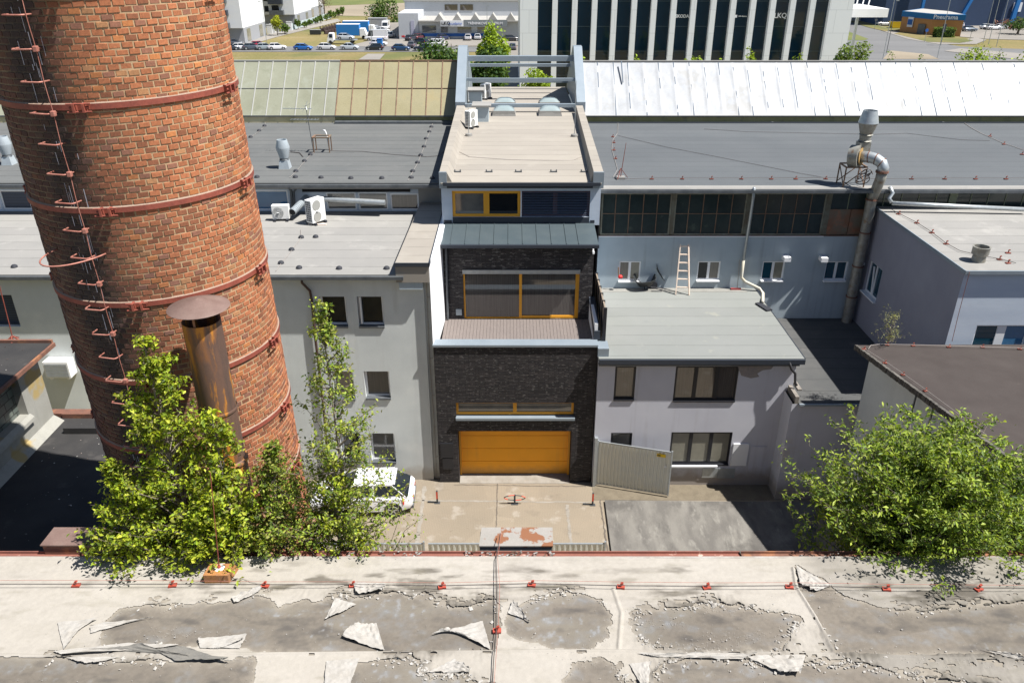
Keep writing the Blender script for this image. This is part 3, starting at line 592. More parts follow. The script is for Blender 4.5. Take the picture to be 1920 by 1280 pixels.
# ------------------------------------------------------------------ factory hall right
hr = thing('factory_hall', 'long factory hall on the right with slate grey felt roof and bright silver foil rooflight', 'building', (25, 45, 0))
YM = 36.3
SM = [hole(1160, 1201, 490, 528, YM), hole(1307, 1350, 490, 527, YM), hole(1428, 1470, 490, 527, YM), hole(1546, 1588, 490, 527, YM)]
GW = [(4.25, 7.55), (7.72, 11.1), (11.38, 14.85)]
gz0, gz1_ = ZZ(440, YM), ZZ(362, YM)
mb = MB(); mb.wall(3.95, 60, 0, gz0-.08, YM, [(h[0], h[1], h[2], h[3]) for h in SM], .16); mb.obj('wall', m_wallb, hr)
MB().box(3.95, 15, YM-.05, YM-.002, gz0-.1, gz0-.06).obj('white_string', m_white, hr)
MB().box(3.95, 60, YM+.12, YM+.5, gz0-.08, ZH-.06).box(3.95, 60, YM-.02, YM+.119, gz1_, ZH-.08).box(7.56, 7.71, YM, YM+.119, gz0, gz1_-.002).box(11.11, 11.37, YM, YM+.119, gz0, gz1_-.002).box(14.86, 15.1, YM, YM+.119, gz0, gz1_-.002).obj('upper_frieze', pmat('stained_frieze', (.17, .17, .13), (.11, .09, .06), scale=2.2, grain=.15, extra=blot((.25, .25, .19), 1.6, .6, .7, .7)), hr)
for i, (a, b) in enumerate(GW):
    pn = MB(); pn.box(a, b, YM+.07, YM+.1, gz0+.03, gz1_-.02); fo = MB()
    fo.box(a, b, YM+.01, YM+.11, gz0-.03, gz0+.05).box(a, b, YM+.01, YM+.11, gz1_-.07, gz1_-.003).box(a, a+.06, YM+.012, YM+.11, gz0+.05, gz1_-.07).box(b-.06, b, YM+.012, YM+.11, gz0+.05, gz1_-.07)
    o = fo.obj('factory_window', pmat('flaking_window_paint', (.24, .25, .2), (.17, .14, .1), scale=3, grain=.15), hr); pn.obj('pane', m_oldglass, o)
    g = MB(); g.box(a+.06, b-.06, YM+.05, YM+.075, (gz0+gz1_)/2-.015, (gz0+gz1_)/2+.015)
    for k in range(1, 5): x = a+(b-a)*k/5; g.box(x-.018, x+.018, YM+.045, YM+.08, gz0+.05, gz1_-.07)
    g.obj('glazing_bar', m_bar2, o)
MB().box(3.95, 60, YM-.03, YM+.009, gz0-.07, gz0-.031).obj('rust_ledge', m_rust, hr)
zz_ = ZZ(393, YM); fo = MB(); fo.box(15.1, 17.3, YM+.07, YM+.1, zz_, gz1_).box(17.3, 46, YM+.07, YM+.1, gz0+.6, gz1_-.02); o = fo.obj('strip_window', m_oldglass, hr)
g = MB(); x = 15.1
while x < 46: g.box(x-.02, x+.02, YM+.04, YM+.07, gz0+.5 if x > 17.2 else zz_, gz1_); x += .82
for x in (20.8, 24.9, 29.8, 34.8, 39.8): g.box(x-.18, x+.18, YM+.0, YM+.08, gz0+.5, gz1_)
g.obj('glazing_bar', pmat('pale_green_bar', (.2, .22, .15), grain=.15), o)
MB().box(15.1, 16.1, YM+.02, YM+.1, gz0, zz_-.003).box(16.13, 17.2, YM+.02, YM+.1, gz0, zz_-.003).obj('rusted_panel', m_rustpan, hr)
MB().box(17.3, 60, YM+.04, YM+.11, gz0, gz0+.6).obj('grey_panel', m_wallb, hr)
SMm = [[m_curtain, m_curto], [m_glass, m_curtain], [m_glasst, m_curto], [m_glasst, m_glasst]]
for i, h in enumerate(SM):
    window(hr, h[0], h[1], h[2]+.05, h[3], YM+.06, m_whitef, SMm[i], 2, .07, sill=(YM-.14, .05), mull=.12)
MB().box(3.95, 60, 35.75, 51.4, ZH-.08, ZH).obj('felt_roof', m_feltr, hr)
MB().box(3.95, 60, 35.74, 36.35, ZH+.001, ZH+.012).obj('light_edge_strip', m_feltl, hr)
MB().box(3.95, 60, 35.62, 35.739, ZH-.16, ZH-.02).obj('gutter', m_gutter, hr)
for (xa, ya, xb, yb) in ((60, YM, 60, 62), (60, 62, 3.95, 62)): MB().quad((xa, ya, 0), (xb, yb, 0), (xb, yb, ZH), (xa, ya, ZH)).obj('end_wall', m_wallb, hr)
# foil rooflight with puckered sheets
X0, X1 = 4.6, 60
MB().box(X0, X1, YS+.06, YS+.45, ZH, ZS-.02).obj('rooflight_base', m_olive, hr); MB().box(X0, X1, YS-.2, YS+.059, ZH+.002, ZH+.05).obj('base_flashing', m_dark, hr)
fm = MB(); nx, ny = 560, 26; vs = []; fs = []
rr = np.random.RandomState(5); seam = [X0]
while seam[-1] < X1: seam.append(seam[-1]+rr.uniform(.9, 1.05))
seam = np.array(seam)
for j in range(ny+1):
    for i in range(nx+1):
        x = X0+(X1-X0)*i/nx; t = j/ny; d = np.min(np.abs(seam-x)); ph = x*1.7
        ed_ = min(1, 6*t*(1-t)+.05); wv = ed_*.035*math.exp(-(d/.07)**2)+ed_*.006*math.sin(ph*3.1+t*9)+ed_*.004*math.sin(t*31+math.sin(ph)*4)*math.sin(ph*7)
        vs.append((x, YS+(YT-YS)*t-wv*.65, ZS+(ZTT-ZS)*t+wv*.75))
for j in range(ny):
    for i in range(nx): q = j*(nx+1)+i; fs.append((q, q+1, q+nx+2, q+nx+1))
fm.add(vs, fs); fm.obj('foil_sheeting', m_foil, hr, smooth=True)
sm_ = MB()
for x in seam[1:-1]:
    t = 0
    while t < .97:
        dt = rr.uniform(.05, .2)
        if rr.rand() < .5: a = (x+.05, YS+(YT-YS)*t-.004, ZS+(ZTT-ZS)*t+.012); t2 = min(.99, t+dt); sm_.beam(a, (x+.05, YS+(YT-YS)*t2-.004, ZS+(ZTT-ZS)*t2+.012), .05, .03)
        t += dt
for u, v0, v1 in ((1165, 115, 155),): sm_.beam(PY(u, v0, 54), PY(u+3, v1, 53)+Vector((0, 0, .0)), .06, .06)
sm_.obj('open_seam', pmat('blue_grey_seam', (.1, .13, .17), grain=.1), hr, kind='stuff'); MB().box(X0, X1, YT-.1, YT+.12, ZTT-.03, ZTT+.04).box(X0, X1, YS-.05, YS+.06, ZS-.03, ZS+.025).obj('sheet_edge', m_feltl, hr)
MB().add([(X0, YT, ZTT), (X1, YT, ZTT), (X1, 61.5, ZH), (X0, 61.5, ZH)], [(0, 1, 2, 3)]).obj('back_slope', m_feltg, hr)
MB().box(X0, X1, YS-.06, YS-.02, ZS-.05, ZS+.0).obj('rooflight_gutter', m_dark, hr)
for u in (1757, 1438): c = PY(u, 228, YS+.2); MB().cyl(c, c+Vector((.35, -.25, -.05)), .07).box(c.x-.05, c.x+.05, c.y-.05, c.y+.1, c.z-.1, c.z).obj('floodlight', m_gutter, hr)
# crooked old downpipe
P = [PY(1414, 352, 35.7), PY(1411, 380, 35.95), PY(1394, 488, 36.1), PY(1390, 520, 36.1), PY(1397, 528, 36.05), PY(1424, 541, 35.9), PY(1431, 550, 35.8), PZ(1430, 566, 6.7)]
MB().tube(P[:3], .07).obj('downpipe', m_galv, hr, smooth=True); MB().tube(P[2:], .075).obj('downpipe', m_pipe, hr, smooth=True)
P = [PY(1668, 350, 35.6), PY(1674, 362, 35.5), PY(1667, 372, 35.4), PY(1672, 380, 35.3)]
MB().tube(P, .09).obj('downpipe', m_galv, hr, smooth=True)
for (u, v, l) in ((1472, 482, 0), (1541, 483, 1)):
    p = PY(u, v, YM); hd = MB(); hd.box(p.x-.2, p.x+.2, YM-.42, YM-.002, p.z-.12, p.z+.16)
    hd.v = [(p.x+(a[0]-p.x)*.8, a[1], p.z+(a[2]-p.z)*.75) for a in hd.v]; hd.obj('vent_hood', m_whitef, hr)

# ------------------------------------------------------------------ building with the terrace-side flat roof
tb = thing('annex_building', 'two storey lilac grey building with pale green flat roof and black framed windows', 'building', (8, 32, 0))
YG = 29.0; TX0, TX1, ZG = 3.6, 11.56, 6.5
WA = (4.32, 5.2, 4.48, 6.08); WBn = (6.85, 9.5, 4.42, 6.08); WC = (4.32, 5.25, 1.2, 2.8); WD = (6.95, 9.62, 1.15, 2.83)
mb = MB(); mb.wall(TX0, TX1, 0, ZG, YG, [WA, WBn, WC, WD], .16)
mb.quad((TX0, YG, 0), (TX0, YG, ZG), (TX0, YM, ZG), (TX0, YM, 0)); mb.quad((TX1+.3, YG+.01, 4.9), (TX1+.3, YM, 4.9), (TX1+.3, YM, ZG), (TX1+.3, YG+.01, ZG)); mb.quad((TX1, YG, 4.9), (TX1+.3, YG, 4.9), (TX1+.3, YG, ZG), (TX1, YG, ZG))
mb.obj('wall', m_wallp, tb)
for h, pm_, n in ((WA, m_curtain, 1), (WBn, [m_curtain]*3, 3), (WC, m_curtg, 1), (WD, [m_curto, m_curto, m_curto], 3)):
    window(tb, *h, YG+.06, m_blackf, pm_, n, .09, sill=(YG-.05, .05), sm=m_blackf, mull=.16)
MB().box(WD[0]-.05, WD[1]-.5, YG-.13, YG-.051, WD[2]-.1, WD[2]-.02).obj('white_ledge', m_white, tb)
MB().box(TX0-.02, TX1+.5, 28.78, YM-.01, ZG, ZG+.06).obj('flat_roof', m_feltt, tb)
MB().box(TX0, TX1+.52, 28.7, 28.779, ZG-.18, ZG+.03).box(TX1+.501, TX1+.54, 28.8, YM, ZG-.1, ZG+.07).obj('roof_edge', m_dark, tb)
MB().box(TX0, TX1+.35, 28.8, YG-.002, ZG-.3, ZG-.24).obj('gutter', m_gutter, tb)
MB().box(TX0+.05, TX1, YM-.5, YM-.005, ZG+.061, ZG+.07).obj('bird_stained_edge', pmat('chalky_felt', (.45, .44, .4), (.56, .55, .5), scale=3, grain=.15), tb)
P = [PY(1480, 678, 28.75), PY(1484, 692, 28.72), PY(1491, 700, 28.7), PY(1491, 718, 28.7), PY(1494, 723, 28.65)]
MB().tube(P, .055).obj('downpipe', m_blackpipe, tb, smooth=True)
cab = MB(); cab.box(9.72, 10.4, YG-.06, YG-.002, 1.1, 2.25); co_ = cab.obj('meter_cabinet', m_whitef, tb)
cab = MB(); cab.box(8.5, 9.2, YG-.05, YG-.002, .45, .95).box(9.22, 9.95, YG-.05, YG-.002, .42, .95); cab.obj('meter_cabinet', m_galv, tb)
MB().box(10.5, 11.2, YG-.03, YG-.002, .65, 2.1).obj('panel_cover', m_wallp, tb)
MB().box(8.3, 10.1, YG-.02, YG-.001, .3, 1.02).obj('cabinet_surround', m_wallp, tb)
sv = MB(); pts = [PY(u, v, YG-.004) for u, v in ((1382, 678), (1440, 677), (1452, 684), (1446, 692), (1430, 694), (1420, 700), (1424, 706), (1408, 709), (1390, 704), (1385, 692))]
sv.add(pts, [tuple(range(len(pts)))]); sv.obj('bare_render_patch', pmat('bare_render', (.30, .27, .25), (.24, .22, .22), scale=5, grain=.15), tb)

# ------------------------------------------------------------------ low building behind it with the dark roof
lb = thing('low_building', 'single storey blue grey building with dark felt roof in the inner corner', 'building', (15, 32, 0))
ZL = 4.92
mb = MB(); mb.wall(TX1, 17.2, 0, ZL-.05, 28.0, [], .1); mb.quad((TX1, 28, 0), (TX1, 28, ZL), (TX1, YG-.001, ZL), (TX1, YG-.001, 0)); mb.obj('wall', m_wallp, lb)
MB().box(TX1+.25, 17.2, 27.9, YM-.01, ZL-.05, ZL).obj('flat_roof', m_feltd, lb)
MB().box(TX1+.1, TX1+.25, 28, YG-.02, ZL-.05, ZL+.28).box(TX1+.55, TX1+.72, YG, YM, ZL, ZL+.06).obj('kerb_coping', pmat('weathered_coping', (.42, .38, .33), (.3, .27, .24), scale=5, grain=.15), lb)
MB().box(TX1+.25, 17.1, 27.82, 27.9, ZL-.07, ZL+.02).obj('gutter', m_zincl, lb)

# ------------------------------------------------------------------ right building
rbd = thing('corner_building', 'blue violet building on the right with pale ballasted flat roof', 'building', (24, 32, 0))
ZQ = 10.7; XQ = 17.2
hs = (34.25, 35.75, 6.7, 8.3)
mb = MB()
# side wall facing -x with an opening
ys = [28.0, hs[0], hs[1], YM]; zs_ = [0, hs[2], hs[3], ZQ]
for i in range(3):
    for j in range(3):
        if i == 1 and j == 1: continue
        mb.quad((XQ, ys[i+1], zs_[j]), (XQ, ys[i], zs_[j]), (XQ, ys[i], zs_[j+1]), (XQ, ys[i+1], zs_[j+1]))
e = XQ+.22
mb.quad((XQ, hs[0], hs[2]), (e, hs[0], hs[2]), (e, hs[0], hs[3]), (XQ, hs[0], hs[3])); mb.quad((XQ, hs[1], hs[2]), (XQ, hs[1], hs[3]), (e, hs[1], hs[3]), (e, hs[1], hs[2])); mb.quad((XQ, hs[0], hs[3]), (e, hs[0], hs[3]), (e, hs[1], hs[3]), (XQ, hs[1], hs[3]))
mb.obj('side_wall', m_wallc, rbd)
mb = MB(); fh = (18.25, 20.35, 7.1, 8.45); mb.wall(XQ, 40, 0, ZQ-.02, 28.0, [fh], .15); mb.obj('front_wall', m_walll, rbd)
window(rbd, *fh, 28.06, m_whitef, [m_glasst, m_glassb], 2, .06, mull=.35)
f = MB(); X_ = XQ+.1
f.box(X_, X_+.07, hs[0], hs[0]+.09, hs[2], hs[3]).box(X_, X_+.07, hs[1]-.09, hs[1], hs[2], hs[3]).box(X_+.001, X_+.07, hs[0]+.09, hs[1]-.09, hs[2], hs[2]+.09).box(X_+.001, X_+.07, hs[0]+.09, hs[1]-.09, hs[3]-.09, hs[3]).box(X_+.001, X_+.07, 34.95, 35.07, hs[2]+.09, hs[3]-.09)
f.beam((X_-.12, 35.05, hs[3]-.12), (X_-.0, 35.05, hs[2]+.1), .06, .06)
fo = f.obj('window', m_whitef, rbd); MB().box(X_+.04, X_+.06, hs[0], hs[1], hs[2], hs[3]).obj('pane', m_glasst, fo); MB().box(XQ-.14, X_, hs[0]-.05, hs[1]+.05, hs[2]-.06, hs[2]-.002).obj('sill', m_whitef, fo)
MB().prism([(XQ-.02, 27.9), (40, 27.9), (40, YM-.02), (XQ-.02, YM-.02)], ZQ-.02, ZQ+.06).obj('flat_roof', m_feltl, rbd)
MB().box(XQ-.06, XQ-.021, 27.88, YM-.05, ZQ-.06, ZQ+.08).box(XQ-.06, 40, 27.84, 27.899, ZQ-.06, ZQ+.08).obj('roof_edge', m_zincl, rbd)
c = PZ(1833, 492, ZQ); MB().lathe([(.26, .06), (.24, .3), (.31, .36), (.31, .62), (.33, .66), (.27, .66), (.25, .4)], (c.x, c.y, ZQ), 20).obj('roof_vent', m_oldduct, None, label='stubby weathered round vent pot on the pale roof at right', cat='roof vent', smooth=True, angle=40)
MB().tube([PY(1673, 381, 35.3), PY(1760, 385, 35.2), PY(1925, 393, 35.0)], .1).obj('rain_pipe', m_galv, None, label='long shiny pipe lying along the back of the right roof', cat='pipe', smooth=True)
MB().tube([PY(1818, 510, 27.82), PY(1797, 590, 27.85), PY(1785, 640, 27.85)], .012, 5).obj('conductor_wire', m_rungp, rbd)
MB().cyl(PY(1619, 494, 36.2), PY(1619, 494, 36.2)+Vector((0, -.1, 0)), .06).obj('round_sensor', m_whitef, rbd)

# ------------------------------------------------------------------ brown-roofed building
bb = thing('brown_roof_building', 'building at the right edge with a brown felt roof and crumbling eaves', 'building', (20, 22, 0))
ZBn = 7.7; A = PZ(1603, 647, ZBn); B = PZ(1860, 836, ZBn); d = (B-A); Cc = A+d*2.0
pts = [(A.x, A.y), (Cc.x, Cc.y), (42, Cc.y), (42, A.y+.3)]
mb = MB(); mb.prism(pts, ZBn-.12, ZBn); mb.obj('felt_roof', m_feltb, bb)
pts2 = [(A.x+.55, A.y-.3), (Cc.x+.5, Cc.y+.3), (41, Cc.y+.3), (41, A.y)]
MB().prism(pts2, 0, ZBn-.12).obj('wall', m_wall, bb)
ed = MB(); L_ = (Cc-A).length; n = 260
for i in range(n):
    p = A+(Cc-A)*(i/n); q = A+(Cc-A)*((i+1)/n); j = rnd.uniform(0, .03); s = Vector((-.98, -.22, 0))*j
    ed.hexa([(p.x+s.x, p.y, ZBn-.16-rnd.uniform(0, .05)), (q.x+s.x, q.y, ZBn-.2), (q.x+.1, q.y, ZBn-.2), (p.x+.1, p.y, ZBn-.2), (p.x+s.x, p.y, ZBn+.02), (q.x+s.x, q.y, ZBn+.02), (q.x+.1, q.y, ZBn+.02), (p.x+.1, p.y, ZBn+.02)])
ed.obj('crumbling_eaves', pmat('mossy_concrete', (.05, .045, .04), (.14, .13, .115), scale=6, grain=.25), bb)
sh = MB(); pp = Vector((pts2[0][0]-.02, pts2[0][1]-.8, 0)); dd = d.normalized()
for k in range(2): q = pp+dd*(2.2+k*.9); sh.beam((q.x, q.y, ZBn-.2), (q.x, q.y, 3), .05, .05)
sh.obj('conductor_wire', m_gutter, bb)

# ------------------------------------------------------------------ black-roofed building and the shed on it, left
kb = thing('black_roof_building', 'building at the lower left with a black tar roof in the chimney shadow', 'building', (-13, 13, 0))
ZK = 11.4; YK = 16.5
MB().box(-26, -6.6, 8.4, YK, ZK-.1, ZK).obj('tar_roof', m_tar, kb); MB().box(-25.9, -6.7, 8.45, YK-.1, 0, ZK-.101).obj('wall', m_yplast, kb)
MB().box(-26, -6.55, YK-.0, YK+.22, ZK-.15, ZK+.1).box(-11.0, -6.55, YK-.05, YK-.001, ZK, ZK+.12).obj('roof_flashing', m_rust, kb)
MB().box(-10.6, -6.6, YK-.75, YK-.63, ZK+.001, ZK+.16).obj('low_upstand', m_tar, kb)
sd = thing('roof_shed', 'peeling yellow shed with glass block window at the left edge', 'shed', (-14, 13, ZK))
XS = -11.12; YSb = 16.35; ZTs = 13.25; wy0, wy1, wz0_, wz1_ = 9.5, 15.5, 12.1, 13.12
mb = MB(); ys = [8.5, wy0, wy1, YSb]; zs_ = [ZK, wz0_, wz1_, ZTs]
for i in range(3):
    for j in range(3):
        if i == 1 and j == 1: continue
        mb.quad((XS, ys[i], zs_[j]), (XS, ys[i+1], zs_[j]), (XS, ys[i+1], zs_[j+1]), (XS, ys[i], zs_[j+1]))
e = XS-.2
mb.quad((XS, wy1, wz0_), (e, wy1, wz0_), (e, wy1, wz1_), (XS, wy1, wz1_)); mb.quad((XS, wy0, wz0_), (e, wy0, wz0_), (e, wy1, wz0_), (XS, wy1, wz0_)); mb.quad((XS, wy0, wz1_), (XS, wy1, wz1_), (e, wy1, wz1_), (e, wy0, wz1_))
mb.quad((XS, YSb, ZK), (-22, YSb, ZK), (-22, YSb, ZTs), (XS, YSb, ZTs)); mb.quad((XS, 8.5, ZK), (XS, 8.5, ZTs), (-22, 8.5, ZTs), (-22, 8.5, ZK)); mb.obj('wall', m_shedw, sd)
MB().box(e-.05, e-.001, wy0, wy1, wz0_, wz1_).obj('glass_block_window', m_block, sd)
MB().hexa([(XS, 8.5, ZK+.001), (XS+.22, 8.5, ZK+.001), (XS+.22, YSb, ZK+.001), (XS, YSb, ZK+.001), (XS, 8.5, ZK+.16), (XS+.09, 8.5, ZK+.1), (XS+.09, YSb, ZK+.1), (XS, YSb, ZK+.16)]).obj('base_plinth', m_shedw, sd)
MB().hexa([(XS+.005, 9, wz0_-.16), (XS+.1, 9, wz0_-.16), (XS+.1, 15.55, wz0_-.16), (XS+.005, 15.55, wz0_-.16), (XS+.005, 9, wz0_), (XS+.09, 9, wz0_-.08), (XS+.09, 15.55, wz0_-.08), (XS+.005, 15.55, wz0_)]).obj('window_ledge', m_shedw, sd)
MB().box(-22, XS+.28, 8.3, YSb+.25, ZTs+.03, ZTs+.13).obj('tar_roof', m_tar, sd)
MB().box(-22, XS+.29, YSb+.25, YSb+.32, ZTs+.05, ZTs+.2).box(XS+.281, XS+.34, 8.3, YSb+.3, ZTs+.03, ZTs+.12).obj('roof_flashing', m_rust, sd)
MB().box(-22, XS+.25, 8.4, YSb+.2, ZTs, ZTs+.029).obj('soffit_board', m_yplast, sd)
lm = MB()
for i in range(420):
    x = rnd.uniform(-14, -6.8); y = rnd.uniform(9, 16.3) if i % 3 else rnd.uniform(9.1, 9.8); s = rnd.uniform(.004, .03)*(2.2 if i % 23 == 0 else 1); a = rnd.uniform(0, 6.3); z = ZK+.004
    lm.add([(x+s*math.cos(a+k*1.57)*rnd.uniform(.4, 1.2), y+s*math.sin(a+k*1.57)*rnd.uniform(.4, 1.2), z+rnd.uniform(0, s*.6)) for k in range(4)], [(0, 1, 2, 3)])
for i in range(160):
    x = rnd.uniform(-14, -11.0); y = rnd.uniform(12, 16.4); s = rnd.uniform(.005, .03); a = rnd.uniform(0, 6.3); z = ZTs+.134
    lm.add([(x+s*math.cos(a+k*1.57)*rnd.uniform(.4, 1.2), y+s*math.sin(a+k*1.57)*rnd.uniform(.4, 1.2), z+rnd.uniform(0, s*.6)) for k in range(4)], [(0, 1, 2, 3)])
lm.obj('roof_litter', pmat('roof_litter', (.32, .31, .29), (.12, .08, .06), scale=14, lo=.45, hi=.55, grain=.1), kb, kind='stuff')
p = PZ(25, 638, ZTs+.13); am = thing('lightning_rod', 'red painted lightning rod on the shed roof at the left edge', 'lightning rod', p)
MB().tube([p+Vector((0, 0, 0)), PY(0, 540, p.y), PY(-14, 500, p.y)], .012, 6).obj('rod', m_rustred, am); mb = MB()
for k in range(5): an_ = k*1.26; mb.beam(p+Vector((0, 0, .12)), p+Vector((.16*math.cos(an_), .16*math.sin(an_), 0)), .025, .025)
mb.obj('foot', m_rustred, am)
# ------------------------------------------------------------------ brick chimney, brick by brick
CX, CY = -5.285, 12.0
def RC(z): return 1.59-.002*(z-14)
ch = thing('brick_chimney', 'huge round red brick factory chimney with red iron bands and a row of climbing rungs', 'chimney', (CX, CY, 0))
LADP = -math.pi/2-math.radians(12)      # azimuth of the rungs, facing the camera's left
rs = np.random.RandomState(11)
_G = {}
def grid(s):
    if s not in _G: _G[s] = np.random.RandomState(s).rand(64, 64)
    return _G[s]
def vnoise(x, y, seed=0, oct=4):
    out = np.zeros_like(x, dtype=float); amp = 1.; tot = 0
    for o in range(oct):
        g = grid(seed+o); xi = np.floor(x).astype(int); yi = np.floor(y).astype(int)
        fx = x-xi; fy = y-yi; fx = fx*fx*(3-2*fx); fy = fy*fy*(3-2*fy)
        a = g[xi % 64, yi % 64]; b = g[(xi+1) % 64, yi % 64]; c = g[xi % 64, (yi+1) % 64]; d = g[(xi+1) % 64, (yi+1) % 64]
        out += amp*((a*(1-fx)+b*fx)*(1-fy)+(c*(1-fx)+d*fx)*fy); tot += amp; amp *= .5; x = x*2.03+7; y = y*2.03+3
    return out/tot
def soot_and_shade_side(ang, z):  # soot along the rungs, plus shade painted on the side away from the sun
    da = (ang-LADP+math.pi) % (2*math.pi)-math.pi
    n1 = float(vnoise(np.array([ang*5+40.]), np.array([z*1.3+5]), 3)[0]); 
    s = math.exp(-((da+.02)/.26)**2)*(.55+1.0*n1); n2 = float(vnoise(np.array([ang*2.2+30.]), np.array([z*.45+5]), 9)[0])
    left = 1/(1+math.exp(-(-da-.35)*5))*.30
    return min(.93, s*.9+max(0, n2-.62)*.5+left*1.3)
def brown(ang, z):  # darker brown toward the side away from the sun, shading put into colour
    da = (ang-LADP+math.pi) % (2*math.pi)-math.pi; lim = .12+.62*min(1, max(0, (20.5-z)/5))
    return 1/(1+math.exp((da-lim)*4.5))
bk = MB(); bk.c = []
ch_h = .083; n_b = 67
z = 10.0; j = 0
while z < 23.6:
    r = RC(z); off = (j % 2)*.5+rs.uniform(-.07, .07)
    for i in range(n_b):
        a0 = 2*math.pi*(i+off)/n_b; da = 2*math.pi/n_b; g0 = .0048/r+rs.uniform(-.003, .003)/r; g1 = .0048/r+rs.uniform(-.003, .004)/r
        if rs.rand() < .12: g1 -= .004/r
        aL, aR = a0+g0, a0+da-g1; zb = z+.0048+rs.uniform(-.003, .003); zt = z+ch_h-.0048+rs.uniform(-.003, .003)
        dep = r+.007+rs.uniform(-.005, .005); miss = rs.rand() < .012
        if miss: dep = r-.0
        b0 = r-.02; bev = .007
        vs = []
        for (rr_, aa, bb_, cc, dd_) in ((b0, aL, aR, zb, zt), (dep, aL+bev/r, aR-bev/r, zb+bev, zt-bev)):
            for (q, zz) in ((aL if rr_ == b0 else aa, cc), (bb_, cc), (bb_, dd_), (aa, dd_)):
                vs.append((CX+rr_*math.cos(q), CY+rr_*math.sin(q), zz+(rs.uniform(-.0045, .0045) if rr_ != b0 else 0)))
        bk.add(vs, [(4, 5, 6, 7), (0, 1, 5, 4), (1, 2, 6, 5), (2, 3, 7, 6), (3, 0, 4, 7)])
        am_ = (aL+aR)/2; s = soot_and_shade_side(am_, z)
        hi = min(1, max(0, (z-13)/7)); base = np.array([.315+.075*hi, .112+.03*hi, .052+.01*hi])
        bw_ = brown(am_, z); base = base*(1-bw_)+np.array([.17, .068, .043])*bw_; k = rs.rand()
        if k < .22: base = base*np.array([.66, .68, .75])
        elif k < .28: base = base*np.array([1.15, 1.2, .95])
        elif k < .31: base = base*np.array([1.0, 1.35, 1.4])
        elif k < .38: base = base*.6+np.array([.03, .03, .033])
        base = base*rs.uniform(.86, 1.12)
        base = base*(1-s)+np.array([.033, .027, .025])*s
        bk.c += [tuple(base)]*8
    z += ch_h; j += 1
m_brick = pmat('chimney_brick', (1, 1, 1), attr=True, grain=.22, gscale=38, rough=.85, bump=.04, bscale=60)
bk.obj('brick_shaft', m_brick, ch)
mo = MB(); mo.c = []; N = 240; zsn = np.arange(0, 24.01, .1)
vs = []
for z in zsn:
    for i in range(N):
        a = 2*math.pi*i/N; r = RC(z)-.0015; vs.append((CX+r*math.cos(a), CY+r*math.sin(a), z)); s = soot_and_shade_side(a, z) if z > 9 else 0
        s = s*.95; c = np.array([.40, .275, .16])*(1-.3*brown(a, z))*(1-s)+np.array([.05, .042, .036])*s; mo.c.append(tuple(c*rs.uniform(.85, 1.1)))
fs = [(k*N+i, k*N+(i+1) % N, (k+1)*N+(i+1) % N, (k+1)*N+i) for k in range(len(zsn)-1) for i in range(N)]
mo.add(vs, fs); mo.obj('mortar', pmat('mortar', (1, 1, 1), attr=True, grain=.15, gscale=60, rough=.95), ch, smooth=True)
for k, zb in enumerate((21.2, 19.87, 18.5, 17.1, 15.82, 14.55, 13.3)):
    b = MB(); r = RC(zb)+.012
    b.lathe([(r, -.036), (r+.018, -.036), (r+.018, .036), (r, .036)], (CX, CY, zb), 120)
    bo = b.obj('iron_band', m_rustred, ch)
    MB().lathe([(r-.01, .037), (r+.016, .037), (r-.01, .052)], (CX, CY, zb), 120).obj('lime_edge', pmat('pale_mortar_edge', (.28, .2, .15), grain=.2), bo)
    azs = [LADP+math.radians(17.5 if k != 3 else 21)+(.0 if k < 5 else .05), math.radians(-9), math.radians(100), math.radians(190)]
    for a in azs:
        c = MB(); u = Vector((math.cos(a), math.sin(a), 0)); t = Vector((-u.y, u.x, 0)); p = Vector((CX, CY, zb))+u*(r+.02)
        for s in (-1, 1):
            q = p+t*s*.06; c.beam(q-u*.01, q+u*.10, .03, .11); c.cyl(q+u*.05+t*s*.02, q+u*.05+t*s*.06, .024, n=6)
        for zz in (-.05, .05): c.cyl(p-t*.15+u*.07+Vector((0, 0, zz)), p+t*.15+u*.07+Vector((0, 0, zz)), .013, n=6)
        c.obj('clamp', m_rustred, ch)
# climbing rungs: placed at true equal steps up the shaft
zr_ = 14.35; k = 0
while zr_ < 21.6:
    a = LADP; u = Vector((math.cos(a), math.sin(a), 0)); t = Vector((-u.y, u.x, 0)); r = RC(zr_); p = Vector((CX, CY, zr_))+u*r
    jj = rs.uniform(-.01, .01); w_ = .155
    MB().tube([p-t*w_-u*.03, p-t*(w_-.01)+u*.13, p-t*(w_-.03)+u*.155+Vector((0, 0, jj)), p+t*(w_-.03)+u*.155, p+t*(w_-.01)+u*.13, p+t*w_-u*.03], .0105, 6).obj('rung', m_rungp, ch, smooth=True)
    if k % 2 == 0: MB().box(p.x+t.x*w_-.03, p.x+t.x*w_+.03, p.y+t.y*w_+u.y*.11-.03, p.y+t.y*w_+u.y*.11+.03, zr_-.035, zr_+.035).obj('cable_clip', m_rungp, ch, bevel=.01)
    zr_ += .39; k += 1
for a, w_, zh, rad in ((LADP-.08, .42, 17.88, .0115),):
    u = Vector((math.cos(a), math.sin(a), 0)); t = Vector((-u.y, u.x, 0)); P = []
    for i in range(17):
        th = math.pi*i/16; P.append(Vector((CX, CY, zh))+u*(RC(zh)*math.cos(.22)-.03+.62*math.sin(th))+t*(-w_*math.cos(th)))
    MB().tube(P, rad, 6).obj('safety_hoop', m_rungp, ch, smooth=True)
P = []
for i in range(60):
    z = 13.8+i*.16; a = LADP+.155/RC(z); r = RC(z)+(.10+.008*math.sin(i*1.3)); P.append((CX+r*math.cos(a), CY+r*math.sin(a), z))
MB().tube(P, .005, 5).obj('lightning_cable', m_rungp, ch)
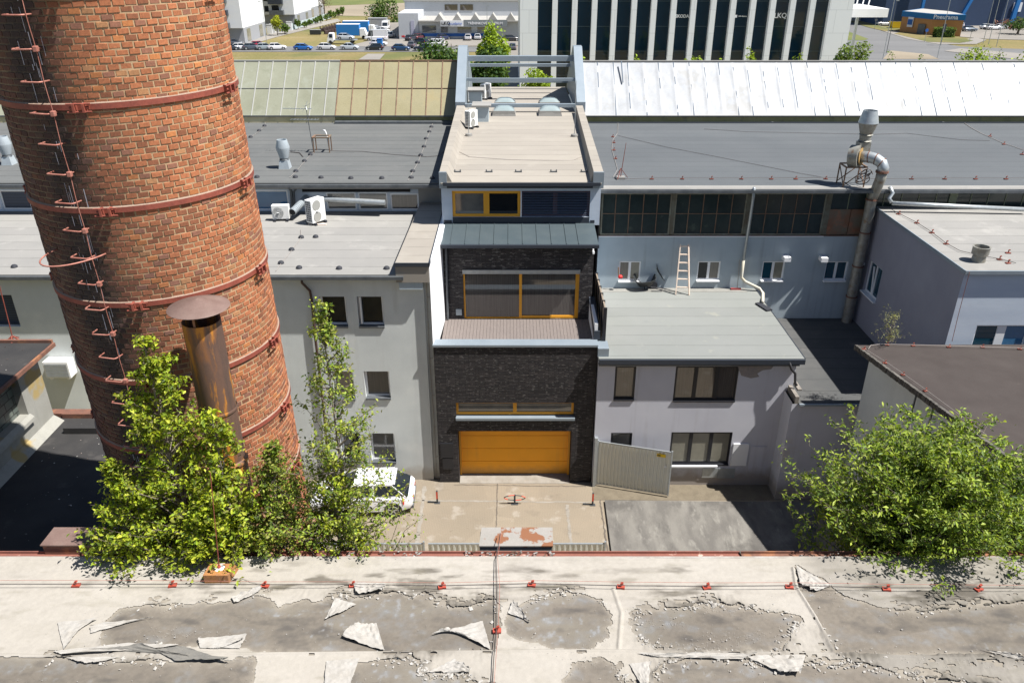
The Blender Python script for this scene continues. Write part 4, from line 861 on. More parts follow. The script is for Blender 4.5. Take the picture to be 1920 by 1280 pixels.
# white drips on the soot
dr = MB()
for i in range(70):
    z = rs.uniform(14, 21.6); a = LADP+rs.normal(.03, .07); l = rs.uniform(.05, .3); r = RC(z)+.017
    w_ = rs.uniform(.002, .006)/r
    dr.quad(*[(CX+r*math.cos(q), CY+r*math.sin(q), zz) for q, zz in ((a-w_, z-l), (a+w_, z-l), (a+w_, z), (a-w_, z))])
dr.obj('lime_drip', pmat('lime_drip', (.45, .45, .5), grain=.2), ch, kind='stuff')

MB().cyl((CX, CY, 23.7), (CX, CY, 38), RC(23.6), RC(23.6)-.1, 64).obj('upper_shaft', pmat('plain_brick_shaft', (.4, .14, .07), (.3, .11, .06), scale=3, grain=.2, extra=bricks((.42, .15, .07), (.27, .1, .06), (.45, .35, .22), .157, .083, .012)), ch, smooth=True, angle=40)
ch.rotation_euler = (0, -.02, 0)
# ------------------------------------------------------------------ rusty steel flue with cone cap
p = PY(377, 600, 10.0); fx, fy, ft = p.x, 10.0, p.z
fl = thing('steel_flue', 'rusty steel flue pipe with a wide cone rain cap in front of the brick chimney', 'flue', (fx, fy, 9))
R_ = .262
MB().lathe([(R_-.0, 14.05-ft), (R_, 0), (R_-.012, 0), (R_-.012, -1.2)], (fx, fy, ft), 32).obj('upper_pipe', m_rustflue, fl, smooth=True, angle=50)
MB().lathe([(R_+.012, -9), (R_+.012, 0), (R_-.02, .001)], (fx, fy, 14.7), 32).obj('lower_pipe', m_rustflue, fl, smooth=True, angle=50)
MB().lathe([(R_+.01, -.03), (R_+.025, 0), (R_+.01, .03)], (fx, fy, 15.62), 32).lathe([(R_+.012, -.05), (R_+.035, -.02), (R_+.035, .02), (R_, .05)], (fx, fy, 14.7), 32).obj('collar', m_rustflue, fl, smooth=True)
MB().lathe([(R_-.03, -1.1), (.001, -1.1)], (fx, fy, ft), 24).obj('flue_inside', m_gap, fl)
cz = ft+.2; mb = MB(); mb.lathe([(.42, 0), (.415, .006), (.001, .135)], (fx, fy, cz), 40).lathe([(.419, -.003), (.001, .12)], (fx, fy, cz), 40)
mb.obj('cone_cap', m_rustcap, fl, smooth=True, angle=40)
mb = MB()
for a in (.5, 2.6, 4.7): mb.beam((fx+math.cos(a)*(R_-.02), fy+math.sin(a)*(R_-.02), ft-.15), (fx+math.cos(a)*(R_-.02), fy+math.sin(a)*(R_-.02), cz+.04), .03, .008)
mb.obj('cap_strut', m_rust, fl)

# ------------------------------------------------------------------ foreground roof: felt below, torn membrane on top
fr = thing('foreground_building', 'flat roof in the foreground with torn pale membrane peeling off dark felt', 'building', (0, 4, 0))
ZF = 13.6; YE = PZ(960, 1046, ZF).y
MB().box(-40, 40, -12, YE-.02, 0, ZF-.05).obj('wall', pmat('dark_old_render', (.12, .11, .1), (.08, .075, .07), scale=.8, grain=.15), fr)
m_base = pmat('bare_old_felt', (.225, .192, .158), (.17, .155, .138), scale=.9, lo=.35, hi=.65, grain=.12, gscale=45, rough=.95, bump=.05, bscale=25, stretch=(.6, 1.3, 1),
    extra=chain(blot((.22, .225, .23), 2.6, .56, .66, .7, 12), blot((.13, .12, .11), 1.3, .58, .68, .6, 9), blot((.4, .41, .42), 7, .66, .72, .7, 12), blot((.3, .25, .17), .8, .6, .7, .5, 8), voro(.9, .1)))
HOLES = [
 [(205,1228),(190,1195),(200,1165),(225,1142),(262,1137),(340,1136),(430,1130),(480,1118),(508,1124),(520,1140),(560,1132),(600,1127),(645,1113),(668,1122),(740,1113),(800,1118),(822,1134),(872,1142),(925,1127),(940,1160),(925,1222),(600,1226),(470,1222),(430,1208),(300,1212),(240,1214)],
 [(985,1132),(1012,1120),(1045,1114),(1090,1116),(1128,1126),(1146,1150),(1150,1175),(1138,1195),(1105,1218),(1068,1216),(1035,1215),(1010,1203),(975,1200),(955,1188),(947,1160),(962,1148)],
 [(1186,1152),(1200,1146),(1300,1139),(1342,1132),(1420,1142),(1500,1154),(1505,1165),(1485,1175),(1478,1195),(1468,1222),(1300,1224),(1235,1210),(1200,1202),(1190,1180)],
 [(1494,1062),(1540,1085),(1580,1118),(1650,1140),(1720,1150),(1800,1141),(1920,1130),(2100,1130),(2100,1236),(1920,1234),(1835,1226),(1700,1226),(1570,1230),(1552,1195),(1528,1160),(1500,1110)],
 [(-200,1232),(170,1236),(250,1243),(330,1243),(430,1244),(452,1228),(478,1240),(478,1260),(460,1300),(440,1400),(-200,1400)],
 [(668,1244),(740,1238),(800,1242),(790,1262),(815,1268),(870,1262),(905,1290),(940,1400),(600,1400),(640,1290)],
 [(1075,1245),(1110,1236),(1160,1248),(1170,1275),(1180,1400),(1030,1400),(1060,1275)],
 [(1245,1240),(1300,1234),(1388,1238),(1440,1250),(1520,1242),(1560,1252),(1620,1246),(1700,1268),(1760,1275),(1920,1300),(2000,1400),(1215,1400),(1232,1270)]]
HW = [np.array([(q.x, q.y) for q in (PZ(u, v, ZF) for u, v in h)]) for h in HOLES]
x0_, x1_, y0_, y1_ = -8.6, 9.4, 6.0, YE-.005
nx, ny = 1240, 205
gx = np.linspace(x0_, x1_, nx); gy = np.linspace(y0_, y1_, ny); GX, GY = np.meshgrid(gx, gy)
px, py = GX.ravel(), GY.ravel()
def sdist(px, py, poly):     # >0 inside
    d2 = np.full(px.shape, 1e9); ins = np.zeros(px.shape, bool); n = len(poly)
    for i in range(n):
        ax, ay = poly[i]; bx, by = poly[(i+1) % n]; ex, ey = bx-ax, by-ay; wx_, wy_ = px-ax, py-ay
        t = np.clip((wx_*ex+wy_*ey)/(ex*ex+ey*ey+1e-12), 0, 1); d2 = np.minimum(d2, (wx_-t*ex)**2+(wy_-t*ey)**2)
        c = ((ay > py) != (by > py)) & (px < (bx-ax)*(py-ay)/((by-ay)+1e-12)+ax); ins ^= c
    d = np.sqrt(d2); return np.where(ins, d, -d)
sd_ = np.full(px.shape, -9.)
for h in HW: sd_ = np.maximum(sd_, sdist(px, py, h))
nz = vnoise(px*7+50, py*7+20, 21, 5)-.5; nz2 = vnoise(px*1.1+50, py*3+20, 31, 4); nz3 = vnoise(px*16+90, py*16+70, 41, 3)-.5
rag = np.clip(vnoise(px*.9+11, py*.9+17, 61, 3)*2-.7, .15, 1)
s_ = sd_+(nz*.36+nz3*.05+(vnoise(px*32+9, py*32+4, 131, 2)-.5)*.025)*rag+.01
inh = s_ > 0
de = np.clip(-s_, 0, None)
near = np.exp(-de/.05); crum = np.clip((vnoise(px*.8+31, py*.8+9, 71, 3)-.42)*5, 0, 1)
# crumpled where torn, gentle elsewhere, with two rolled ridges
hgt = .004+near*(.002+.035*np.clip(nz+.25, 0, 1)*crum+.02*np.abs(nz3))+np.exp(-de/.16)*crum*.05*np.abs(vnoise(px*11+5, py*5+8, 81, 3)-.5)*2+.010*nz2+.003*nz3
def ridge(P, w_, hh):
    global hgt
    P = [PZ(u, v, ZF) for u, v in P]; d = np.full(px.shape, 9.)
    for a, b in zip(P[:-1], P[1:]):
        ex, ey = b.x-a.x, b.y-a.y; t = np.clip(((px-a.x)*ex+(py-a.y)*ey)/(ex*ex+ey*ey), 0, 1); d = np.minimum(d, np.hypot(px-a.x-t*ex, py-a.y-t*ey))
    hgt = np.maximum(hgt, np.where(d < w_, hh*np.sqrt(np.clip(1-(d/w_)**2, 0, 1)), 0)); return d
dR = ridge([(-50, 1228), (190, 1232), (230, 1222), (470, 1226), (900, 1222), (1080, 1220), (1500, 1225), (2000, 1240)], .022, .03)
dV = ridge([(1150, 1105), (1165, 1150), (1160, 1215)], .03, .03); dW = ridge([(1487, 1066), (1492, 1100), (1530, 1160), (1562, 1222)], .025, .04)
tear = (vnoise(px*15+33, py*26+12, 141, 4) > .60) & (vnoise(px*2.2+13, py*4+40, 145, 3) > .47) & (de < .16) & (crum > .2)
inh = inh | tear
keep = ~inh | (dR < .02) | (dV < .03) | (dW < .03)
hgt += .018*np.exp(-((py-8.78)/.03)**2)*0+np.where(py > YE-.06, .02, 0)
# colour: clean cream membrane, grey weathering near tears and in flow streaks
dirt = np.clip(np.exp(-de/.10)*(.25+.9*vnoise(px*6+2, py*6+2, 91, 4))*crum*1.1+np.clip(vnoise(px*2.5+60, py*9+60, 95, 5)-.5, 0, 1)*3.2*np.exp(-((py-8.45)/.4)**2)*(.25+1.6*crum), 0, .85)
moss = np.clip(vnoise(px*3+9, py*9+9, 97, 5)-.6, 0, 1)*2
wh = vnoise(px*.7+3, py*2+3, 99, 4)
colr = np.stack([.62+.10*wh, .57+.10*wh, .49+.11*wh], 1)*(.93+.14*vnoise(px*20+5, py*20+5, 101, 2))[:, None]
dc = np.array([.20, .175, .14]); colr = colr*(1-dirt[:, None])+dc*dirt[:, None]; colr = colr*(1-moss[:, None]*.5)+np.array([.25, .22, .12])*moss[:, None]*.5
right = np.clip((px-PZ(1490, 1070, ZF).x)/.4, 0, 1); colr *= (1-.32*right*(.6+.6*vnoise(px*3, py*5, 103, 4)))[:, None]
me = bpy.data.meshes.new('torn_membrane')
idx = np.arange(nx*ny).reshape(ny, nx); q = np.stack([idx[:-1, :-1].ravel(), idx[:-1, 1:].ravel(), idx[1:, 1:].ravel(), idx[1:, :-1].ravel()], 1)
ok = keep[q].all(1); q = q[ok]; used = np.unique(q); mp_ = -np.ones(nx*ny, int); mp_[used] = np.arange(len(used)); q = mp_[q]
V = np.stack([px+nz3*.006, py+nz*.006, ZF+hgt], 1)[used]-np.array(wl(fr))
me.vertices.add(len(V)); me.vertices.foreach_set('co', V.ravel()); me.loops.add(q.size); me.loops.foreach_set('vertex_index', q.ravel())
me.polygons.add(len(q)); me.polygons.foreach_set('loop_start', np.arange(0, q.size, 4)); me.polygons.foreach_set('loop_total', np.full(len(q), 4))
ca = me.color_attributes.new('col', 'FLOAT_COLOR', 'POINT'); cc = np.ones((len(V), 4)); cc[:, :3] = colr[used]; ca.data.foreach_set('color', cc.ravel())
me.update(calc_edges=True); me.validate(); me.polygons.foreach_set('use_smooth', [True]*len(me.polygons))
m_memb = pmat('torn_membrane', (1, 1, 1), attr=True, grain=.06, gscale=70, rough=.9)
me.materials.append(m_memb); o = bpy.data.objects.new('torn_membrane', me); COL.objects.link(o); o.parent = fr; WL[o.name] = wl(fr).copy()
MB().box(-40, x0_, -12, YE-.005, ZF+.002, ZF+.012).box(x1_, 40, -12, YE-.005, ZF+.002, ZF+.012).box(x0_, x1_, -12, 6.0, ZF+.002, ZF+.012).obj('membrane', pmat('cream_membrane', (.6, .55, .48), (.5, .46, .4), scale=1, grain=.06), fr)
n1 = vnoise(px*3+8, py*6+8, 151, 5); n2 = vnoise(px*14+4, py*14+4, 155, 4); n3 = vnoise(px*1.3+4, py*3+24, 159, 4)
fc = np.stack([.25+0*px, .218+0*px, .18+0*px], 1)*(.86+.28*vnoise(px*26, py*26, 161, 2))[:, None]
def blend(c, m, k): return c*(1-np.clip(m, 0, 1)[:, None])+np.array(k)*np.clip(m, 0, 1)[:, None]
fc = blend(fc, (n3-.5)*3, (.30, .27, .22)); fc = blend(fc, (n1-.52)*5*(n2-.2), (.30, .31, .32)); fc = blend(fc, (.42-n1)*4, (.15, .135, .12))
fc = blend(fc, (n2-.62)*6*np.clip((n3-.5)*9, 0, 1), (.36, .36, .36)); fc = blend(fc, np.exp(-np.clip(s_, 0, None)/.045)*(.35+n2), (.42, .375, .31))
fcl = MB(); m2 = bpy.data.meshes.new('bare_felt'); q2_ = np.stack([idx[:-1, :-1].ravel(), idx[:-1, 1:].ravel(), idx[1:, 1:].ravel(), idx[1:, :-1].ravel()], 1)
V2 = np.stack([px, py, ZF+.002*n2+.0*px], 1)-np.array(wl(fr)); m2.vertices.add(len(V2)); m2.vertices.foreach_set('co', V2.ravel()); m2.loops.add(q2_.size); m2.loops.foreach_set('vertex_index', q2_.ravel())
m2.polygons.add(len(q2_)); m2.polygons.foreach_set('loop_start', np.arange(0, q2_.size, 4)); m2.polygons.foreach_set('loop_total', np.full(len(q2_), 4))
ca = m2.color_attributes.new('col', 'FLOAT_COLOR', 'POINT'); cc = np.ones((len(V2), 4)); cc[:, :3] = fc; ca.data.foreach_set('color', cc.ravel()); m2.update(calc_edges=True)
m2.materials.append(pmat('bare_old_felt', (1, 1, 1), attr=True, grain=.1, gscale=90, rough=.95, bump=.04, bscale=50, extra=voro(.9, .08))); o = bpy.data.objects.new('bare_felt', m2); COL.objects.link(o); o.parent = fr; WL[o.name] = wl(fr).copy()
for (a_, b2, c2_, d2) in ((-40, -8.6, -12, YE), (9.4, 40, -12, YE), (-8.6, 9.4, -12, 6.0)): MB().box(a_, b2, c2_, d2, ZF-.03, ZF).obj('roof_deck', m_feltb, fr)
# small torn scraps along the tears
sc_ = MB()
for i in range(2300):
    h = HW[rs.randint(len(HW))]; e = rs.randint(len(h)); a = h[e]; b = h[(e+1) % len(h)]; p = a+(b-a)*rs.rand()+rs.normal(0, .045, 2)
    if p[1] > YE-.05: continue
    if float(vnoise(np.array([p[0]*.8+31]), np.array([p[1]*.8+9]), 71, 3)[0]) < .44: continue
    s = rs.uniform(.01, .045)*(1.7 if rs.rand() < .08 else 1); a = rs.uniform(0, 6.3); z = ZF+.012; k = rs.uniform(.25, .7); u1 = np.array([math.cos(a), math.sin(a)]); u2 = np.array([-u1[1], u1[0]]); li = rs.uniform(.1, .5)*s
    P = [p-u1*s*.6, p+u2*s*k-u1*s*.1, p+u1*s*.7, p-u2*s*k*.8+u1*s*.15, p+u1*s*.05]
    sc_.add([(P[0][0], P[0][1], z), (P[1][0], P[1][1], z+li*.4), (P[2][0], P[2][1], z+li), (P[3][0], P[3][1], z+li*.2), (P[4][0], P[4][1], z+li*.9)], [(0, 4, 1), (1, 4, 2), (2, 4, 3), (3, 4, 0)])
sc_.obj('torn_scraps', pmat('torn_scrap', (.4, .385, .36), (.29, .27, .24), scale=12, grain=.1), fr, kind='stuff')
# loose flaps lying on the roof
def vn1(a, b, seed): return float(vnoise(np.array([a+60.]), np.array([b+60.]), seed, 3)[0])-.5
m_flap = pmat('loose_membrane_flap', (.72, .69, .64), (.62, .58, .52), scale=6, grain=.08, rough=.85, bump=.05, bscale=30)
m_flapg = pmat('grey_backing_flap', (.38, .36, .32), (.28, .27, .25), scale=5, grain=.12, rough=.9)
def flap(pts, lift=.05, mat=None, seed=0, crumple=.02, n=22, curl=0):
    """a sheet over a 4-corner outline on the roof; corner 2-3 edge lifted"""
    P = [PZ(u, v, ZF+.012) for u, v in pts]; lift *= .6; crumple *= .7; mb = MB(); vs = []; fs = []
    for j in range(n+1):
        for i in range(n+1):
            s, t = i/n, j/n; a = P[0].lerp(P[1], s); b = P[3].lerp(P[2], s); q = a.lerp(b, t)
            e = vn1(s*4, t*4, seed)*crumple*3+vn1(s*12, t*9, seed+3)*crumple*1.5; rg = .012*vn1(s*9, t*9, seed+7)
            z = .012+lift*t*t*(1+.5*math.sin(s*5+seed))+abs(e)
            vs.append((q.x+rg*3*(t > .9)+rg, q.y+rg*3*(t > .9), q.z+z))
    for j in range(n):
        for i in range(n): k = j*(n+1)+i; fs.append((k, k+1, k+n+2, k+n+1))
    mb.add(vs, fs); return mb.obj('torn_flap', mat or m_flap, fr, smooth=True, angle=60)
FL = [([(628,1122),(669,1133),(640,1150),(610,1162)],.03,0),([(706,1170),(722,1222),(640,1196),(668,1172)],.06,1),([(905,1165),(920,1218),(840,1180),(810,1192)],.04,1),([(952,1150),(995,1165),(992,1168),(962,1128)],.06,0),
 ([(612,1240),(674,1234),(655,1290),(608,1290)],.02,0),([(170,1188),(262,1162),(290,1158),(170,1176)],.03,0),([(108,1168),(120,1218),(150,1180),(185,1162)],.04,0),
 ([(100,1221),(240,1206),(350,1212),(120,1232)],.05,0),([(225,1232),(125,1233),(150,1243),(185,1244)],.03,0),([(375,1215),(450,1216),(465,1192),(372,1200)],.05,0),
 ([(385,1216),(410,1216),(455,1205),(460,1198)],.07,0),([(662,1092),(724,1096),(716,1114),(668,1116)],.08,1),([(1400,1232),(1510,1228),(1500,1268),(1460,1262)],.05,1),([(1180,1245),(1222,1240),(1214,1290),(1204,1290)],.05,0),
 ([(1835,1216),(1900,1236),(1925,1236),(1868,1224)],.05,0),([(1225,1232),(1195,1225),(1420,1226),(1390,1238)],.02,1),([(880,1262),(800,1262),(850,1240),(880,1255)],.06,1),([(435,1122),(440,1132),(492,1108),(486,1102)],.05,1),([(1492,1062),(1560,1098),(1530,1110),(1500,1098)],.03,1),([(560,1195),(500,1223),(640,1224),(600,1215)],.0,0)]
for i, (pts, l, g) in enumerate(FL[:-1]): flap(pts, l, None, 5+i*13, .02 if not g else .045)
flap([(160, 1218), (430, 1232), (400, 1243), (265, 1214)], .07, m_flapg, 77, .03, 30)
flap([(270, 1209), (345, 1212), (432, 1243), (330, 1240)], .05, m_flapg, 99, .02, 30)
# crumbs of torn material
db = MB()
for i in range(2600):
    k = rs.rand()
    if k < .45:
        h = HW[rs.randint(len(HW))]; e = rs.randint(len(h)); a = h[e]; b = h[(e+1) % len(h)]; p = a+(b-a)*rs.rand()+rs.normal(0, .06, 2)
    elif k < .75:
        c = [(1235, 1168), (1380, 1195), (1350, 1140), (1650, 1232), (1800, 1240), (1540, 1110), (350, 1190), (1450, 1245), (1310, 1210)][rs.randint(9)]; q_ = PZ(c[0], c[1], ZF); p = np.array([q_.x, q_.y])+rs.normal(0, 1, 2)*np.array([.28, .06])
    else: p = np.array([rs.uniform(-7, 7.5), rs.uniform(6.3, YE)])
    if p[1] > YE-.02: continue
    s = rs.uniform(.0015, .006)*(2.2 if rs.rand() < .06 else 1); a = rs.uniform(0, 6.3); z = ZF+.014+rs.uniform(0, .01)
    pts = [(p[0]+s*math.cos(a+k2*1.57)*rs.uniform(.5, 1.3), p[1]+s*math.sin(a+k2*1.57)*rs.uniform(.5, 1.3), z+rs.uniform(0, s)) for k2 in range(4)]
    db.quad(*pts)
db.obj('membrane_crumbs', pmat('membrane_crumb', (.66, .64, .62), (.42, .4, .37), scale=60, lo=.45, hi=.55, grain=0), fr, kind='stuff')
# edge: rusty gutter with broken bits
gt = MB(); gt.prof([(YE, ZF-.02), (YE+.17, ZF-.05), (YE+.17, ZF-.01), (YE+.155, ZF-.01), (YE+.15, ZF-.09), (YE+.01, ZF-.09)], -40, XX(1392, 1045, YE)); gt.obj('rusty_gutter', pmat('peeling_gutter', (.26, .10, .07), (.2, .08, .06), scale=3, grain=.15, extra=blot((.55, .4, .33), 2.4, .62, .66, .9, 6)), fr)
gt = MB(); gt.prof([(YE, ZF-.02), (YE+.17, ZF-.05), (YE+.17, ZF-.01), (YE+.155, ZF-.01), (YE+.15, ZF-.09), (YE+.01, ZF-.09)], XX(1395, 1045, YE), 40); gt.obj('dark_gutter', m_rust, fr)
MB().box(-40, 40, YE-.03, YE+.012, ZF-.02, ZF+.028).obj('edge_strip', pmat('white_edge_strip', (.68, .65, .6), (.5, .44, .38), scale=4, grain=.1), fr)
lt = MB()
for i in range(150):
    u = rs.choice([rs.uniform(870, 1040), rs.uniform(600, 800), rs.uniform(120, 260), rs.uniform(1500, 1900)], p=[.45, .15, .2, .2]); x = XX(u, 1042, YE)
    y = YE+rs.uniform(.02, .15); l = rs.uniform(.01, .06); a = rs.uniform(-.6, .6); z = ZF+rs.uniform(-.03, .02)
    lt.beam((x, y, z), (x+l*math.cos(a), y+l*math.sin(a), z+rs.uniform(-.01, .02)), rs.uniform(.008, .03), .006)
lt.obj('gutter_litter', pmat('gutter_litter', (.55, .53, .5), (.2, .13, .09), scale=9, lo=.45, hi=.55, grain=.1), fr, kind='stuff')
# rusty boxes sitting at the edge
def P3(u, v, Y): return PY(u, v, Y)
b0 = PZ(898, 1023, ZF-.12); b1 = PZ(1037, 1023, ZF-.12); t0 = PZ(903, 988, ZF-.07); t1 = PZ(1036, 988, ZF-.07)
rbx = thing('metal_box', 'peeling grey and rust patched metal cover box beyond the roof edge in the middle', 'metal box', ((b0.x+b1.x)/2, b0.y+.2, ZF-.5))
MB().hexa([(b0.x, b0.y, ZF-.14), (b1.x, b0.y, ZF-.14), (t1.x, t1.y, ZF-.1), (t0.x, t0.y, ZF-.1), (b0.x, b0.y, ZF-.12), (b1.x, b0.y, ZF-.12), (t1.x, t1.y, ZF-.07), (t0.x, t0.y, ZF-.07)]).obj('lid', m_rustpeel, rbx)
MB().box(b0.x+.01, b1.x-.01, b0.y+.01, t0.y-.02, ZF-.9, ZF-.141).obj('body', m_feltt, rbx)
b0 = PZ(88, 1028, ZF-.0); b1 = PZ(232, 1028, ZF); t0 = PZ(112, 993, ZF+.12)
lb2 = thing('metal_box', 'long brown rusty metal box at the roof edge left of the trees', 'metal box', ((b0.x+b1.x)/2, YE+.3, ZF-.6))
MB().box(b0.x, b1.x+.3, YE+.13, YE+.5, ZF-.5, ZF+.13).obj('body', m_rust, lb2, bevel=.01)
MB().box(b0.x-.015, b1.x+.31, YE+.11, YE+.52, ZF+.131, ZF+.15).obj('lid', m_rustcap, lb2)
# orange rusty chimney box with round lid
b0 = PZ(383, 1092, ZF+.02); b1 = PZ(430, 1092, ZF+.02)
cbx = thing('rusty_chimney_box', 'small orange rusty box with a round white lid on the foreground roof', 'chimney box', ((b0.x+b1.x)/2, b0.y+.15, ZF))
MB().hexa([(b0.x, b0.y, ZF), (b1.x, b0.y, ZF), (b1.x+.05, b0.y+.3, ZF), (b0.x+.03, b0.y+.3, ZF), (b0.x, b0.y, ZF+.16), (b1.x, b0.y, ZF+.16), (b1.x+.02, b0.y+.24, ZF+.16), (b0.x+.02, b0.y+.24, ZF+.16)]).obj('box', m_rustor, cbx, bevel=.008)
c = Vector(((b0.x+b1.x)/2+.01, b0.y+.15, ZF+.131)); MB().lathe([(.11, 0), (.115, .015), (.07, .03), (.001, .035)], c, 20).obj('lid', m_white, cbx, smooth=True)
MB().cyl(c+Vector((0, 0, .03)), c+Vector((0, 0, .07)), .025, n=8).obj('rod_foot', m_flange, cbx)
t = PY(394, 885, c.y); MB().cyl(c+Vector((0, 0, .06)), t, .008, .006, 6).obj('lightning_rod', m_rustred, None, label='thin red lightning rod rising from the orange rusty box into the trees', cat='lightning rod')
# red conductor holders and wires
def holder(name, label, u, v, h, group, mat=m_flange, s=1.0):
    p = PZ(u, v, h); t = thing(name, label, 'wire holder', p, group)
    MB().box(p.x-.055*s, p.x+.055*s, p.y-.035*s, p.y+.04*s, p.z+.001, p.z+.022*s).obj('base_plate', mat, t)
    MB().cyl(p+Vector((0, 0, .022*s)), p+Vector((0, 0, .075*s)), .012*s, n=8).beam(p+Vector((-.005*s, 0, .075*s)), p+Vector((.03*s, 0, .09*s)), .03*s, .02*s).obj('clamp', mat, t)
    return t
hu = [(143, 1098, 'leftmost of the row'), (324, 1098, 'under the tree shadow left of the orange box'), (497, 1099, 'right of the orange rusty box'), (662, 1099, 'beside crumpled white flap'), (829, 1101, 'left of the crossing wires'), (997, 1097, 'first right of the crossing wires'), (1164, 1101, 'near the torn oval patch'), (1325, 1102, 'halfway to the right tree'), (1480, 1101, 'by the long torn seam'), (1662, 1105, 'among leaf litter in front of right tree'), (1835, 1105, 'rightmost under the right tree')]
first = None
for u, v, s in hu:
    q = PZ(u, v, ZF+.012); lab = 'red wire holder on foreground roof, '+s
    if first is None: first = holder('wire_holder', lab, u, v, ZF+.012, 'red wire holders on foreground roof')
    else: dup(first, q, rs.uniform(-.5, .5), lab, 'red wire holders on foreground roof')
dup(first, PZ(932, 1183, ZF+.02), 0, 'small red wire holder alone on the wire near the bottom centre', 'red wire holders on foreground roof')
cable([(-14, 8.42, ZF+.09)]+[PZ(u, v-4, ZF+.09) for u, v, s in hu]+[(12, 8.3, ZF+.08)], .0045, 'lightning_wire', m_wire, fr)
cable([(-14, 8.47, ZF+.1)]+[(PZ(u, v-10, ZF+.09)+Vector((.02, .0, rs.uniform(-.01, .01)))) for u, v, s in hu]+[(12, 8.36, ZF+.09)], .003, 'lightning_wire', m_rungp, fr)
cable([PZ(u, v, ZF+z) for u, v, z in ((938, 1000, .0), (930, 1046, .06), (932, 1100, .1), (931, 1180, .07), (926, 1230, .06), (921, 1300, .04))], .006, 'lightning_wire', m_wire, fr)
cable([PZ(u, v, ZF+z) for u, v, z in ((940, 998, .05), (933, 1046, .07), (937, 1100, .1), (934, 1180, .07), (930, 1230, .06), (925, 1300, .04))], .003, 'lightning_wire', m_rungp, fr)
cable([PZ(u, v, ZF+.03) for u, v in ((430, 1085), (455, 1083), (470, 1090), (485, 1093), (497, 1095))], .004, 'lightning_wire', m_wirel, fr)

# ------------------------------------------------------------------ steel sheet fence below the roof edge
def corrugated(parent, a, b, z0, z1, pitch, mat, name='sheet'):
    a = Vector(a); b = Vector(b); d = (b-a); L = d.length; d.normalize(); nrm = Vector((d.y, -d.x, 0)); n = int(L/pitch); mb = MB(); vs = []; fs = []
    prof_ = ((0, 0), (.52, 0), (.6, 1), (.92, 1))
    for i in range(n):
        for (s, o) in prof_:
            p = a+d*((i+s)*pitch)+nrm*o*.035; vs += [(p.x, p.y, z0), (p.x, p.y, z1)]
    vs += [(b.x, b.y, z0), (b.x, b.y, z1)]
    for i in range(len(vs)//2-1): fs.append((2*i, 2*i+2, 2*i+3, 2*i+1))
    mb.add(vs, fs); return mb.obj(name, mat, parent)
YFn = 22.8
for (ua, ub, lab) in ((560, 796, 'grey corrugated steel fence panel seen through the gap left of its post'), (803, 960, 'grey corrugated steel fence panel just left of the peeling metal box'), (960, 1136, 'grey corrugated steel fence panel just right of the peeling metal box')):
    a = XX(ua, 1020, YFn); b = XX(ub, 1020, YFn); t = thing('fence_panel', lab, 'fence', ((a+b)/2, YFn, 0), 'steel fence panels along the yard')
    corrugated(t, (a, YFn, 0), (b, YFn, 0), .05, 1.95, .2, m_corr); MB().box(a, b, YFn-.03, YFn+.03, 1.951, 2.0).obj('top_rail', m_galv, t); MB().box(b-.06, b, YFn-.05, YFn+.03, 0, 2.1).obj('post', m_galv, t)
# open gate
gt_ = thing('yard_gate', 'open corrugated steel gate with small yellow sticker in front of the lilac building', 'gate', (3.8, 29.0, 0))
ga = Vector((3.78, 28.95, 0)); gb = Vector((6.86, 28.1, 0)); corrugated(gt_, ga, gb, .2, 2.35, .155, m_corr)
f = MB(); f.beam(ga+Vector((0, 0, 2.38)), gb+Vector((0, 0, 2.38)), .05, .06); f.beam(ga+Vector((0, 0, .17)), gb+Vector((0, 0, .17)), .05, .06); f.beam(ga+Vector((0, 0, .1)), ga+Vector((0, 0, 2.45)), .06, .06); f.beam(gb+Vector((0, 0, .1)), gb+Vector((0, 0, 2.45)), .06, .06); f.obj('gate_frame', m_galv, gt_)
MB().box(3.62, 3.74, 28.85, 29.0, 0, 2.6).obj('gate_post', m_galv, gt_)
q = ga.lerp(gb, .86); dd = (gb-ga).normalized(); nn = Vector((dd.y, -dd.x, 0))*.05
st = MB(); st.add([q+nn+dd*-.19+Vector((0, 0, 2.1)), q+nn+dd*.19+Vector((0, 0, 2.1)), q+nn+dd*.19+Vector((0, 0, 2.26)), q+nn-dd*.19+Vector((0, 0, 2.26))], [(0, 1, 2, 3)]); st.obj('sticker', pmat('yellow_sticker', (.8, .55, .03), grain=0), gt_)
st = MB(); q2 = q+nn*1.1-dd*.1; st.add([q2+Vector((0, 0, 2.14))-dd*.07, q2+Vector((0, 0, 2.14))+dd*.07, q2+Vector((0, 0, 2.2))+dd*.07, q2+Vector((0, 0, 2.2))-dd*.07], [(0, 1, 2, 3)]); st.obj('sticker_mark', m_blackf, gt_)
q3 = ga.lerp(gb, .93)+nn; MB().add([q3+Vector((0, 0, 1.6))-dd*.05, q3+Vector((0, 0, 1.6))+dd*.05, q3+Vector((0, 0, 1.68))+dd*.05, q3+Vector((0, 0, 1.68))-dd*.05], [(0, 1, 2, 3)]).obj('small_plate', m_white, gt_)
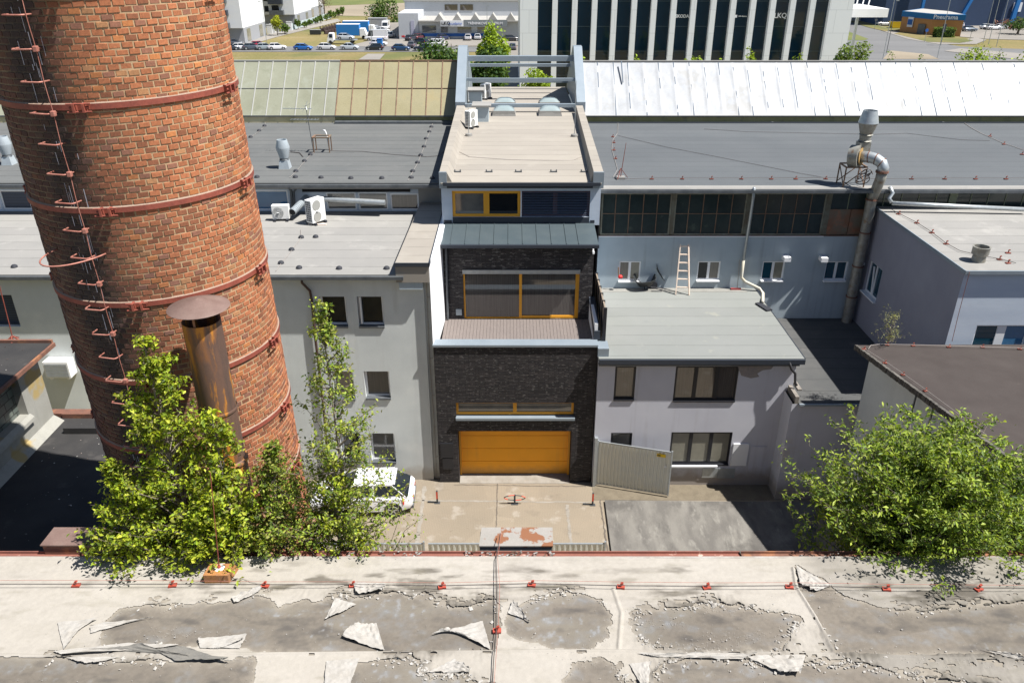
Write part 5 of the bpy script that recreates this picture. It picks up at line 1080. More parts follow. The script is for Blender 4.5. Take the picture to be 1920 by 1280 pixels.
# parking bollards
m_bol = pmat('dark_grey_post', (.05, .055, .06), grain=.1); m_bolr = pmat('red_reflector', (.6, .08, .04), grain=.05)
for i, (u, v, lab) in enumerate(((820, 942, 'short red and grey folding post on the concrete, nearest the white car'), (1111, 946, 'short red and grey folding post on the concrete, nearest the gate'))):
    p = PZ(u, v, .02); t = thing('parking_post', lab, 'parking post', p, 'folding parking posts')
    MB().box(p.x-.035, p.x+.035, p.y-.035, p.y+.035, .02, .66).box(p.x-.12, p.x+.12, p.y-.08, p.y+.08, .016, .035).obj('post', m_bol, t); MB().box(p.x-.036, p.x+.036, p.y-.04, p.y-.0355, .25, .62).obj('reflector', m_bolr, t)
    MB().beam((p.x, p.y, .05), (p.x-.42, p.y+.02, .06), .05, .05).obj('folded_arm', m_bol, t)
p = PZ(965, 944, .02); t = thing('parking_barrier', 'red and grey hooped parking barrier on the concrete in front of the garage', 'parking barrier', p)
MB().box(p.x-.04, p.x+.04, p.y-.04, p.y+.04, .02, .5).box(p.x-.15, p.x+.15, p.y-.08, p.y+.08, .016, .035).obj('post', m_bol, t)
for col, sl_ in ((m_bolr, [(0, 4), (8, 12), (16, 20), (24, 28)]), (m_bol, [(4, 8), (12, 16), (20, 24), (28, 32)])):
    mb = MB()
    for a0, a1 in sl_: mb.tube([(p.x+.46*math.cos(2*math.pi*k/32)*(1-.12*abs(math.sin(2*math.pi*k/32))), p.y-.02, .36+.13*math.sin(2*math.pi*k/32)) for k in range(a0, a1+1)], .02, 6)
    mb.obj('hoop', col, t, smooth=True)

# ------------------------------------------------------------------ air conditioners on the roofs
def ac_unit(label, loc, w_, h_, d_, rot, gridface=False, feet=True, group=None):
    t = thing('air_conditioner', label, 'air conditioner', loc, group); L = Vector(loc)
    def bx(*a): m = MB(); m.box(L.x+a[0], L.x+a[1], L.y+a[2], L.y+a[3], L.z+a[4], L.z+a[5]); return m
    bx(-w_/2, w_/2, -d_/2, d_/2, .1, .1+h_).obj('casing', m_ac, t, bevel=.02)
    m = MB(); c = Vector((L.x-w_*.12, L.y-d_/2-.006, L.z+.1+h_*.5)); R = min(w_*.32, h_*.42)
    for s in ((0,) if h_ < w_*1.1 else (-.25, .25)):
        cc = c+Vector((0, 0, s*h_)); R2 = R if h_ < w_*1.1 else h_*.22
        m.cyl(cc, cc+Vector((0, -.01, 0)), R2, n=24)
    fo = m.obj('fan_grille', m_fang, t); m = MB()
    for r in (.35, .55, .75, .92): 
        P = [c+Vector((R*r*math.cos(a*math.pi/12), -.016, R*r*math.sin(a*math.pi/12))) for a in range(25)]
        if h_ < w_*1.1: m.tube(P, .006, 4, False)
    m.beam(c+Vector((-.06, -.02, 0)), c+Vector((.06, -.02, 0)), .08, .01); m.obj('grille_ring', m_whitef, fo)
    if gridface:
        m = MB()
        for a in range(3):
            for b in range(9):
                y = L.y-d_/2+.05+(d_-.1)*a/3; z = L.z+.17+(h_-.12)*b/9; m.box(L.x-w_/2-.004, L.x-w_/2+.01, y+.012, y+(d_-.1)/3-.012, z+.01, z+(h_-.12)/9-.014)
        m.obj('coil_grid', m_grille, t)
    if feet:
        m = MB()
        for s in (-1, 1): m = MB(); m.box(L.x+s*w_*.36-.05, L.x+s*w_*.36+.05, L.y-d_/2-.12, L.y+d_/2+.12, L.z+.0, L.z+.1); m.obj('foot', m_foot, t)
    t.rotation_euler = (0, 0, rot); return t
ac_unit('small white air conditioner with one round fan on the pale left roof', PZ(529, 413, ZA+.03), .8, .66, .3, math.radians(3))
p = PZ(594, 418, ZA+.03); ac_unit('tall white air conditioner with a dark grid side on the pale left roof', p, .85, 1.08, .42, math.radians(56), True)
MB().box(p.x-.35, p.x+.5, p.y-.32, p.y-.2, ZA+.031, ZA+.07).obj('timber_batten', m_wood, None, label='wooden batten lying in front of the tall air conditioner', cat='batten')
p = PZ(884, 240, ZR); ac_unit('white air conditioner with a grid side on the cream roof behind the parapet', p, .72, .88, .38, math.radians(56), True)
p = PZ(911, 186, ZR); ac_unit('white air conditioner farthest back on the cream roof beside the vent shaft', p, .75, .9, .38, math.radians(56), True)
# duct pipes on left roof
P = [PY(571, 374, YW-.05), PY(563, 384, 36.9), PY(552, 396, 36.2)]
dd_ = [PY(575, 371, 37.4), PY(548, 398, 36.0)]
t = thing('exhaust_pipe', 'ribbed grey pipe sticking out of the strip window between the air conditioners', 'pipe', dd_[1]); m = MB(); m.tube([dd_[0], dd_[1]], .17, 14); a = dd_[0]; b = dd_[1]; m.obj('tube', m_duct, t, smooth=True, angle=40); m = MB()
for k in range(12): q = a.lerp(b, k/12+.03); m.cyl(q, q+(b-a).normalized()*.03, .185, n=14)
m.obj('rib', m_duct, t); MB().cyl(b, b+(b-a).normalized()*.01, .15, n=14).obj('mouth', m_gap, t)
MB().cyl(PY(606, 373, 36.9), PY(722, 380, 36.7), .13, n=14).obj('steel_duct', m_galv, None, label='shiny straight steel duct lying in front of the strip windows', cat='duct', smooth=True, angle=40)
def vent(label, p, s=1.0, group=None, mat=None):
    mat = mat or pmat('vent_paint', (.42, .47, .5), (.37, .41, .44), scale=3, rough=.4, metal=.2, grain=.05)
    t = thing('roof_ventilator', label, 'roof vent', p, group)
    MB().hexa([(p.x-.27*s, p.y-.27*s, p.z), (p.x+.27*s, p.y-.27*s, p.z), (p.x+.27*s, p.y+.27*s, p.z), (p.x-.27*s, p.y+.27*s, p.z), (p.x-.2*s, p.y-.2*s, p.z+.42*s), (p.x+.2*s, p.y-.2*s, p.z+.42*s), (p.x+.2*s, p.y+.2*s, p.z+.42*s), (p.x-.2*s, p.y+.2*s, p.z+.42*s)]).obj('base', mat, t)
    MB().lathe([(.22*s, .42*s), (.24*s, .44*s), (.22*s, .46*s), (.22*s, .52*s)], p, 20).obj('collar', m_gutter, t, smooth=True, angle=40)
    MB().lathe([(.22*s, .52*s), (.34*s, 1.0*s), (.34*s, 1.06*s), (.25*s, 1.42*s), (.23*s, 1.42*s), (.23*s, 1.1*s), (.001, 1.1*s)], p, 24).obj('cowl', mat, t, smooth=True, angle=30); return t
vent('pale grey roof ventilator with tapered cowl left of the television antenna', PZ(535, 315, ZH))
vent('pale grey roof ventilator partly hidden behind the chimney left edge', PZ(18, 308, ZH))
# television antenna
b_ = PZ(588, 285, ZH); t = thing('tv_antenna', 'tall television antenna mast on the left felt roof', 'antenna', b_)
tp = PY(573, 198, b_.y); MB().tube([b_, b_.lerp(tp, .5), tp], .022, 6).obj('mast', m_gutter, t)
m = MB(); 
for (z_, x0a, x1a, y_) in ((.93, -1.25, .3, 0), (.7, -.9, .55, .1)):
    c = b_.lerp(tp, z_); m.beam(c+Vector((x0a, 0, .02)), c+Vector((x1a, 0, 0)), .03, .03)
    for k in range(9): x = x0a+(x1a-x0a)*k/8; m.beam(c+Vector((x, -.17, .02)), c+Vector((x, .17, .02)), .012, .012)
c = b_.lerp(tp, .98)
for k in range(5): m.beam(c+Vector((.0, 0, 0)), c+Vector((.25*math.cos(k*1.26), .15*math.sin(k*1.26), .28*math.sin(k*1.26+.6))), .015, .015)
m.obj('antenna_element', m_galv, t)
sq = b_+Vector((.5, .1, 0)); t = thing('metal_stand', 'small rusty steel stand beside the foot of the television antenna', 'stand', sq); m = MB()
for sx_ in (-.42, .42):
    for sy_ in (-.3, .3): m.beam(sq+Vector((sx_, sy_, 0)), sq+Vector((sx_, sy_, .78)), .05, .05)
m.obj('leg', m_bar2, t); m = MB(); m.box(sq.x-.47, sq.x+.47, sq.y-.35, sq.y-.25, sq.z+.781, sq.z+.84).box(sq.x-.47, sq.x+.47, sq.y+.25, sq.y+.35, sq.z+.781, sq.z+.84).box(sq.x-.47, sq.x-.37, sq.y-.25, sq.y+.25, sq.z+.781, sq.z+.84).box(sq.x+.37, sq.x+.47, sq.y-.25, sq.y+.25, sq.z+.781, sq.z+.84); m.obj('top_frame', m_rustpan, t)
q = PZ(618, 281, ZH); MB().tube([q, q+Vector((-.1, 0, .9)), q+Vector((-.15, 0, 1.05)), q+Vector((-.25, 0, 1.05))], .04, 8).obj('vent_pipe', m_whitef, None, label='thin white bent vent pipe beside the rusty steel stand', cat='pipe', smooth=True)
# black rubber feet with conductor wire
def feet(pts, h, grp, lab, par=None):
    first = None
    for i, (u, v, s) in enumerate(pts):
        p = PZ(u, v, h); lb_ = lab+', '+s
        if first is None:
            m = MB(); m.lathe([(.13, 0), (.12, .07), (.07, .11), (.001, .12)], p, 10)
            first = m.obj('rubber_foot', m_foot, None, label=lb_, cat='rubber foot', group=grp, smooth=True, origin=p)
        else:
            o = first.copy(); COL.objects.link(o); o.location = p; o['label'] = lb_
    return first
feet([(482, 333, 'leftmost on the front edge'), (554, 333, 'front edge just right of the leftmost vent'), (602, 334, 'front edge below the metal stand'), (658, 335, 'fourth along the front edge'), (716, 335, 'fifth along the front edge'), (771, 334, 'front edge where the sloping row begins'), (811, 335, 'front edge nearest the cream parapet'),
      (555, 322, 'diagonal row near the vent base'), (571, 303, 'diagonal row right of the vent'), (582, 291, 'diagonal row at the antenna foot'), (470, 258, 'upper left diagonal row, nearest the chimney'), (486, 246, 'upper left diagonal row, middle'), (496, 237, 'upper left diagonal row, top'),
      (774, 322, 'right row, lowest'), (783, 306, 'right row, second from below'), (789, 292, 'right row, third from below'), (795, 276, 'right row, fourth from below'), (799, 261, 'right row, fourth from top'), (805, 248, 'right row, middle of upper half'), (809, 239, 'right row, topmost')], ZH, 'rubber feet on left felt roof', 'rubber foot on dark left roof')
feet([(27, 501, 'left of the chimney'), (527, 494, 'diagonal row, lowest'), (547, 469, 'diagonal row, middle'), (565, 446, 'diagonal row, top'), (592, 445, 'right of the diagonal row'), (561, 503, 'front edge, left'), (636, 504, 'front edge, middle'), (725, 504, 'front edge, right')], ZA+.03, 'rubber feet on pale left roof', 'rubber foot on pale left roof')
cable([PZ(u, v, ZA+.06) for u, v in ((564, 430), (564, 446), (547, 469), (527, 494), (517, 508))], .012, 'conductor_wire', m_wirel, an)
cable([PZ(u, v, ZH+.03) for u, v in ((499, 225), (496, 237), (486, 246), (470, 258))], .009, 'conductor_wire', m_wirel, hl)
cable([PZ(u, v, ZH+.03) for u, v in ((543, 333), (555, 322), (571, 303), (582, 291), (588, 286))], .009, 'conductor_wire', m_wirel, hl)
cable([PZ(u, v, ZH+.03) for u, v in ((765, 338), (774, 322), (783, 306), (795, 276), (805, 248), (811, 232))], .009, 'conductor_wire', m_wirel, hl)
cable([PZ(u, v, ZH+.02) for u, v in ((618, 283), (680, 284), (740, 290), (800, 294), (822, 292), (832, 284))], .012, 'roof_cable', m_wire, hl)
cable([PZ(u, v, ZH+.02) for u, v in ((545, 285), (562, 287), (568, 294))], .03, 'roof_cable', m_wire, hl)
# red holders on the right roofs
def holders(pts, h, grp, lab, s=1.6):
    first = None
    for (u, v, w_) in pts:
        if first is None: first = holder('wire_holder', lab+', '+w_, u, v, h, grp, m_rustred, s)
        else: dup(first, PZ(u, v, h), rs.uniform(-.3, .3), lab+', '+w_, grp)
ordn = ['first', 'second', 'third', 'fourth', 'fifth', 'sixth', 'seventh', 'eighth', 'ninth', 'tenth', 'eleventh', 'twelfth']
holders([(u, 336, ordn[i]+' from the left along the front edge') for i, u in enumerate((1222, 1279, 1334, 1390, 1446, 1492, 1548, 1709, 1771, 1829, 1886))]+[(1149, 257, 'top of the short bent row'), (1151, 268, 'second in the short bent row'), (1151, 282, 'third in the short bent row'), (1154, 298, 'lowest in the short bent row'), (1856, 256, 'upper right, by the blue one'), (1882, 271, 'upper right, middle of the wire'), (1916, 290, 'upper right, at the picture edge')], ZH+.012, 'red wire holders on slate roof', 'red wire holder on slate grey roof')
cable([PZ(u, v, ZH+.1) for u, v in ((1162, 336), (1222, 334), (1334, 334), (1446, 334), (1548, 333), (1640, 335), (1771, 334), (1920, 334))], .012, 'conductor_wire', m_wire, hr)
cable([PZ(u, v, ZH+.03) for u, v in ((1158, 254), (1250, 276), (1350, 295), (1450, 315), (1500, 325), (1540, 332))], .01, 'conductor_wire', m_wire, hr)
cable([PZ(u, v, ZH+.03) for u, v in ((1320, 242), (1400, 247), (1500, 249), (1640, 252), (1700, 250), (1800, 262), (1856, 264))], .01, 'conductor_wire', m_wire, hr)
cable([PZ(u, v, ZH+.03) for u, v in ((1800, 216), (1810, 232), (1822, 240), (1840, 250), (1880, 268), (1925, 283))], .015, 'conductor_wire', m_wirel, hr)
cable([PZ(u, v, ZH+.03) for u, v in ((1159, 225), (1158, 250), (1149, 262), (1147, 280), (1153, 300), (1158, 318), (1150, 332))], .01, 'conductor_wire', m_wirel, hr)
p = PZ(1163, 335, ZH); t = thing('lightning_rod', 'slim red lightning rod on a white foot on the slate roof', 'lightning rod', p); MB().cyl(p, PY(1174, 268, p.y), .02, .012, 6).obj('rod', m_rustred, t); MB().box(p.x-.22, p.x+.22, p.y-.18, p.y+.18, ZH+.012, ZH+.1).obj('foot', m_feltl, t); m = MB()
for a in (0, 2.1, 4.2): m.beam(p+Vector((0, 0, .5)), p+Vector((.35*math.cos(a), .35*math.sin(a), .05)), .025, .025)
m.obj('strut', m_rustred, t)
holders([(1685, 402, 'nearest the big duct'), (1719, 419, 'second along the left edge'), (1747, 437, 'third along the left edge'), (1774, 458, 'fourth along the left edge'), (1890, 475, 'upper one right of the vent pot'), (1874, 487, 'middle one right of the vent pot'), (1890, 494, 'lower one right of the vent pot')], ZQ+.06, 'red wire holders on pale right roof', 'red wire holder on the pale right roof', 1.7)
cable([PZ(u, v, ZQ+.12) for u, v in ((1672, 393), (1685, 400), (1719, 417), (1747, 435), (1774, 456), (1800, 470), (1833, 478))], .012, 'conductor_wire', m_wire, rbd)
cable([PZ(u, v, ZQ+.12) for u, v in ((1833, 478), (1874, 485), (1905, 493))], .012, 'conductor_wire', m_wire, rbd)
holders([(1620, 655, 'at the sharp corner'), (1659, 681, 'second down the sloping eaves'), (1693, 703, 'third down the sloping eaves'), (1735, 733, 'fourth down the sloping eaves'), (1817, 792, 'lowest, above the tree'), (1663, 647, 'back edge, first from the corner'), (1712, 648, 'back edge, second from the corner'), (1779, 651, 'back edge, third from the corner'), (1842, 651, 'back edge, fourth from the corner'), (1912, 655, 'back edge, rightmost')], ZBn+.01, 'red wire holders on brown roof', 'orange red wire holder on the brown roof', 1.35)
cable([PZ(u, v, ZBn+.1) for u, v in ((1622, 654), (1661, 678), (1695, 701), (1737, 731), (1790, 770), (1850, 815))], .008, 'conductor_wire', m_wirel, bb)
cable([PZ(u, v, ZBn+.1) for u, v in ((1628, 654), (1633, 647), (1650, 645), (1712, 646), (1779, 648), (1920, 652))], .01, 'conductor_wire', m_wirel, bb)
# lightning rods on the cream roof
for (u, v, vt, lab) in ((879, 255, 180, 'slim grey lightning rod on a white foot beside the front air conditioner'), (1077, 256, 150, 'slim grey lightning rod on a white foot at the right side of the cream roof')):
    p = PZ(u, v, ZR); t = thing('lightning_rod', lab, 'lightning rod', p, 'grey rods on the cream roof'); MB().cyl(p, p+Vector((0, 0, 2.9)), .02, .012, 6).obj('rod', m_galv, t); MB().lathe([(.2, 0), (.18, .12), (.001, .14)], p, 12).obj('foot', m_feltl, t)

# ------------------------------------------------------------------ big extraction duct with fan
dx_, dy_ = 16.78, 35.9
t = thing('extraction_duct', 'tall weathered steel extraction duct with fan and cowl climbing the right hall wall', 'duct', (dx_, dy_, ZL))
r = .235
MB().cyl((dx_, dy_, ZL), (dx_, dy_, 11.2), r, n=20).obj('riser', m_oldduct, t, smooth=True, angle=40)
m = MB()
for z in (6.3, 7.9, 9.6, 11.2): m.cyl((dx_, dy_, z-.03), (dx_, dy_, z+.03), r+.035, n=20)
m.obj('riser_flange', m_rust, t)
e0 = Vector((dx_, dy_, 11.2)); P = [e0, e0+Vector((.05, -.05, .3)), PY(1651, 335, 35.5), PY(1654, 322, 35.45)]
MB().tube(P, r, 18).obj('lower_elbow', m_oldduct, t, smooth=True)
q0 = P[-1]; P2 = [q0, q0+Vector((.02, 0, .16)), q0+Vector((-.05, .08, .36)), q0+Vector((-.25, .28, .5)), q0+Vector((-.5, .5, .54)), q0+Vector((-.8, .75, .5))]
MB().tube(P2, r+.015, 18).obj('upper_elbow', m_galv, t, smooth=True)
m = MB()
for k, pp_ in ((0, P2[0]), ): m.cyl(pp_-Vector((0, 0, .04)), pp_+Vector((0, 0, .04)), r+.05, n=18)
for k in (2, 3, 4): dv = (P2[k+1]-P2[k]).normalized(); m.cyl(P2[k]-dv*.02, P2[k]+dv*.02, r+.03, n=18)
m.obj('elbow_ring', m_rust, t)
f0 = P2[-1]; ax = (P2[-1]-P2[-2]).normalized(); m = MB(); m.cyl(f0, f0+ax*.42, .52, n=24); m.cyl(f0-ax*.06, f0, .36, n=20); m.box(f0.x-.1, f0.x+.42, f0.y+.05, f0.y+.5, f0.z, f0.z+.62); m.obj('fan_housing', m_oldduct, t, smooth=True, angle=40)
sx_ = f0+Vector((.2, .3, .62)); zc = sx_.z
MB().cyl(f0-ax*.075, f0-ax*.05, .40, n=20).obj('seal_ring', pmat('ochre_ring', (.35, .22, .08), grain=.1), t)
MB().lathe([(.25, 0), (.3, .05), (.25, .08), (.27, .3), (.31, .33), (.27, .36), (.28, .38), (.42, .84)], sx_, 22).obj('stack', m_oldduct, t, smooth=True, angle=35)
MB().lathe([(.42, .84), (.44, .86), (.31, 1.4), (.29, 1.4), (.29, 1.0), (.001, 1.0)], sx_, 22).obj('cowl', m_galv, t, smooth=True, angle=35)
m = MB(); zb_ = ZH; c0 = f0+ax*.2
for (ox, oy) in ((-.45, -.3), (.5, -.3), (-.45, .5), (.5, .5)):
    m.beam((c0.x+ox, c0.y+oy, zb_), (c0.x+ox, c0.y+oy, f0.z-.45), .05, .05)
for (a_, b2) in (((-.45, -.3), (.5, -.3)), ((.5, -.3), (.5, .5)), ((-.45, .5), (.5, .5)), ((-.45, -.3), (-.45, .5))):
    m.beam((c0.x+a_[0], c0.y+a_[1], f0.z-.45), (c0.x+b2[0], c0.y+b2[1], f0.z-.45), .06, .06); m.beam((c0.x+a_[0], c0.y+a_[1], zb_+.1), (c0.x+b2[0], c0.y+b2[1], f0.z-.5), .035, .035)
m.obj('steel_frame', m_bar2, t)
m = MB(); pc = q0+Vector((-.75, -.1, -.1))
for k in range(4):
    m.tube([pc+Vector((.3*math.cos(a*.5+k), .1*math.sin(a*.7)+.1*k, .25*math.sin(a*.5+k*2)-.1*k)) for a in range(12)], .02, 5)
m.obj('looped_cable', m_wire, t)

# ------------------------------------------------------------------ ladder, broom, wheelbarrow, small things on the pale green roof
zg = ZG+.07
L0 = PZ(1267, 552, zg); L1 = PZ(1292, 553, zg); T0 = PY(1276, 458, 36.12); T1 = PY(1291, 458, 36.12)
t = thing('ladder', 'pale wooden ladder leaning on the blue grey wall', 'ladder', (L0+L1)/2)
for a, b in ((L0, T0), (L1, T1)): MB().beam(a, b, .055, .08).obj('stile', m_wood, t)
for k in range(6):
    s = .15+.15*k*1.08; a = L0.lerp(T0, s); b = L1.lerp(T1, s); MB().beam(a, b, .055, .045).obj('rung', m_wood, t)
b0 = PZ(1382, 543, zg); tt = PY(1387, 487, 36.2); t = thing('broom', 'broom with pale handle and dark red head leaning on the wall beside the downpipe', 'broom', b0)
MB().cyl(b0+Vector((0, 0, .06)), tt, .018, n=8).obj('handle', m_flap, t); MB().box(b0.x-.32, b0.x+.18, b0.y-.05, b0.y+.05, zg, zg+.08).obj('head', pmat('dark_red_bristle', (.3, .05, .05), grain=.2), t)
w0 = PZ(1212, 542, zg); t = thing('wheelbarrow', 'black wheelbarrow and folded tray lying by the wall left of the ladder', 'wheelbarrow', w0)
def tray(c, sx, sy, sz, rx, ry, rz, name, mat):
    mb = MB(); pr = [(-1, -1, 0), (1, -1, 0), (1, 1, 0), (-1, 1, 0)]; vs = []
    for (k, z, inn) in ((.62, 0, 0), (1, 1, 0), (.92, 1, 1), (.58, .08, 1)):
        for n_ in range(16):
            a = 2*math.pi*n_/16; cx, cy = math.cos(a), math.sin(a); q = (abs(cx)**4+abs(cy)**4)**.25; vs.append(Vector((cx/q*k*sx, cy/q*k*sy, z*sz)))
    fs = [(r_*16+i, r_*16+(i+1) % 16, (r_+1)*16+(i+1) % 16, (r_+1)*16+i) for r_ in range(3) for i in range(16)]+[tuple(range(15, -1, -1)), tuple(range(48, 64))]
    R_m = Matrix.Rotation(rz, 4, 'Z') @ Matrix.Rotation(ry, 4, 'Y') @ Matrix.Rotation(rx, 4, 'X')
    mb.add([R_m @ v+Vector(c) for v in vs], fs); return mb.obj(name, mat, t, smooth=True, angle=40)
tray((w0.x-.1, w0.y+.1, zg+.26), .55, .42, .42, .3, -.1, .1, 'tub', m_blackpl)
tray((w0.x+.65, w0.y+.45, zg+.75), .62, .4, .14, .6, 1.0, .35, 'tray', m_blackpl)
m = MB(); m.cyl((w0.x+.35, w0.y+.0, zg+.2), (w0.x+.35, w0.y+.1, zg+.2), .19, n=18); m.obj('wheel', m_foot, t)
m = MB(); m.tube([(w0.x-.5, w0.y-.1, zg+.55), (w0.x+.0, w0.y-.2, zg+.2), (w0.x+.75, w0.y-.25, zg+.15), (w0.x+.7, w0.y-.3, zg+.02), (w0.x+.2, w0.y-.3, zg+.02)], .025, 6).tube([(w0.x-.1, w0.y, zg+.3), (w0.x-.12, w0.y-.15, zg+.02)], .025, 6).obj('handle_frame', m_blackf, t)
p = PY(1163, 519, 36.0); t = thing('watering_tool', 'small red tool with upright handle standing on the first white sill', 'tool', p); MB().lathe([(.001, -.08), (.1, -.06), (.12, .02), (.08, .08), (.001, .1)], p, 10).obj('body', m_red, t, smooth=True); MB().cyl(p+Vector((-.08, 0, 0)), p+Vector((-.12, 0, .5)), .03, n=8).obj('handle', m_bar2, t)
a = PZ(1427, 568, ZG+.12); b = PZ(1446, 583, ZG+.12); t = MB(); t.beam(PZ(1421, 568, ZG+.1), PZ(1443, 582, ZG+.1), .3, .07)
for k in range(6): pass
t.obj('ribbed_board', m_foot, None, label='dark ribbed board lying on the right edge of the pale green roof', cat='board')
# ------------------------------------------------------------------ trees
def leaf_mesh(name, pos, size, cols, mat, parent, seed=0, up=.5, asp=.62, kind=None):
    r = np.random.RandomState(seed); n = len(pos)
    nrm = r.normal(0, 1, (n, 3)); nrm[:, 2] = np.abs(nrm[:, 2])+up; nrm /= np.linalg.norm(nrm, axis=1)[:, None]
    t = r.normal(0, 1, (n, 3)); t -= nrm*(t*nrm).sum(1)[:, None]; t /= np.linalg.norm(t, axis=1)[:, None]; b = np.cross(nrm, t)
    s = (size*r.uniform(.35, 1.5, n))[:, None]; fold = nrm*s*.16
    V = np.stack([pos-t*s*.5, pos+b*s*asp*.5+fold-t*s*.05, pos+t*s*.55, pos-b*s*asp*.5+fold-t*s*.05], 1).reshape(-1, 3)
    V -= np.array(wl(parent)); f = np.arange(n)*4; F = np.stack([f, f+1, f+2, f, f+2, f+3], 1).reshape(-1)
    me = bpy.data.meshes.new(name); me.vertices.add(4*n); me.vertices.foreach_set('co', V.ravel()); me.loops.add(6*n); me.loops.foreach_set('vertex_index', F)
    me.polygons.add(2*n); me.polygons.foreach_set('loop_start', np.arange(0, 6*n, 3)); me.polygons.foreach_set('loop_total', np.full(2*n, 3))
    ca = me.color_attributes.new('col', 'FLOAT_COLOR', 'POINT'); cc = np.ones((4*n, 4)); cc[:, :3] = np.repeat(cols, 4, 0); ca.data.foreach_set('color', cc.ravel())
    me.update(calc_edges=True); me.materials.append(mat)
    o = bpy.data.objects.new(name, me); COL.objects.link(o); o.parent = parent; WL[o.name] = wl(parent).copy(); return o
def pal(n, r, cols, jit=.18):
    c = np.array(cols)[r.randint(0, len(cols), n)]; return c*r.uniform(1-jit, 1+jit, (n, 1))
def grow(name, label, cat, trunk, targets, leaf, per, cols, seed, twig=.16, tr=.03, mat=None, ok=None, spread=.045, cr=.55, group=None, start=.25):
    tb = min(tr, .03); r = np.random.RandomState(seed); t = thing(name, label, cat, trunk[0], group)
    tm = MB(); n = len(trunk); tm.tube(trunk, [tr*(1-.75*i/(n-1)) for i in range(n)], 8); tp = [Vector(p) for p in trunk]; tz = [p.z for p in tp]
    def at(z):
        if z <= tz[0]: return tp[0]
        for i in range(n-1):
            if tz[i] <= z <= tz[i+1]: return tp[i].lerp(tp[i+1], (z-tz[i])/(tz[i+1]-tz[i]+1e-9))
        return tp[-1]
    pos = []; cl = []
    for T in targets:
        T = Vector(T); ax = at(T.z); hd = ((T-ax).x**2+(T-ax).y**2)**.5; s = at(max(tz[0], T.z-hd*r.uniform(.5, 1.1)-.1))
        m = s.lerp(T, .5)+Vector((r.normal(0, .05), r.normal(0, .05), -hd*.08)); P = [s.lerp(m, .0), s.lerp(m, .6), m, m.lerp(T, .6), T]
        L = (T-s).length; P = [s, s.lerp(m, .5)*.5+s.lerp(T, .25)*.5, m, m.lerp(T, .5), T]
        for i in (1, 2, 3): P[i] = P[i]+Vector(r.normal(0, L*.06, 3))
        tm.tube(P, [tb*.4, tb*.3, tb*.22, tb*.14, tb*.05], 5, False)
        nt_ = max(3, int(L/.12)); tone = r.uniform(.8, 1.2)
        for k in range(nt_):
            f = start+(1-start)*(k+r.rand())/nt_; i = min(3, int(f*4)); q = P[i].lerp(P[i+1], f*4-i)
            dv = Vector(r.normal(0, 1, 3)); dv.z = dv.z*.5+.1; dv.normalize(); l = twig*r.uniform(.4, 1.2)*(1.1-.5*f); e = q+dv*l
            if l > .08: tm.tube([q, e], [tb*.08, tb*.04], 3, False)
            m_ = max(1, int(per*r.uniform(.5, 1.5)/nt_))
            a = r.rand(m_, 1); pp = np.array(q)*(1-a)+np.array(e)*a+r.normal(0, spread, (m_, 3)); pos.append(pp); cl.append(pal(m_, r, cols)*tone)
    pos = np.concatenate(pos); cl = np.concatenate(cl)
    if ok is not None: k = ok(pos); pos = pos[k]; cl = cl[k]
    tm.obj('trunk', m_bark, t); leaf_mesh('crown', pos, leaf, cl, mat or m_leaf, t, seed, asp=cr); return t
def okroof(p): return ~((p[:, 1] < YE+.25) & (p[:, 2] < ZF+.06))
GR = [(.31, .38, .02), (.37, .43, .03), (.2, .28, .02), (.45, .48, .05), (.1, .15, .02), (.16, .17, .03), (.26, .36, .03)]
GR2 = [(.24, .33, .04), (.31, .39, .05), (.15, .23, .03), (.38, .42, .07), (.09, .14, .03), (.2, .2, .05)]
def targets_cone(apx, n, rmax, hh, seed, lo=.0, yb=1.0, pw=.8):
    r = np.random.RandomState(seed); out = []
    for i in range(n):
        f = r.rand()**.75; a = r.uniform(0, 6.283); R = rmax*(f**pw)*r.uniform(.35, 1.0)+.03
        out.append((apx[0]+R*math.cos(a), apx[1]+R*math.sin(a)*yb, apx[2]-f*hh))
    return out
def sapling(label, u, v, Y, n, rmax, hh, per, seed, yb=.8, leaf=.064, cols=GR, tr=.03, pw=.8, root=None):
    ap = PY(u, v, Y); b = Vector((ap.x+.05, Y+.05, root or ap.z-hh-.8)); w = np.random.RandomState(seed).normal(0, .05, 4)
    tk = [b, b.lerp(ap, .35)+Vector((w[0], w[1], 0)), b.lerp(ap, .7)+Vector((w[2], w[3], 0)), ap]
    return grow('young_tree', label, 'tree', tk, [tuple(ap)]+targets_cone(ap, n, rmax, hh, seed, yb=yb, pw=pw), leaf, per, cols, seed, tr=tr, ok=okroof, group=None, start=.42, spread=.038)
sapling('tallest leafy young tree directly in front of the chimney ladder', 268, 636, 9.4, 125, 1.5, 3.15, 74, 3, root=11)
sapling('young tree with its crown in front of the steel flue base', 395, 770, 9.3, 85, .95, 2.2, 60, 4, root=11)
sapling('low spreading young tree leaning left over the black roof', 205, 868, 9.1, 80, .85, 1.5, 65, 5, root=11.4)
sapling('slender birch like tree in front of the brown drainpipe, reaching highest on the right', 600, 572, 9.6, 150, 1.5, 3.7, 50, 6, cols=GR2, leaf=.052, tr=.025, root=11, pw=.95)
sapling('sparse young tree with dry brownish leaves between chimney and birch', 510, 835, 9.4, 140, 1.0, 1.9, 80, 8, cols=GR2+GR2+[(.30, .17, .10)], leaf=.05, root=11)
sapling('bushy low tree partly covering the white car', 622, 855, 9.5, 85, .85, 1.7, 58, 9, cols=GR, leaf=.052, root=11)
sapling('small dense bush at the roof edge beside the orange rusty box', 380, 930, 9.0, 90, .95, 1.15, 65, 10, root=11.6)
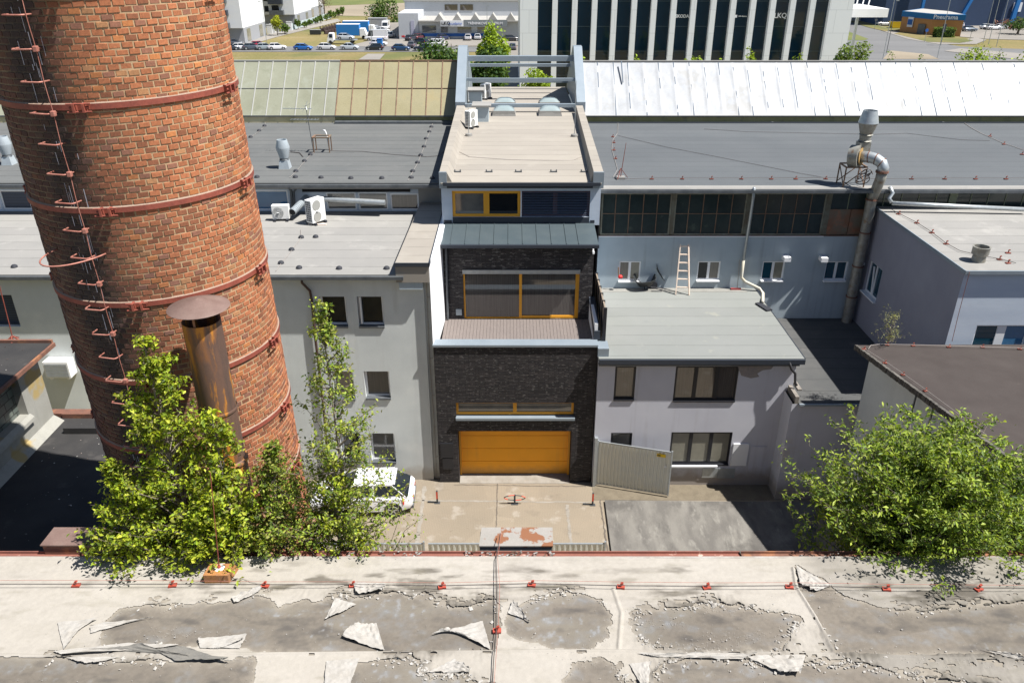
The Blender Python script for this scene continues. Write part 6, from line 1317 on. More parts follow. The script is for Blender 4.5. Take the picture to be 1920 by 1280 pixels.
# the broad tree on the right
r = np.random.RandomState(21); C0 = PY(1745, 925, 9.8); C0.z = 14.18; tg = []
while len(tg) < 430:
    q = r.normal(0, 1, 3); q /= np.linalg.norm(q); q *= r.uniform(.35, 1.0)**.6
    lump = 1+.16*math.sin(q[0]*7+1)*math.sin(q[2]*6)+.1*math.sin(q[1]*9+q[0]*5)
    p = (C0.x+q[0]*2.15*lump, C0.y+q[1]*1.65*lump, C0.z+q[2]*1.42*lump)
    if p[1] < YE+.3 and p[2] < ZF+.1: continue
    tg.append(p)
grow('broad_tree', 'broad bushy tree with glossy green leaves overhanging the roof edge at the right', 'tree', [(C0.x, C0.y+.2, 9), (C0.x-.05, C0.y+.15, 12), (C0.x+.1, C0.y, 13.3), (C0.x, C0.y, 14.4)], tg, .072, 150, [(.19, .28, .03), (.29, .38, .045), (.13, .2, .035), (.34, .41, .07), (.08, .13, .025)], 22, twig=.24, tr=.09, ok=okroof, spread=.05, cr=.42)
C1 = PY(1935, 985, 9.7); C1.z = 13.9; tg = []
while len(tg) < 120:
    q = r.normal(0, 1, 3); q /= np.linalg.norm(q); q *= r.uniform(.2, 1.)**.6; p = (C1.x+q[0]*1.3, C1.y+q[1]*1., C1.z+q[2]*1.0)
    if p[1] < YE+.3 and p[2] < ZF+.1: continue
    tg.append(p)
grow('broad_tree', 'second leafy tree cut by the right picture edge at the roof edge', 'tree', [(C1.x, C1.y+.3, 9), (C1.x, C1.y+.1, 12.5), (C1.x, C1.y, 13.6)], tg, .072, 140, [(.2, .3, .03), (.19, .27, .035), (.10, .165, .035), (.06, .11, .025)], 23, twig=.2, tr=.07, ok=okroof, cr=.42)
b = PZ(1664, 646, ZBn); tg = [tuple(b+Vector((r.normal(0, .42), r.normal(0, .3), r.uniform(.35, 1.5)))) for _ in range(38)]
grow('roof_sapling', 'small sparse self-seeded sapling on the corner of the brown roof', 'sapling', [b, b+Vector((0, 0, .5)), b+Vector((.05, 0, 1.2))], tg, .06, 16, [(.25, .26, .1), (.2, .22, .09), (.3, .3, .14)], 31, twig=.15, tr=.02)

# ------------------------------------------------------------------ cars
PAINT = {}
def paint(c):
    if c not in PAINT: PAINT[c] = pmat('car_paint', c, grain=.02, rough=.3, metal=.1, coat=.6, spec=.5)
    return PAINT[c]
m_cglass = pmat('car_glass', (.015, .02, .025), grain=0, rough=.05, spec=.8); m_tyre = pmat('tyre', (.02, .02, .021), grain=.1, rough=.8); m_rim = pmat('wheel_rim', (.55, .56, .58), grain=.03, rough=.35, metal=.6)
m_tail = pmat('tail_light', (.5, .01, .015), grain=0, rough=.15, coat=.5); m_head = pmat('head_light', (.7, .72, .75), grain=0, rough=.1)
def car(label, loc, rot, col, L=4.35, W=1.79, Hh=1.47, kind='hatch', detail=False, group=None, name='parked_car'):
    t = thing(name, label, 'car' if kind != 'van' else 'van', (0, 0, 0), group); pm_ = paint(col); w = W/2
    if kind == 'hatch': st = [(0, .42, .86, .80), (.03, .30, .93, .93), (.12, .2, .97, 1), (.35, .18, .95, 1), (.62, .18, .94, 1), (.72, .18, .92, 1), (.88, .2, .82, .98), (.97, .26, .70, .88), (1, .38, .58, .74)]; cab = (.035, .19, .56, .77)
    elif kind == 'sedan': st = [(0, .42, .86, .80), (.03, .28, .95, .93), (.2, .2, .97, 1), (.35, .18, .94, 1), (.62, .18, .93, 1), (.72, .18, .90, 1), (.88, .2, .80, .98), (.97, .26, .68, .88), (1, .38, .56, .74)]; cab = (.13, .3, .56, .76)
    else: st = [(0, .3, 1.0, .93), (.03, .25, 1.05, .98), (.3, .22, 1.05, 1), (.7, .22, 1.05, 1), (.8, .22, 1.05, 1), (.93, .22, .95, .97), (1, .35, .75, .82)]; cab = (.005, .02, .74, .93)
    m = MB(); ring = []; vs = []; fs = []
    for (f, zb, zt, k) in st:
        x = f*L-L/2; ww = w*k; pts = [(ww*.86, zb), (ww*.99, zb+.1), (ww, zb+(zt-zb)*.55), (ww*.965, zt-.09), (ww*.86, zt)]
        row = [(x, y, z) for y, z in pts]+[(x, -y, z) for y, z in reversed(pts)]; vs += row
    n = 10
    for i in range(len(st)-1):
        for j in range(n): fs.append((i*n+j, (i+1)*n+j, (i+1)*n+(j+1) % n, i*n+(j+1) % n))
    fs += [tuple(range(n)), tuple(range(len(st)*n-1, (len(st)-1)*n-1, -1))]
    m.add(vs, fs); body = m.obj('body', pm_, t, smooth=True, angle=35)
    def zt(f):
        for a, b_ in zip(st[:-1], st[1:]):
            if a[0] <= f <= b_[0]: return a[2]+(b_[2]-a[2])*(f-a[0])/(b_[0]-a[0])
        return .9
    a0, a1, a2, a3 = cab; yb = w*.86; yt = w*(.66 if kind != 'van' else .84); X = lambda f: f*L-L/2
    zr = Hh-.04; g = MB(); B = [(X(a0+.01), zt(a0+.01)-.03), (X(a1), zr), (X(a2), zr), (X(a3), zt(a3)-.03)]
    vs = [(B[0][0], -yb, B[0][1]), (B[3][0], -yb, B[3][1]), (B[3][0], yb, B[3][1]), (B[0][0], yb, B[0][1]), (B[1][0], -yt, zr), (B[2][0], -yt, zr), (B[2][0], yt, zr), (B[1][0], yt, zr)]
    g.hexa(vs); g.obj('windows', m_cglass if kind != 'van' else pm_, t)
    rf = MB(); rn = 6; rv = []
    for i in range(rn+1):
        for j in range(rn+1):
            s, q = i/rn, j/rn; rv.append((B[1][0]-.03+(B[2][0]-B[1][0]+.06)*s, -yt-.01+(2*yt+.02)*q, zr+.006+.05*(1-(2*s-1)**4)*(1-(2*q-1)**4)))
    rf.add(rv, [(i*(rn+1)+j, (i+1)*(rn+1)+j, (i+1)*(rn+1)+j+1, i*(rn+1)+j+1) for i in range(rn) for j in range(rn)])
    for s in (-1, 1):
        for (p_, q_) in ((0, 1), (3, 2)): rf.beam((B[p_][0]+(.06 if p_ == 0 and detail else 0), s*yb, B[p_][1]), (B[q_][0]+(.06 if p_ == 0 and detail else 0), s*yt, zr), .05 if detail else .07, .04)
        xm = (B[1][0]+B[2][0])/2
        if kind != 'van': rf.beam((xm, s*(yb+.005), zt(.5)-.02), (xm, s*(yt+.005), zr), .08, .03); rf.beam((B[1][0], s*yt, zr), (B[2][0], s*yt, zr), .07, .07)
    rf.obj('roof', pm_, t, smooth=True, angle=35)
    if kind == 'van':
        g = MB(); e = .012; g.add([(B[3][0]+e-.05, -yb*.9, B[3][1]+.12), (B[3][0]+e-.05, yb*.9, B[3][1]+.12), (B[2][0]+e+.06, yt*.9, zr-.12), (B[2][0]+e+.06, -yt*.9, zr-.12)], [(0, 1, 2, 3)])
        for s in (-1, 1): g.add([(X(.62), s*(yb+.02), 1.05), (X(.86), s*(yb+.01), 1.05), (X(.76), s*(yt+.05), zr-.2), (X(.62), s*(yt+.05), zr-.2)], [(0, 1, 2, 3)])
        g.obj('windscreen', m_cglass, t)
    for fx_ in (.19, .815):
        for s in (-1, 1):
            x = X(fx_); R = .325; a = MB(); a.cyl((x, s*(w-.12), R+.02), (x, s*(w+.004), R+.02), R+.06, n=24); a.obj('wheel_arch', m_blackf, t)
            wh = MB(); wh.cyl((x, s*(w-.2), R), (x, s*(w+.012), R), R, n=24); wo = wh.obj('wheel', m_tyre, t, smooth=True, angle=40)
            ri = MB(); yy = s*(w+.014)
            if detail:
                ri.cyl((x, yy-.0*s, R), (x, yy+.006*s, R), .06, n=12)
                for k in range(5): a_ = k*1.2566+.3; ri.beam((x+.04*math.cos(a_), yy, R+.04*math.sin(a_)), (x+.21*math.cos(a_), yy, R+.21*math.sin(a_)), .055, .01, up=(0, 1, 0))
                ri.tube([(x+.215*math.cos(a_*.2618), yy, R+.215*math.sin(a_*.2618)) for a_ in range(25)], .014, 5)
            else: ri.cyl((x, yy-.005*s, R), (x, yy+.003*s, R), .2, n=10)
            ri.obj('rim', m_rim, wo)
    zl = zt(.02)-.16
    for s in (-1, 1): m = MB(); m.hexa([(X(.0)-.01, s*w*.48, zl-.08), (X(.09), s*(w*1.0), zl-.08), (X(.1), s*(w*.985), zl+.05), (X(.0)-.0, s*w*.48, zl-.08+.0), (X(.0)-.02, s*w*.48, zl+.06), (X(.09), s*w*.99, zl+.11), (X(.1), s*w*.965, zl+.13), (X(.02), s*w*.48, zl+.08)]); m.v = [(a[0]-.012, a[1]*1.012, a[2]+(.03 if a[2] > zl else -.05)) for a in m.v]; m.obj('tail_light', m_tail, t); MB().box(X(.97), X(.992), s*w*.5, s*w*.8, .56, .68).obj('headlight', m_head, t)
    if detail:
        x0, z0, x1, z1 = B[0][0]-.02, B[0][1]+.03, B[1][0]-.03, zr-.02; MB().add([(x0, -yb*.95, z0), (x0, yb*.95, z0), (x1, yt*.97, z1), (x1, -yt*.97, z1)], [(0, 3, 2, 1)]).obj('rear_window', m_cglass, t); MB().box(x1-.08, x1+.12, -yt*.98, yt*.98, zr-.005, zr+.045).obj('spoiler', pm_, t, bevel=.015)
        MB().box(X(0)-.03, X(0)+.02, -.26, .26, .58, .70).obj('number_plate', m_white, t); MB().box(X(0)-.025, X(.06), -w*.8, w*.8, .3, .44).obj('bumper_insert', m_gutter, t)
        for s in (-1, 1): MB().box(X(.70), X(.735), s*w*.98, s*(w+.16), .93, 1.06).obj('mirror', pm_, t, bevel=.02)
        MB().beam((X(.04), .0, zt(.05)+.03), (X(.07), .3, zt(.05)+.16), .02, .02).obj('rear_wiper', m_blackf, t)
        MB().tube([(X(.2), 0, zr+.06), (X(.17), 0, zr+.12)], .012, 5).obj('aerial', m_blackf, t)
        g = MB()
        for s in (-1, 1): g.beam((B[0][0]+.3, s*(yb+.01), zt(.2)), (B[3][0]-.1, s*(yb+.01), zt(.7)), .02, .03)
        g.obj('window_trim', m_rim, t)
    t.location = loc; WL[t.name] = Vector(loc); t.rotation_euler = (0, 0, rot); return t
p = PZ(726, 956, .33); cxy = (p.x-1.12, p.y+.80, .015)
car('white hatchback with red tail lights parked nose left beside the grey building', cxy, math.pi+math.radians(2), (.8, .81, .84), L=4.36, W=1.8, Hh=1.48, detail=True)

# ------------------------------------------------------------------ far background
def G(u, v, h=0): return PZ(u, v, h)
def sheet(name, pts, z, mat, **k):
    P = [G(u, v) for u, v in pts]; m = MB(); m.add([(q.x, q.y, z) for q in P], [tuple(range(len(P)))]); return m.obj(name, mat, None, kind='structure')
m_road = pmat('road_asphalt', (.26, .26, .26), (.31, .31, .31), scale=.1, grain=.08, gscale=3, stretch=(.3, 1, 1)); m_pave = pmat('pavement', (.50, .46, .41), (.44, .41, .37), scale=.12, grain=.08, gscale=4)
m_lot = pmat('car_park_concrete', (.47, .43, .38), (.4, .37, .33), scale=.05, grain=.1, gscale=2, extra=voro(.1, .06)); m_green = pmat('green_grass', (.16, .21, .05), (.25, .26, .08), scale=.08, grain=.2, gscale=1.5); m_sand = pmat('sandy_ground', (.5, .42, .31), (.42, .35, .25), scale=.05, grain=.1, gscale=2)
sheet('meadow', [(300, -30), (760, -30), (760, 6), (590, 12), (300, 18)], .03, m_green)
sheet('sandy_track', [(560, 14), (760, 6), (760, 32), (620, 30)], .05, m_sand)
sheet('far_pavement', [(395, 92), (470, 84), (520, 70), (560, 60), (640, 40), (632, 36), (545, 52), (500, 66), (455, 80), (395, 88)], .06, m_pave)
sheet('far_road', [(380, 98), (980, 98), (980, 88), (380, 88)], .07, m_road)
sheet('car_park', [(650, 88), (720, 70), (700, 50), (745, 40), (760, 62), (990, 60), (990, 86), (800, 88)], .09, m_lot)
sheet('white_slab', [(672, 113), (690, 102), (722, 102), (712, 113)], .11, m_pave)
sheet('service_road', [(900, 170), (935, 88), (1010, 88), (1010, 170)], .13, m_lot)
sheet('office_forecourt', [(960, 175), (960, 150), (1640, 150), (1640, 175)], .05, m_lot)
sheet('right_road', [(1585, 38), (1690, 70), (1800, 88), (1990, 96), (1990, 150), (1560, 150), (1560, 40)], .07, m_road)
sheet('grass_island', [(1585, 58), (1628, 74), (1620, 77), (1560, 76), (1560, 56)], .1, m_green)
sheet('traffic_island', [(1655, 112), (1670, 96), (1740, 103), (1760, 112)], .12, m_sand)
sheet('right_pavement', [(1590, 40), (1640, 54), (1700, 74), (1760, 84), (1830, 84), (1850, 76), (1830, 72), (1790, 77), (1700, 66), (1640, 46), (1600, 34)], .12, m_pave)
sheet('verge', [(1676, 64), (1700, 60), (1800, 71), (1825, 78), (1800, 82), (1740, 80)], .15, m_dry)
sheet('verge', [(1590, 35), (1640, 47), (1675, 58), (1660, 60), (1630, 53), (1590, 41)], .15, m_dry)
sheet('shop_car_park', [(1795, 48), (1990, 45), (1990, 78), (1850, 74), (1800, 70)], .09, m_lot)
sheet('kerb_pavement', [(1770, 97), (1990, 122), (1990, 108), (1800, 92)], .14, m_pave)
# office tower with tall fins
YO = 130; ob = thing('office_tower', 'large modern office block with white vertical fins and dark glass', 'office building', (26, YO, 0))
xa, xb, xc, xd = XX(975, 60, YO), XX(1008, 60, YO), XX(1548, 60, YO), XX(1592, 60, YO)
m_fin = pmat('white_cladding', (.62, .65, .68), (.58, .61, .64), scale=.2, grain=.03, gscale=2, rough=.5, extra=lambda K, c: bricks((.84, .87, .9), (.8, .83, .86), (.6, .63, .66), 2.6, 3.3, .03)(K, c)); m_og = pmat('office_glass', (.006, .022, .042), grain=0, rough=.02, spec=.6)
MB().box(xa, xb, YO, YO+40, 0, 24).box(xc, xd, YO, YO+40, 0, 24).box(xb, xc, YO+3, YO+39, 0, 24).obj('cladding', m_fin, ob)
fl_ = MB(); n = 15; gw_ = (xc-xb)*27/545; fw2 = (xc-xb)*10/545; bays = []
for i in range(n):
    xg = xb+(gw_+fw2)*i; bays.append(xg+gw_/2)
    MB().box(xg-.2, xg+gw_+.2, YO+.8, YO+.9, 0, 24).obj('glass_bay', m_og, ob)
    if i: MB().box(xg-fw2, xg, YO-.1, YO+1.0, 0, 24).obj('fin', m_fin, ob)
for z in (3.6, 7.2, 10.8, 14.4, 18): fl_.box(xb, xc, YO+.72, YO+.79, z-.05, z+.05)
fl_.obj('floor_line', pmat('glass_joint', (.05, .08, .1), grain=0, rough=.2), ob)
m_sign = pmat('white_sign_letters', (.85, .85, .87), grain=0)
for (u, v, s, sz) in ((1280, 31, 'SKODA', .62), (1392, 31, 'Hella Gutmann', .2), (1466, 30, 'LKQ', 1.0)):
    q = PY(u, v, YO+.6); q.x = min(bays, key=lambda b: abs(b-q.x))+(.25 if sz < .3 else 0); text(s, sz, q, math.pi/2, 0, m_sign, ob, bold=.02)
q = PY(1388, 31, YO+.6); q.x = min(bays, key=lambda b: abs(b-q.x))-.78; MB().prism([(q.x-.17, YO+.55), (q.x+.17, YO+.55), (q.x+.17, YO+.6), (q.x-.17, YO+.6)], q.z-.2, q.z+.2).obj('emblem', m_sign, ob)
a = PY(1588, 33, YO+10); b = PY(1664, 33, YO+10); cn = thing('entrance_canopy', 'flat white canopy projecting from the right end of the office block', 'canopy', ((a.x+b.x)/2, YO+20, 0))
MB().box(xd, b.x, YO+10, YO+22, a.z, a.z+1.3).obj('slab', m_white, cn); MB().box(b.x-1, b.x-.6, YO+20, YO+20.4, 0, a.z).obj('column', m_galv, cn); m = MB()
for i in range(8): x = xd+1+i*1.0; m.beam((x, YO+14, a.z+1.31), (x+.5, YO+14, a.z+6), .15, .15)
m.obj('steel_rail', m_whitef, cn)
# apartment blocks
m_aw = pmat('white_render', (.74, .75, .76), grain=.02); m_ag = pmat('grey_render', (.30, .31, .33), grain=.03); m_abw = pmat('pale_grey_render', (.55, .58, .62), grain=.03)  # the last one is a pale grey for the apartment side stripe
def apart(label, c, dpt, wd, hh, base=3.6, wins=None):
    x1, y0 = c.x, c.y; t = thing('apartment_block', label, 'apartment building', (x1-wd/2, y0+dpt/2, 0))
    MB().box(x1-wd, x1, y0, y0+dpt, base, hh).obj('upper_walls', m_aw, t); MB().box(x1-wd+.5, x1-.02, y0+.5, y0+dpt, 0, base).obj('ground_floor', m_ag, t)
    z = base+.2; k = 0
    while z < hh-1:
        for bx in range(int(wd//7)):
            x = x1-4.2-bx*7
            MB().box(x-2.4, x-.3, y0-.06, y0-.01, z+.2, z+2.4).obj('window', m_glass, t); MB().box(x-4.6, x-3.4, y0-.06, y0-.01, z+.6, z+2.2).obj('window', m_glass, t)
            MB().box(x-3.0, x+1.2, y0-1.5, y0-.02, z-.2, z).box(x-3.0, x+1.2, y0-1.5, y0-1.42, z+.01, z+1.1).box(x+1.12, x+1.2, y0-1.4, y0-.02, z+.01, z+1.1).obj('balcony', m_dark if (k+bx) % 2 else m_gutter, t)
        z += 2.95; k += 1
    for yy in (3, 14):
        if yy < dpt-3: MB().box(x1-.01, x1+.03, y0+yy, y0+yy+3, .3, base-.4).obj('shop_window', m_curto, t)
    MB().box(x1+.001, x1+.02, y0+dpt*.5, y0+dpt*.5+.9, base+.6, hh).obj('grey_stripe', m_abw, t); return t
c = G(459, 82); apart('white apartment block nearest the chimney with dark balconies', c, 20, 24, 24)
c = G(555, 52); apart('second white apartment block with grey ground floor behind the first', c, 22, 24, 24)
c = G(582, 38); apart('third apartment block farthest back with white balconies', c, 22, 14, 24)
# low white garden posts, far fence, crates
m = MB()
for i, (u, v) in enumerate(((506, 64), (512, 63), (523, 62), (543, 58))):
    q = G(u, v); 
    w_ = MB(); w_.box(q.x-.75, q.x+.75, q.y, q.y+.3, 0, 2.4); w_.box(q.x-.8, q.x+.8, q.y-.05, q.y+.35, 2.401, 2.5)
    w_.obj('gate_pillar', m_aw, None, label=['white wall pillar', 'white wall pillar', 'white wall pillar', 'white wall pillar'][i]+' beside the apartment path, '+['leftmost', 'second from left', 'third from left', 'rightmost'][i], cat='pillar', group='white pillars by the apartments')
a, b = G(548, 57), G(622, 34); MB().beam(a+Vector((0, 0, .9)), b+Vector((0, 0, .9)), .08, 1.8).obj('glass_fence', pmat('pale_fence', (.4, .47, .48), grain=.05), None, label='long pale fence behind the row of small street trees', cat='fence')
crate0 = None; k = 0
m_crate = pmat('dark_brown_crate', (.07, .045, .045), grain=.15)
for row in range(2):
    for i in range(9):
        q = G(605+i*5.2+row*8, 60-i*1.35+row*4.5); lab = 'dark brown crate in the '+('back' if row == 0 else 'front')+' row on the dry grass, '+ordn[i]+' from the left'
        if crate0 is None:
            crate0 = thing('crate', lab, 'crate', q, 'rows of dark crates'); mb = MB()
            for (x_, y_) in ((-.55, -.55), (.55, -.55), (.55, .55), (-.55, .55)): mb.box(q.x+x_-.07, q.x+x_+.07, q.y+y_-.07, q.y+y_+.07, 0, 1.5)
            mb.obj('frame', m_crate, crate0); MB().box(q.x-.52, q.x+.52, q.y-.52, q.y+.52, .15, .95).obj('box', m_crate, crate0)
        else: dup(crate0, q, .5, lab, 'rows of dark crates')
for i, (u, lab) in enumerate(((587, 'left one of two dark waste containers on the dry grass'), (597, 'right one of two dark waste containers on the dry grass'))):
    q = G(u, 66); t = thing('waste_container', lab, 'container', q); MB().box(q.x-.75, q.x+.75, q.y-.5, q.y+.5, .15, 1.3).obj('body', m_blackpl, t, bevel=.05); MB().box(q.x-.7, q.x+.7, q.y-.52, q.y+.3, 1.301, 1.42).obj('lid', m_ag, t)
# training centre
tcn = thing('training_centre', 'long grey building with a blue and white sign band and five small roof gables', 'building', (-10, 230, 0))
YT_ = 222.; m_tw = pmat('pale_panel_wall', (.52, .54, .54), (.47, .49, .5), scale=.2, grain=.03, gscale=2); m_rf = pmat('pale_membrane_roof', (.6, .58, .54), grain=.04, gscale=2)
xl, xr = XX(786, 60, YT_), XX(995, 60, YT_); x0b = XX(748, 60, YT_)
MB().box(xl, xr, YT_, YT_+15, 0, 4.4).obj('wall', m_tw, tcn); MB().box(xl, xr, YT_-1.2, YT_+15, 4.401, 4.7).obj('flat_roof', m_rf, tcn)
MB().box(x0b, xr, YT_+15, YT_+45, 0, 8.4).box(x0b, xl-.1, YT_+0, YT_+14.99, 0, 6.4).obj('hall_wall', pmat('hall_panel_wall', (.5, .52, .55), (.44, .46, .48), scale=.1, grain=.03, gscale=2), tcn); MB().box(x0b-.3, xr, YT_+14.6, YT_+46, 8.401, 8.7).obj('hall_roof', m_feltl, tcn)
MB().box(x0b+3.2, xl-1.2, YT_-.1, YT_-.01, .1, 4.6).obj('shutter_door', pmat('lilac_shutter', (.4, .4, .5), grain=.03), tcn)
for i in range(5):
    x = XX(826+i*33, 35, YT_+4); m = MB(); m.add([(x-1.25, YT_-1, 4.71), (x+1.25, YT_-1, 4.71), (x, YT_-1, 6.4), (x-1.25, YT_+5, 4.71), (x+1.25, YT_+5, 4.71), (x, YT_+5, 6.4)], [(0, 1, 2), (5, 4, 3), (0, 2, 5, 3), (1, 4, 5, 2)]); m.obj('roof_gable', m_rf, tcn)
m_blue = pmat('blue_banner', (.03, .12, .38), grain=.02)
for (u0, u1) in ((792, 818), (827, 840), (858, 884), (895, 912)): MB().box(XX(u0, 60, YT_), XX(u1, 60, YT_), YT_-.08, YT_-.01, 1.7, 3.4).obj('window', m_curtg, tcn)
MB().box(XX(788, 67, YT_), XX(912, 67, YT_), YT_-.12, YT_-.04, .75, 1.5).obj('blue_banner', m_blue, tcn)
for (u0, u1) in ((834, 858), (863, 887)): MB().box(XX(u0, 20, YT_+15), XX(u1, 20, YT_+15), YT_+14.9, YT_+14.99, 6.1, 7.6).obj('upper_window', m_curtain, tcn)
a = XX(826, 43, YT_-1.3); b_ = XX(869, 43, YT_-1.3); c_ = XX(951, 43, YT_-1.3)
s1 = MB().box(a, b_, YT_-1.4, YT_-1.25, 3.3, 4.75).obj('sign_panel', m_aw, tcn); s2 = MB().box(b_, c_, YT_-1.4, YT_-1.25, 3.2, 4.9).obj('sign_panel', pmat('grey_sign', (.2, .22, .23), grain=.03), tcn)
text('LKQ', 1.15, ((a*.75+b_*.25)-.1, YT_-1.45, 4.02), math.pi/2, 0, m_blackf, tcn, bold=.04); text('Academy', .95, ((a*.36+b_*.64), YT_-1.45, 4.02), math.pi/2, 0, pmat('blue_letter', (.02, .12, .5), grain=0), tcn)
text('TRÉNINKOVÉ CENTRUM', .82, ((b_+c_)/2, YT_-1.45, 4.05), math.pi/2, 0, m_sign, tcn, bold=.01)
# blue hall and tyre shop
YBH = 262.; bh = thing('blue_hall', 'very large dark blue hall with bright blue slanted columns at the upper right', 'hall', (180, 290, 0)); m_bh = pmat('dark_blue_cladding', (.035, .06, .12), (.04, .07, .14), scale=.05, grain=.05, gscale=1); m_bc = pmat('bright_blue_steel', (.02, .16, .45), grain=.02)
MB().box(XX(1655, 40, YBH), 330, YBH, YBH+60, 0, 26).obj('wall', m_bh, bh); MB().box(XX(1600, 20, YBH+30), XX(1655, 40, YBH)-.1, YBH+30, YBH+60, 0, 26).obj('side_wing', m_bh, bh)
q = G(1805, 36); m = MB(); a = PY(1805, 27, YBH-1.5); b_ = PY(1830, -15, YBH-1.5); m.beam(a, b_, .9, .9); a = PY(1895, 45, YBH-1.5); m.beam((a.x, a.y, 0), (a.x+2, a.y, 26), 1.2, .9); a = PY(1727, 25, YBH-1.5); m.beam((a.x, a.y, 0), (a.x, a.y, 26), .8, .8); m.obj('steel_column', m_bc, bh)
MB().box(XX(1655, 40, YBH), 330, YBH-.2, YBH-.01, 12.3, 12.5).obj('joint_line', m_dark, bh); a = PY(1908, 14, YBH-.3); MB().box(a.x-1.3, a.x+1.3, YBH-.3, YBH-.02, a.z-1.3, a.z+1.3).obj('window', m_whitef, bh)
c0, c1, c2 = G(1686, 60), G(1742, 67), G(1800, 69); c3 = c2+Vector((2, 12, 0)); c4 = c0+Vector((10, 10, 0))
os_ = thing('tyre_shop', 'small orange flat roofed shop with blue fascia at the upper right', 'shop', ((c0.x+c2.x)/2, c1.y+5, 0)); m_or = pmat('orange_shop_wall', (.48, .24, .09), (.43, .21, .08), scale=.3, grain=.04, gscale=3)
foot_ = [(q.x, q.y) for q in (c0, c1, c2, c3, c4)]; MB().prism(foot_, 0, 4.1).obj('wall', m_or, os_)
cx_ = sum(p[0] for p in foot_)/5; cy_ = sum(p[1] for p in foot_)/5; MB().prism([(cx_+(p[0]-cx_)*1.03, cy_+(p[1]-cy_)*1.05) for p in foot_], 4.101, 5.5).obj('fascia', pmat('blue_fascia', (.02, .15, .36), grain=.02), os_); MB().prism([(cx_+(p[0]-cx_)*.97, cy_+(p[1]-cy_)*.95) for p in foot_], 5.501, 5.55).obj('roof', m_rf, os_)
ang = math.atan2((c2-c1).y, (c2-c1).x); d_ = (c2-c1); q = c1.lerp(c2, .35); text('Pneurama', 1.5, (q.x, q.y-.95, 4.8), math.pi/2, ang, m_sign, os_, bold=.03)
ang2 = math.atan2((c1-c0).y, (c1-c0).x); 
for f_, w_ in ((.25, 'sign_board'), (.62, 'shop_door')):
    q = c0.lerp(c1, f_); dd = (c1-c0).normalized(); nn = Vector((dd.y, -dd.x, 0))*.3
    if f_ < .5: m = MB(); m.beam(q+nn+Vector((0, 0, 2.9)), q+nn+dd*2+Vector((0, 0, 2.9)), .2, 2.6); m.obj(w_, m_aw, os_); m = MB(); m.beam(q+nn*1.5+dd*.2+Vector((0, 0, 2.9)), q+nn*1.5+dd*1.8+Vector((0, 0, 2.9)), .2, 1.4); m.obj('sign_field', m_blue, os_)
    else: m = MB(); m.beam(q+nn+Vector((0, 0, 1.4)), q+nn+dd*2.6+Vector((0, 0, 1.4)), .2, 2.6); m.obj(w_, m_gutter, os_)
q = G(1612, 42); m = MB().box(q.x-6, q.x+8, q.y+3, q.y+12, 0, 4.0); m.obj('side_building', m_rf, None, label='low pale building behind the white canopy', cat='building')
q = G(1637, 22); 
# lamp posts, signs
def lamp(label, u, v, hgt, lean=0, arm=1.5, grp='street lamps', dark=False):
    p = G(u, v); t = thing('street_lamp', label, 'street lamp', p, grp); MB().cyl(p, p+Vector((0, 0, hgt)), .08, .05, 8).obj('pole', m_gutter if dark else m_galv, t); MB().beam(p+Vector((0, 0, hgt)), p+Vector((arm, 0, hgt+.1)), .08, .08).box(p.x+arm-.1, p.x+arm+.5, p.y-.15, p.y+.15, hgt+.02, hgt+.15).obj('lamp_head', m_galv, t)
lamp('slim street lamp in front of the white apartment wall', 500, 80, 9.5, arm=-.8); lamp('street lamp left of the blue box trucks', 698, 92, 9, arm=.3); lamp('street lamp in front of the grey sign band', 914, 92, 9.5, arm=.3)
lamp('tall street lamp right of the white canopy', 1655, 112, 15, arm=1.6); lamp('dark slim pole beside the tall lamp', 1662, 100, 11, arm=0, dark=True); lamp('tall mast crossing the orange shop', 1757, 110, 16, arm=.2); lamp('double armed lamp at the shop car park, left one', 1843, 82, 10.5, arm=1.5); lamp('tall pale mast by the shop car park, middle one', 1853, 84, 18, arm=.2); lamp('tall pale mast by the shop car park, right one', 1868, 88, 18, arm=.2)
for i, (u, v, lab) in enumerate(((1639, 58, 'round traffic sign on the verge right of the canopy'), (1817, 80, 'round traffic sign by the shop car park'), (1733, 80, 'blue traffic sign in front of the orange shop'))):
    p = G(u, v); t = thing('traffic_sign', lab, 'traffic sign', p); MB().cyl(p, p+Vector((0, 0, 3.2)), .05, n=6).obj('post', m_galv, t); MB().cyl(p+Vector((0, -.08, 2.9)), p+Vector((0, -.05, 2.9)), .42, n=16).obj('disc', m_gutter if i < 2 else m_blue, t)
p = G(1742, 84); t = thing('utility_pole', 'dark traffic signal pole beside the orange shop', 'signal pole', G(1763, 86)); p = G(1763, 86); MB().cyl(p, p+Vector((0, 0, 5)), .12, n=6).obj('post', m_dark, t); MB().box(p.x-.3, p.x+.3, p.y-.3, p.y+.2, 3.2, 5).obj('signal_box', m_dark, t)
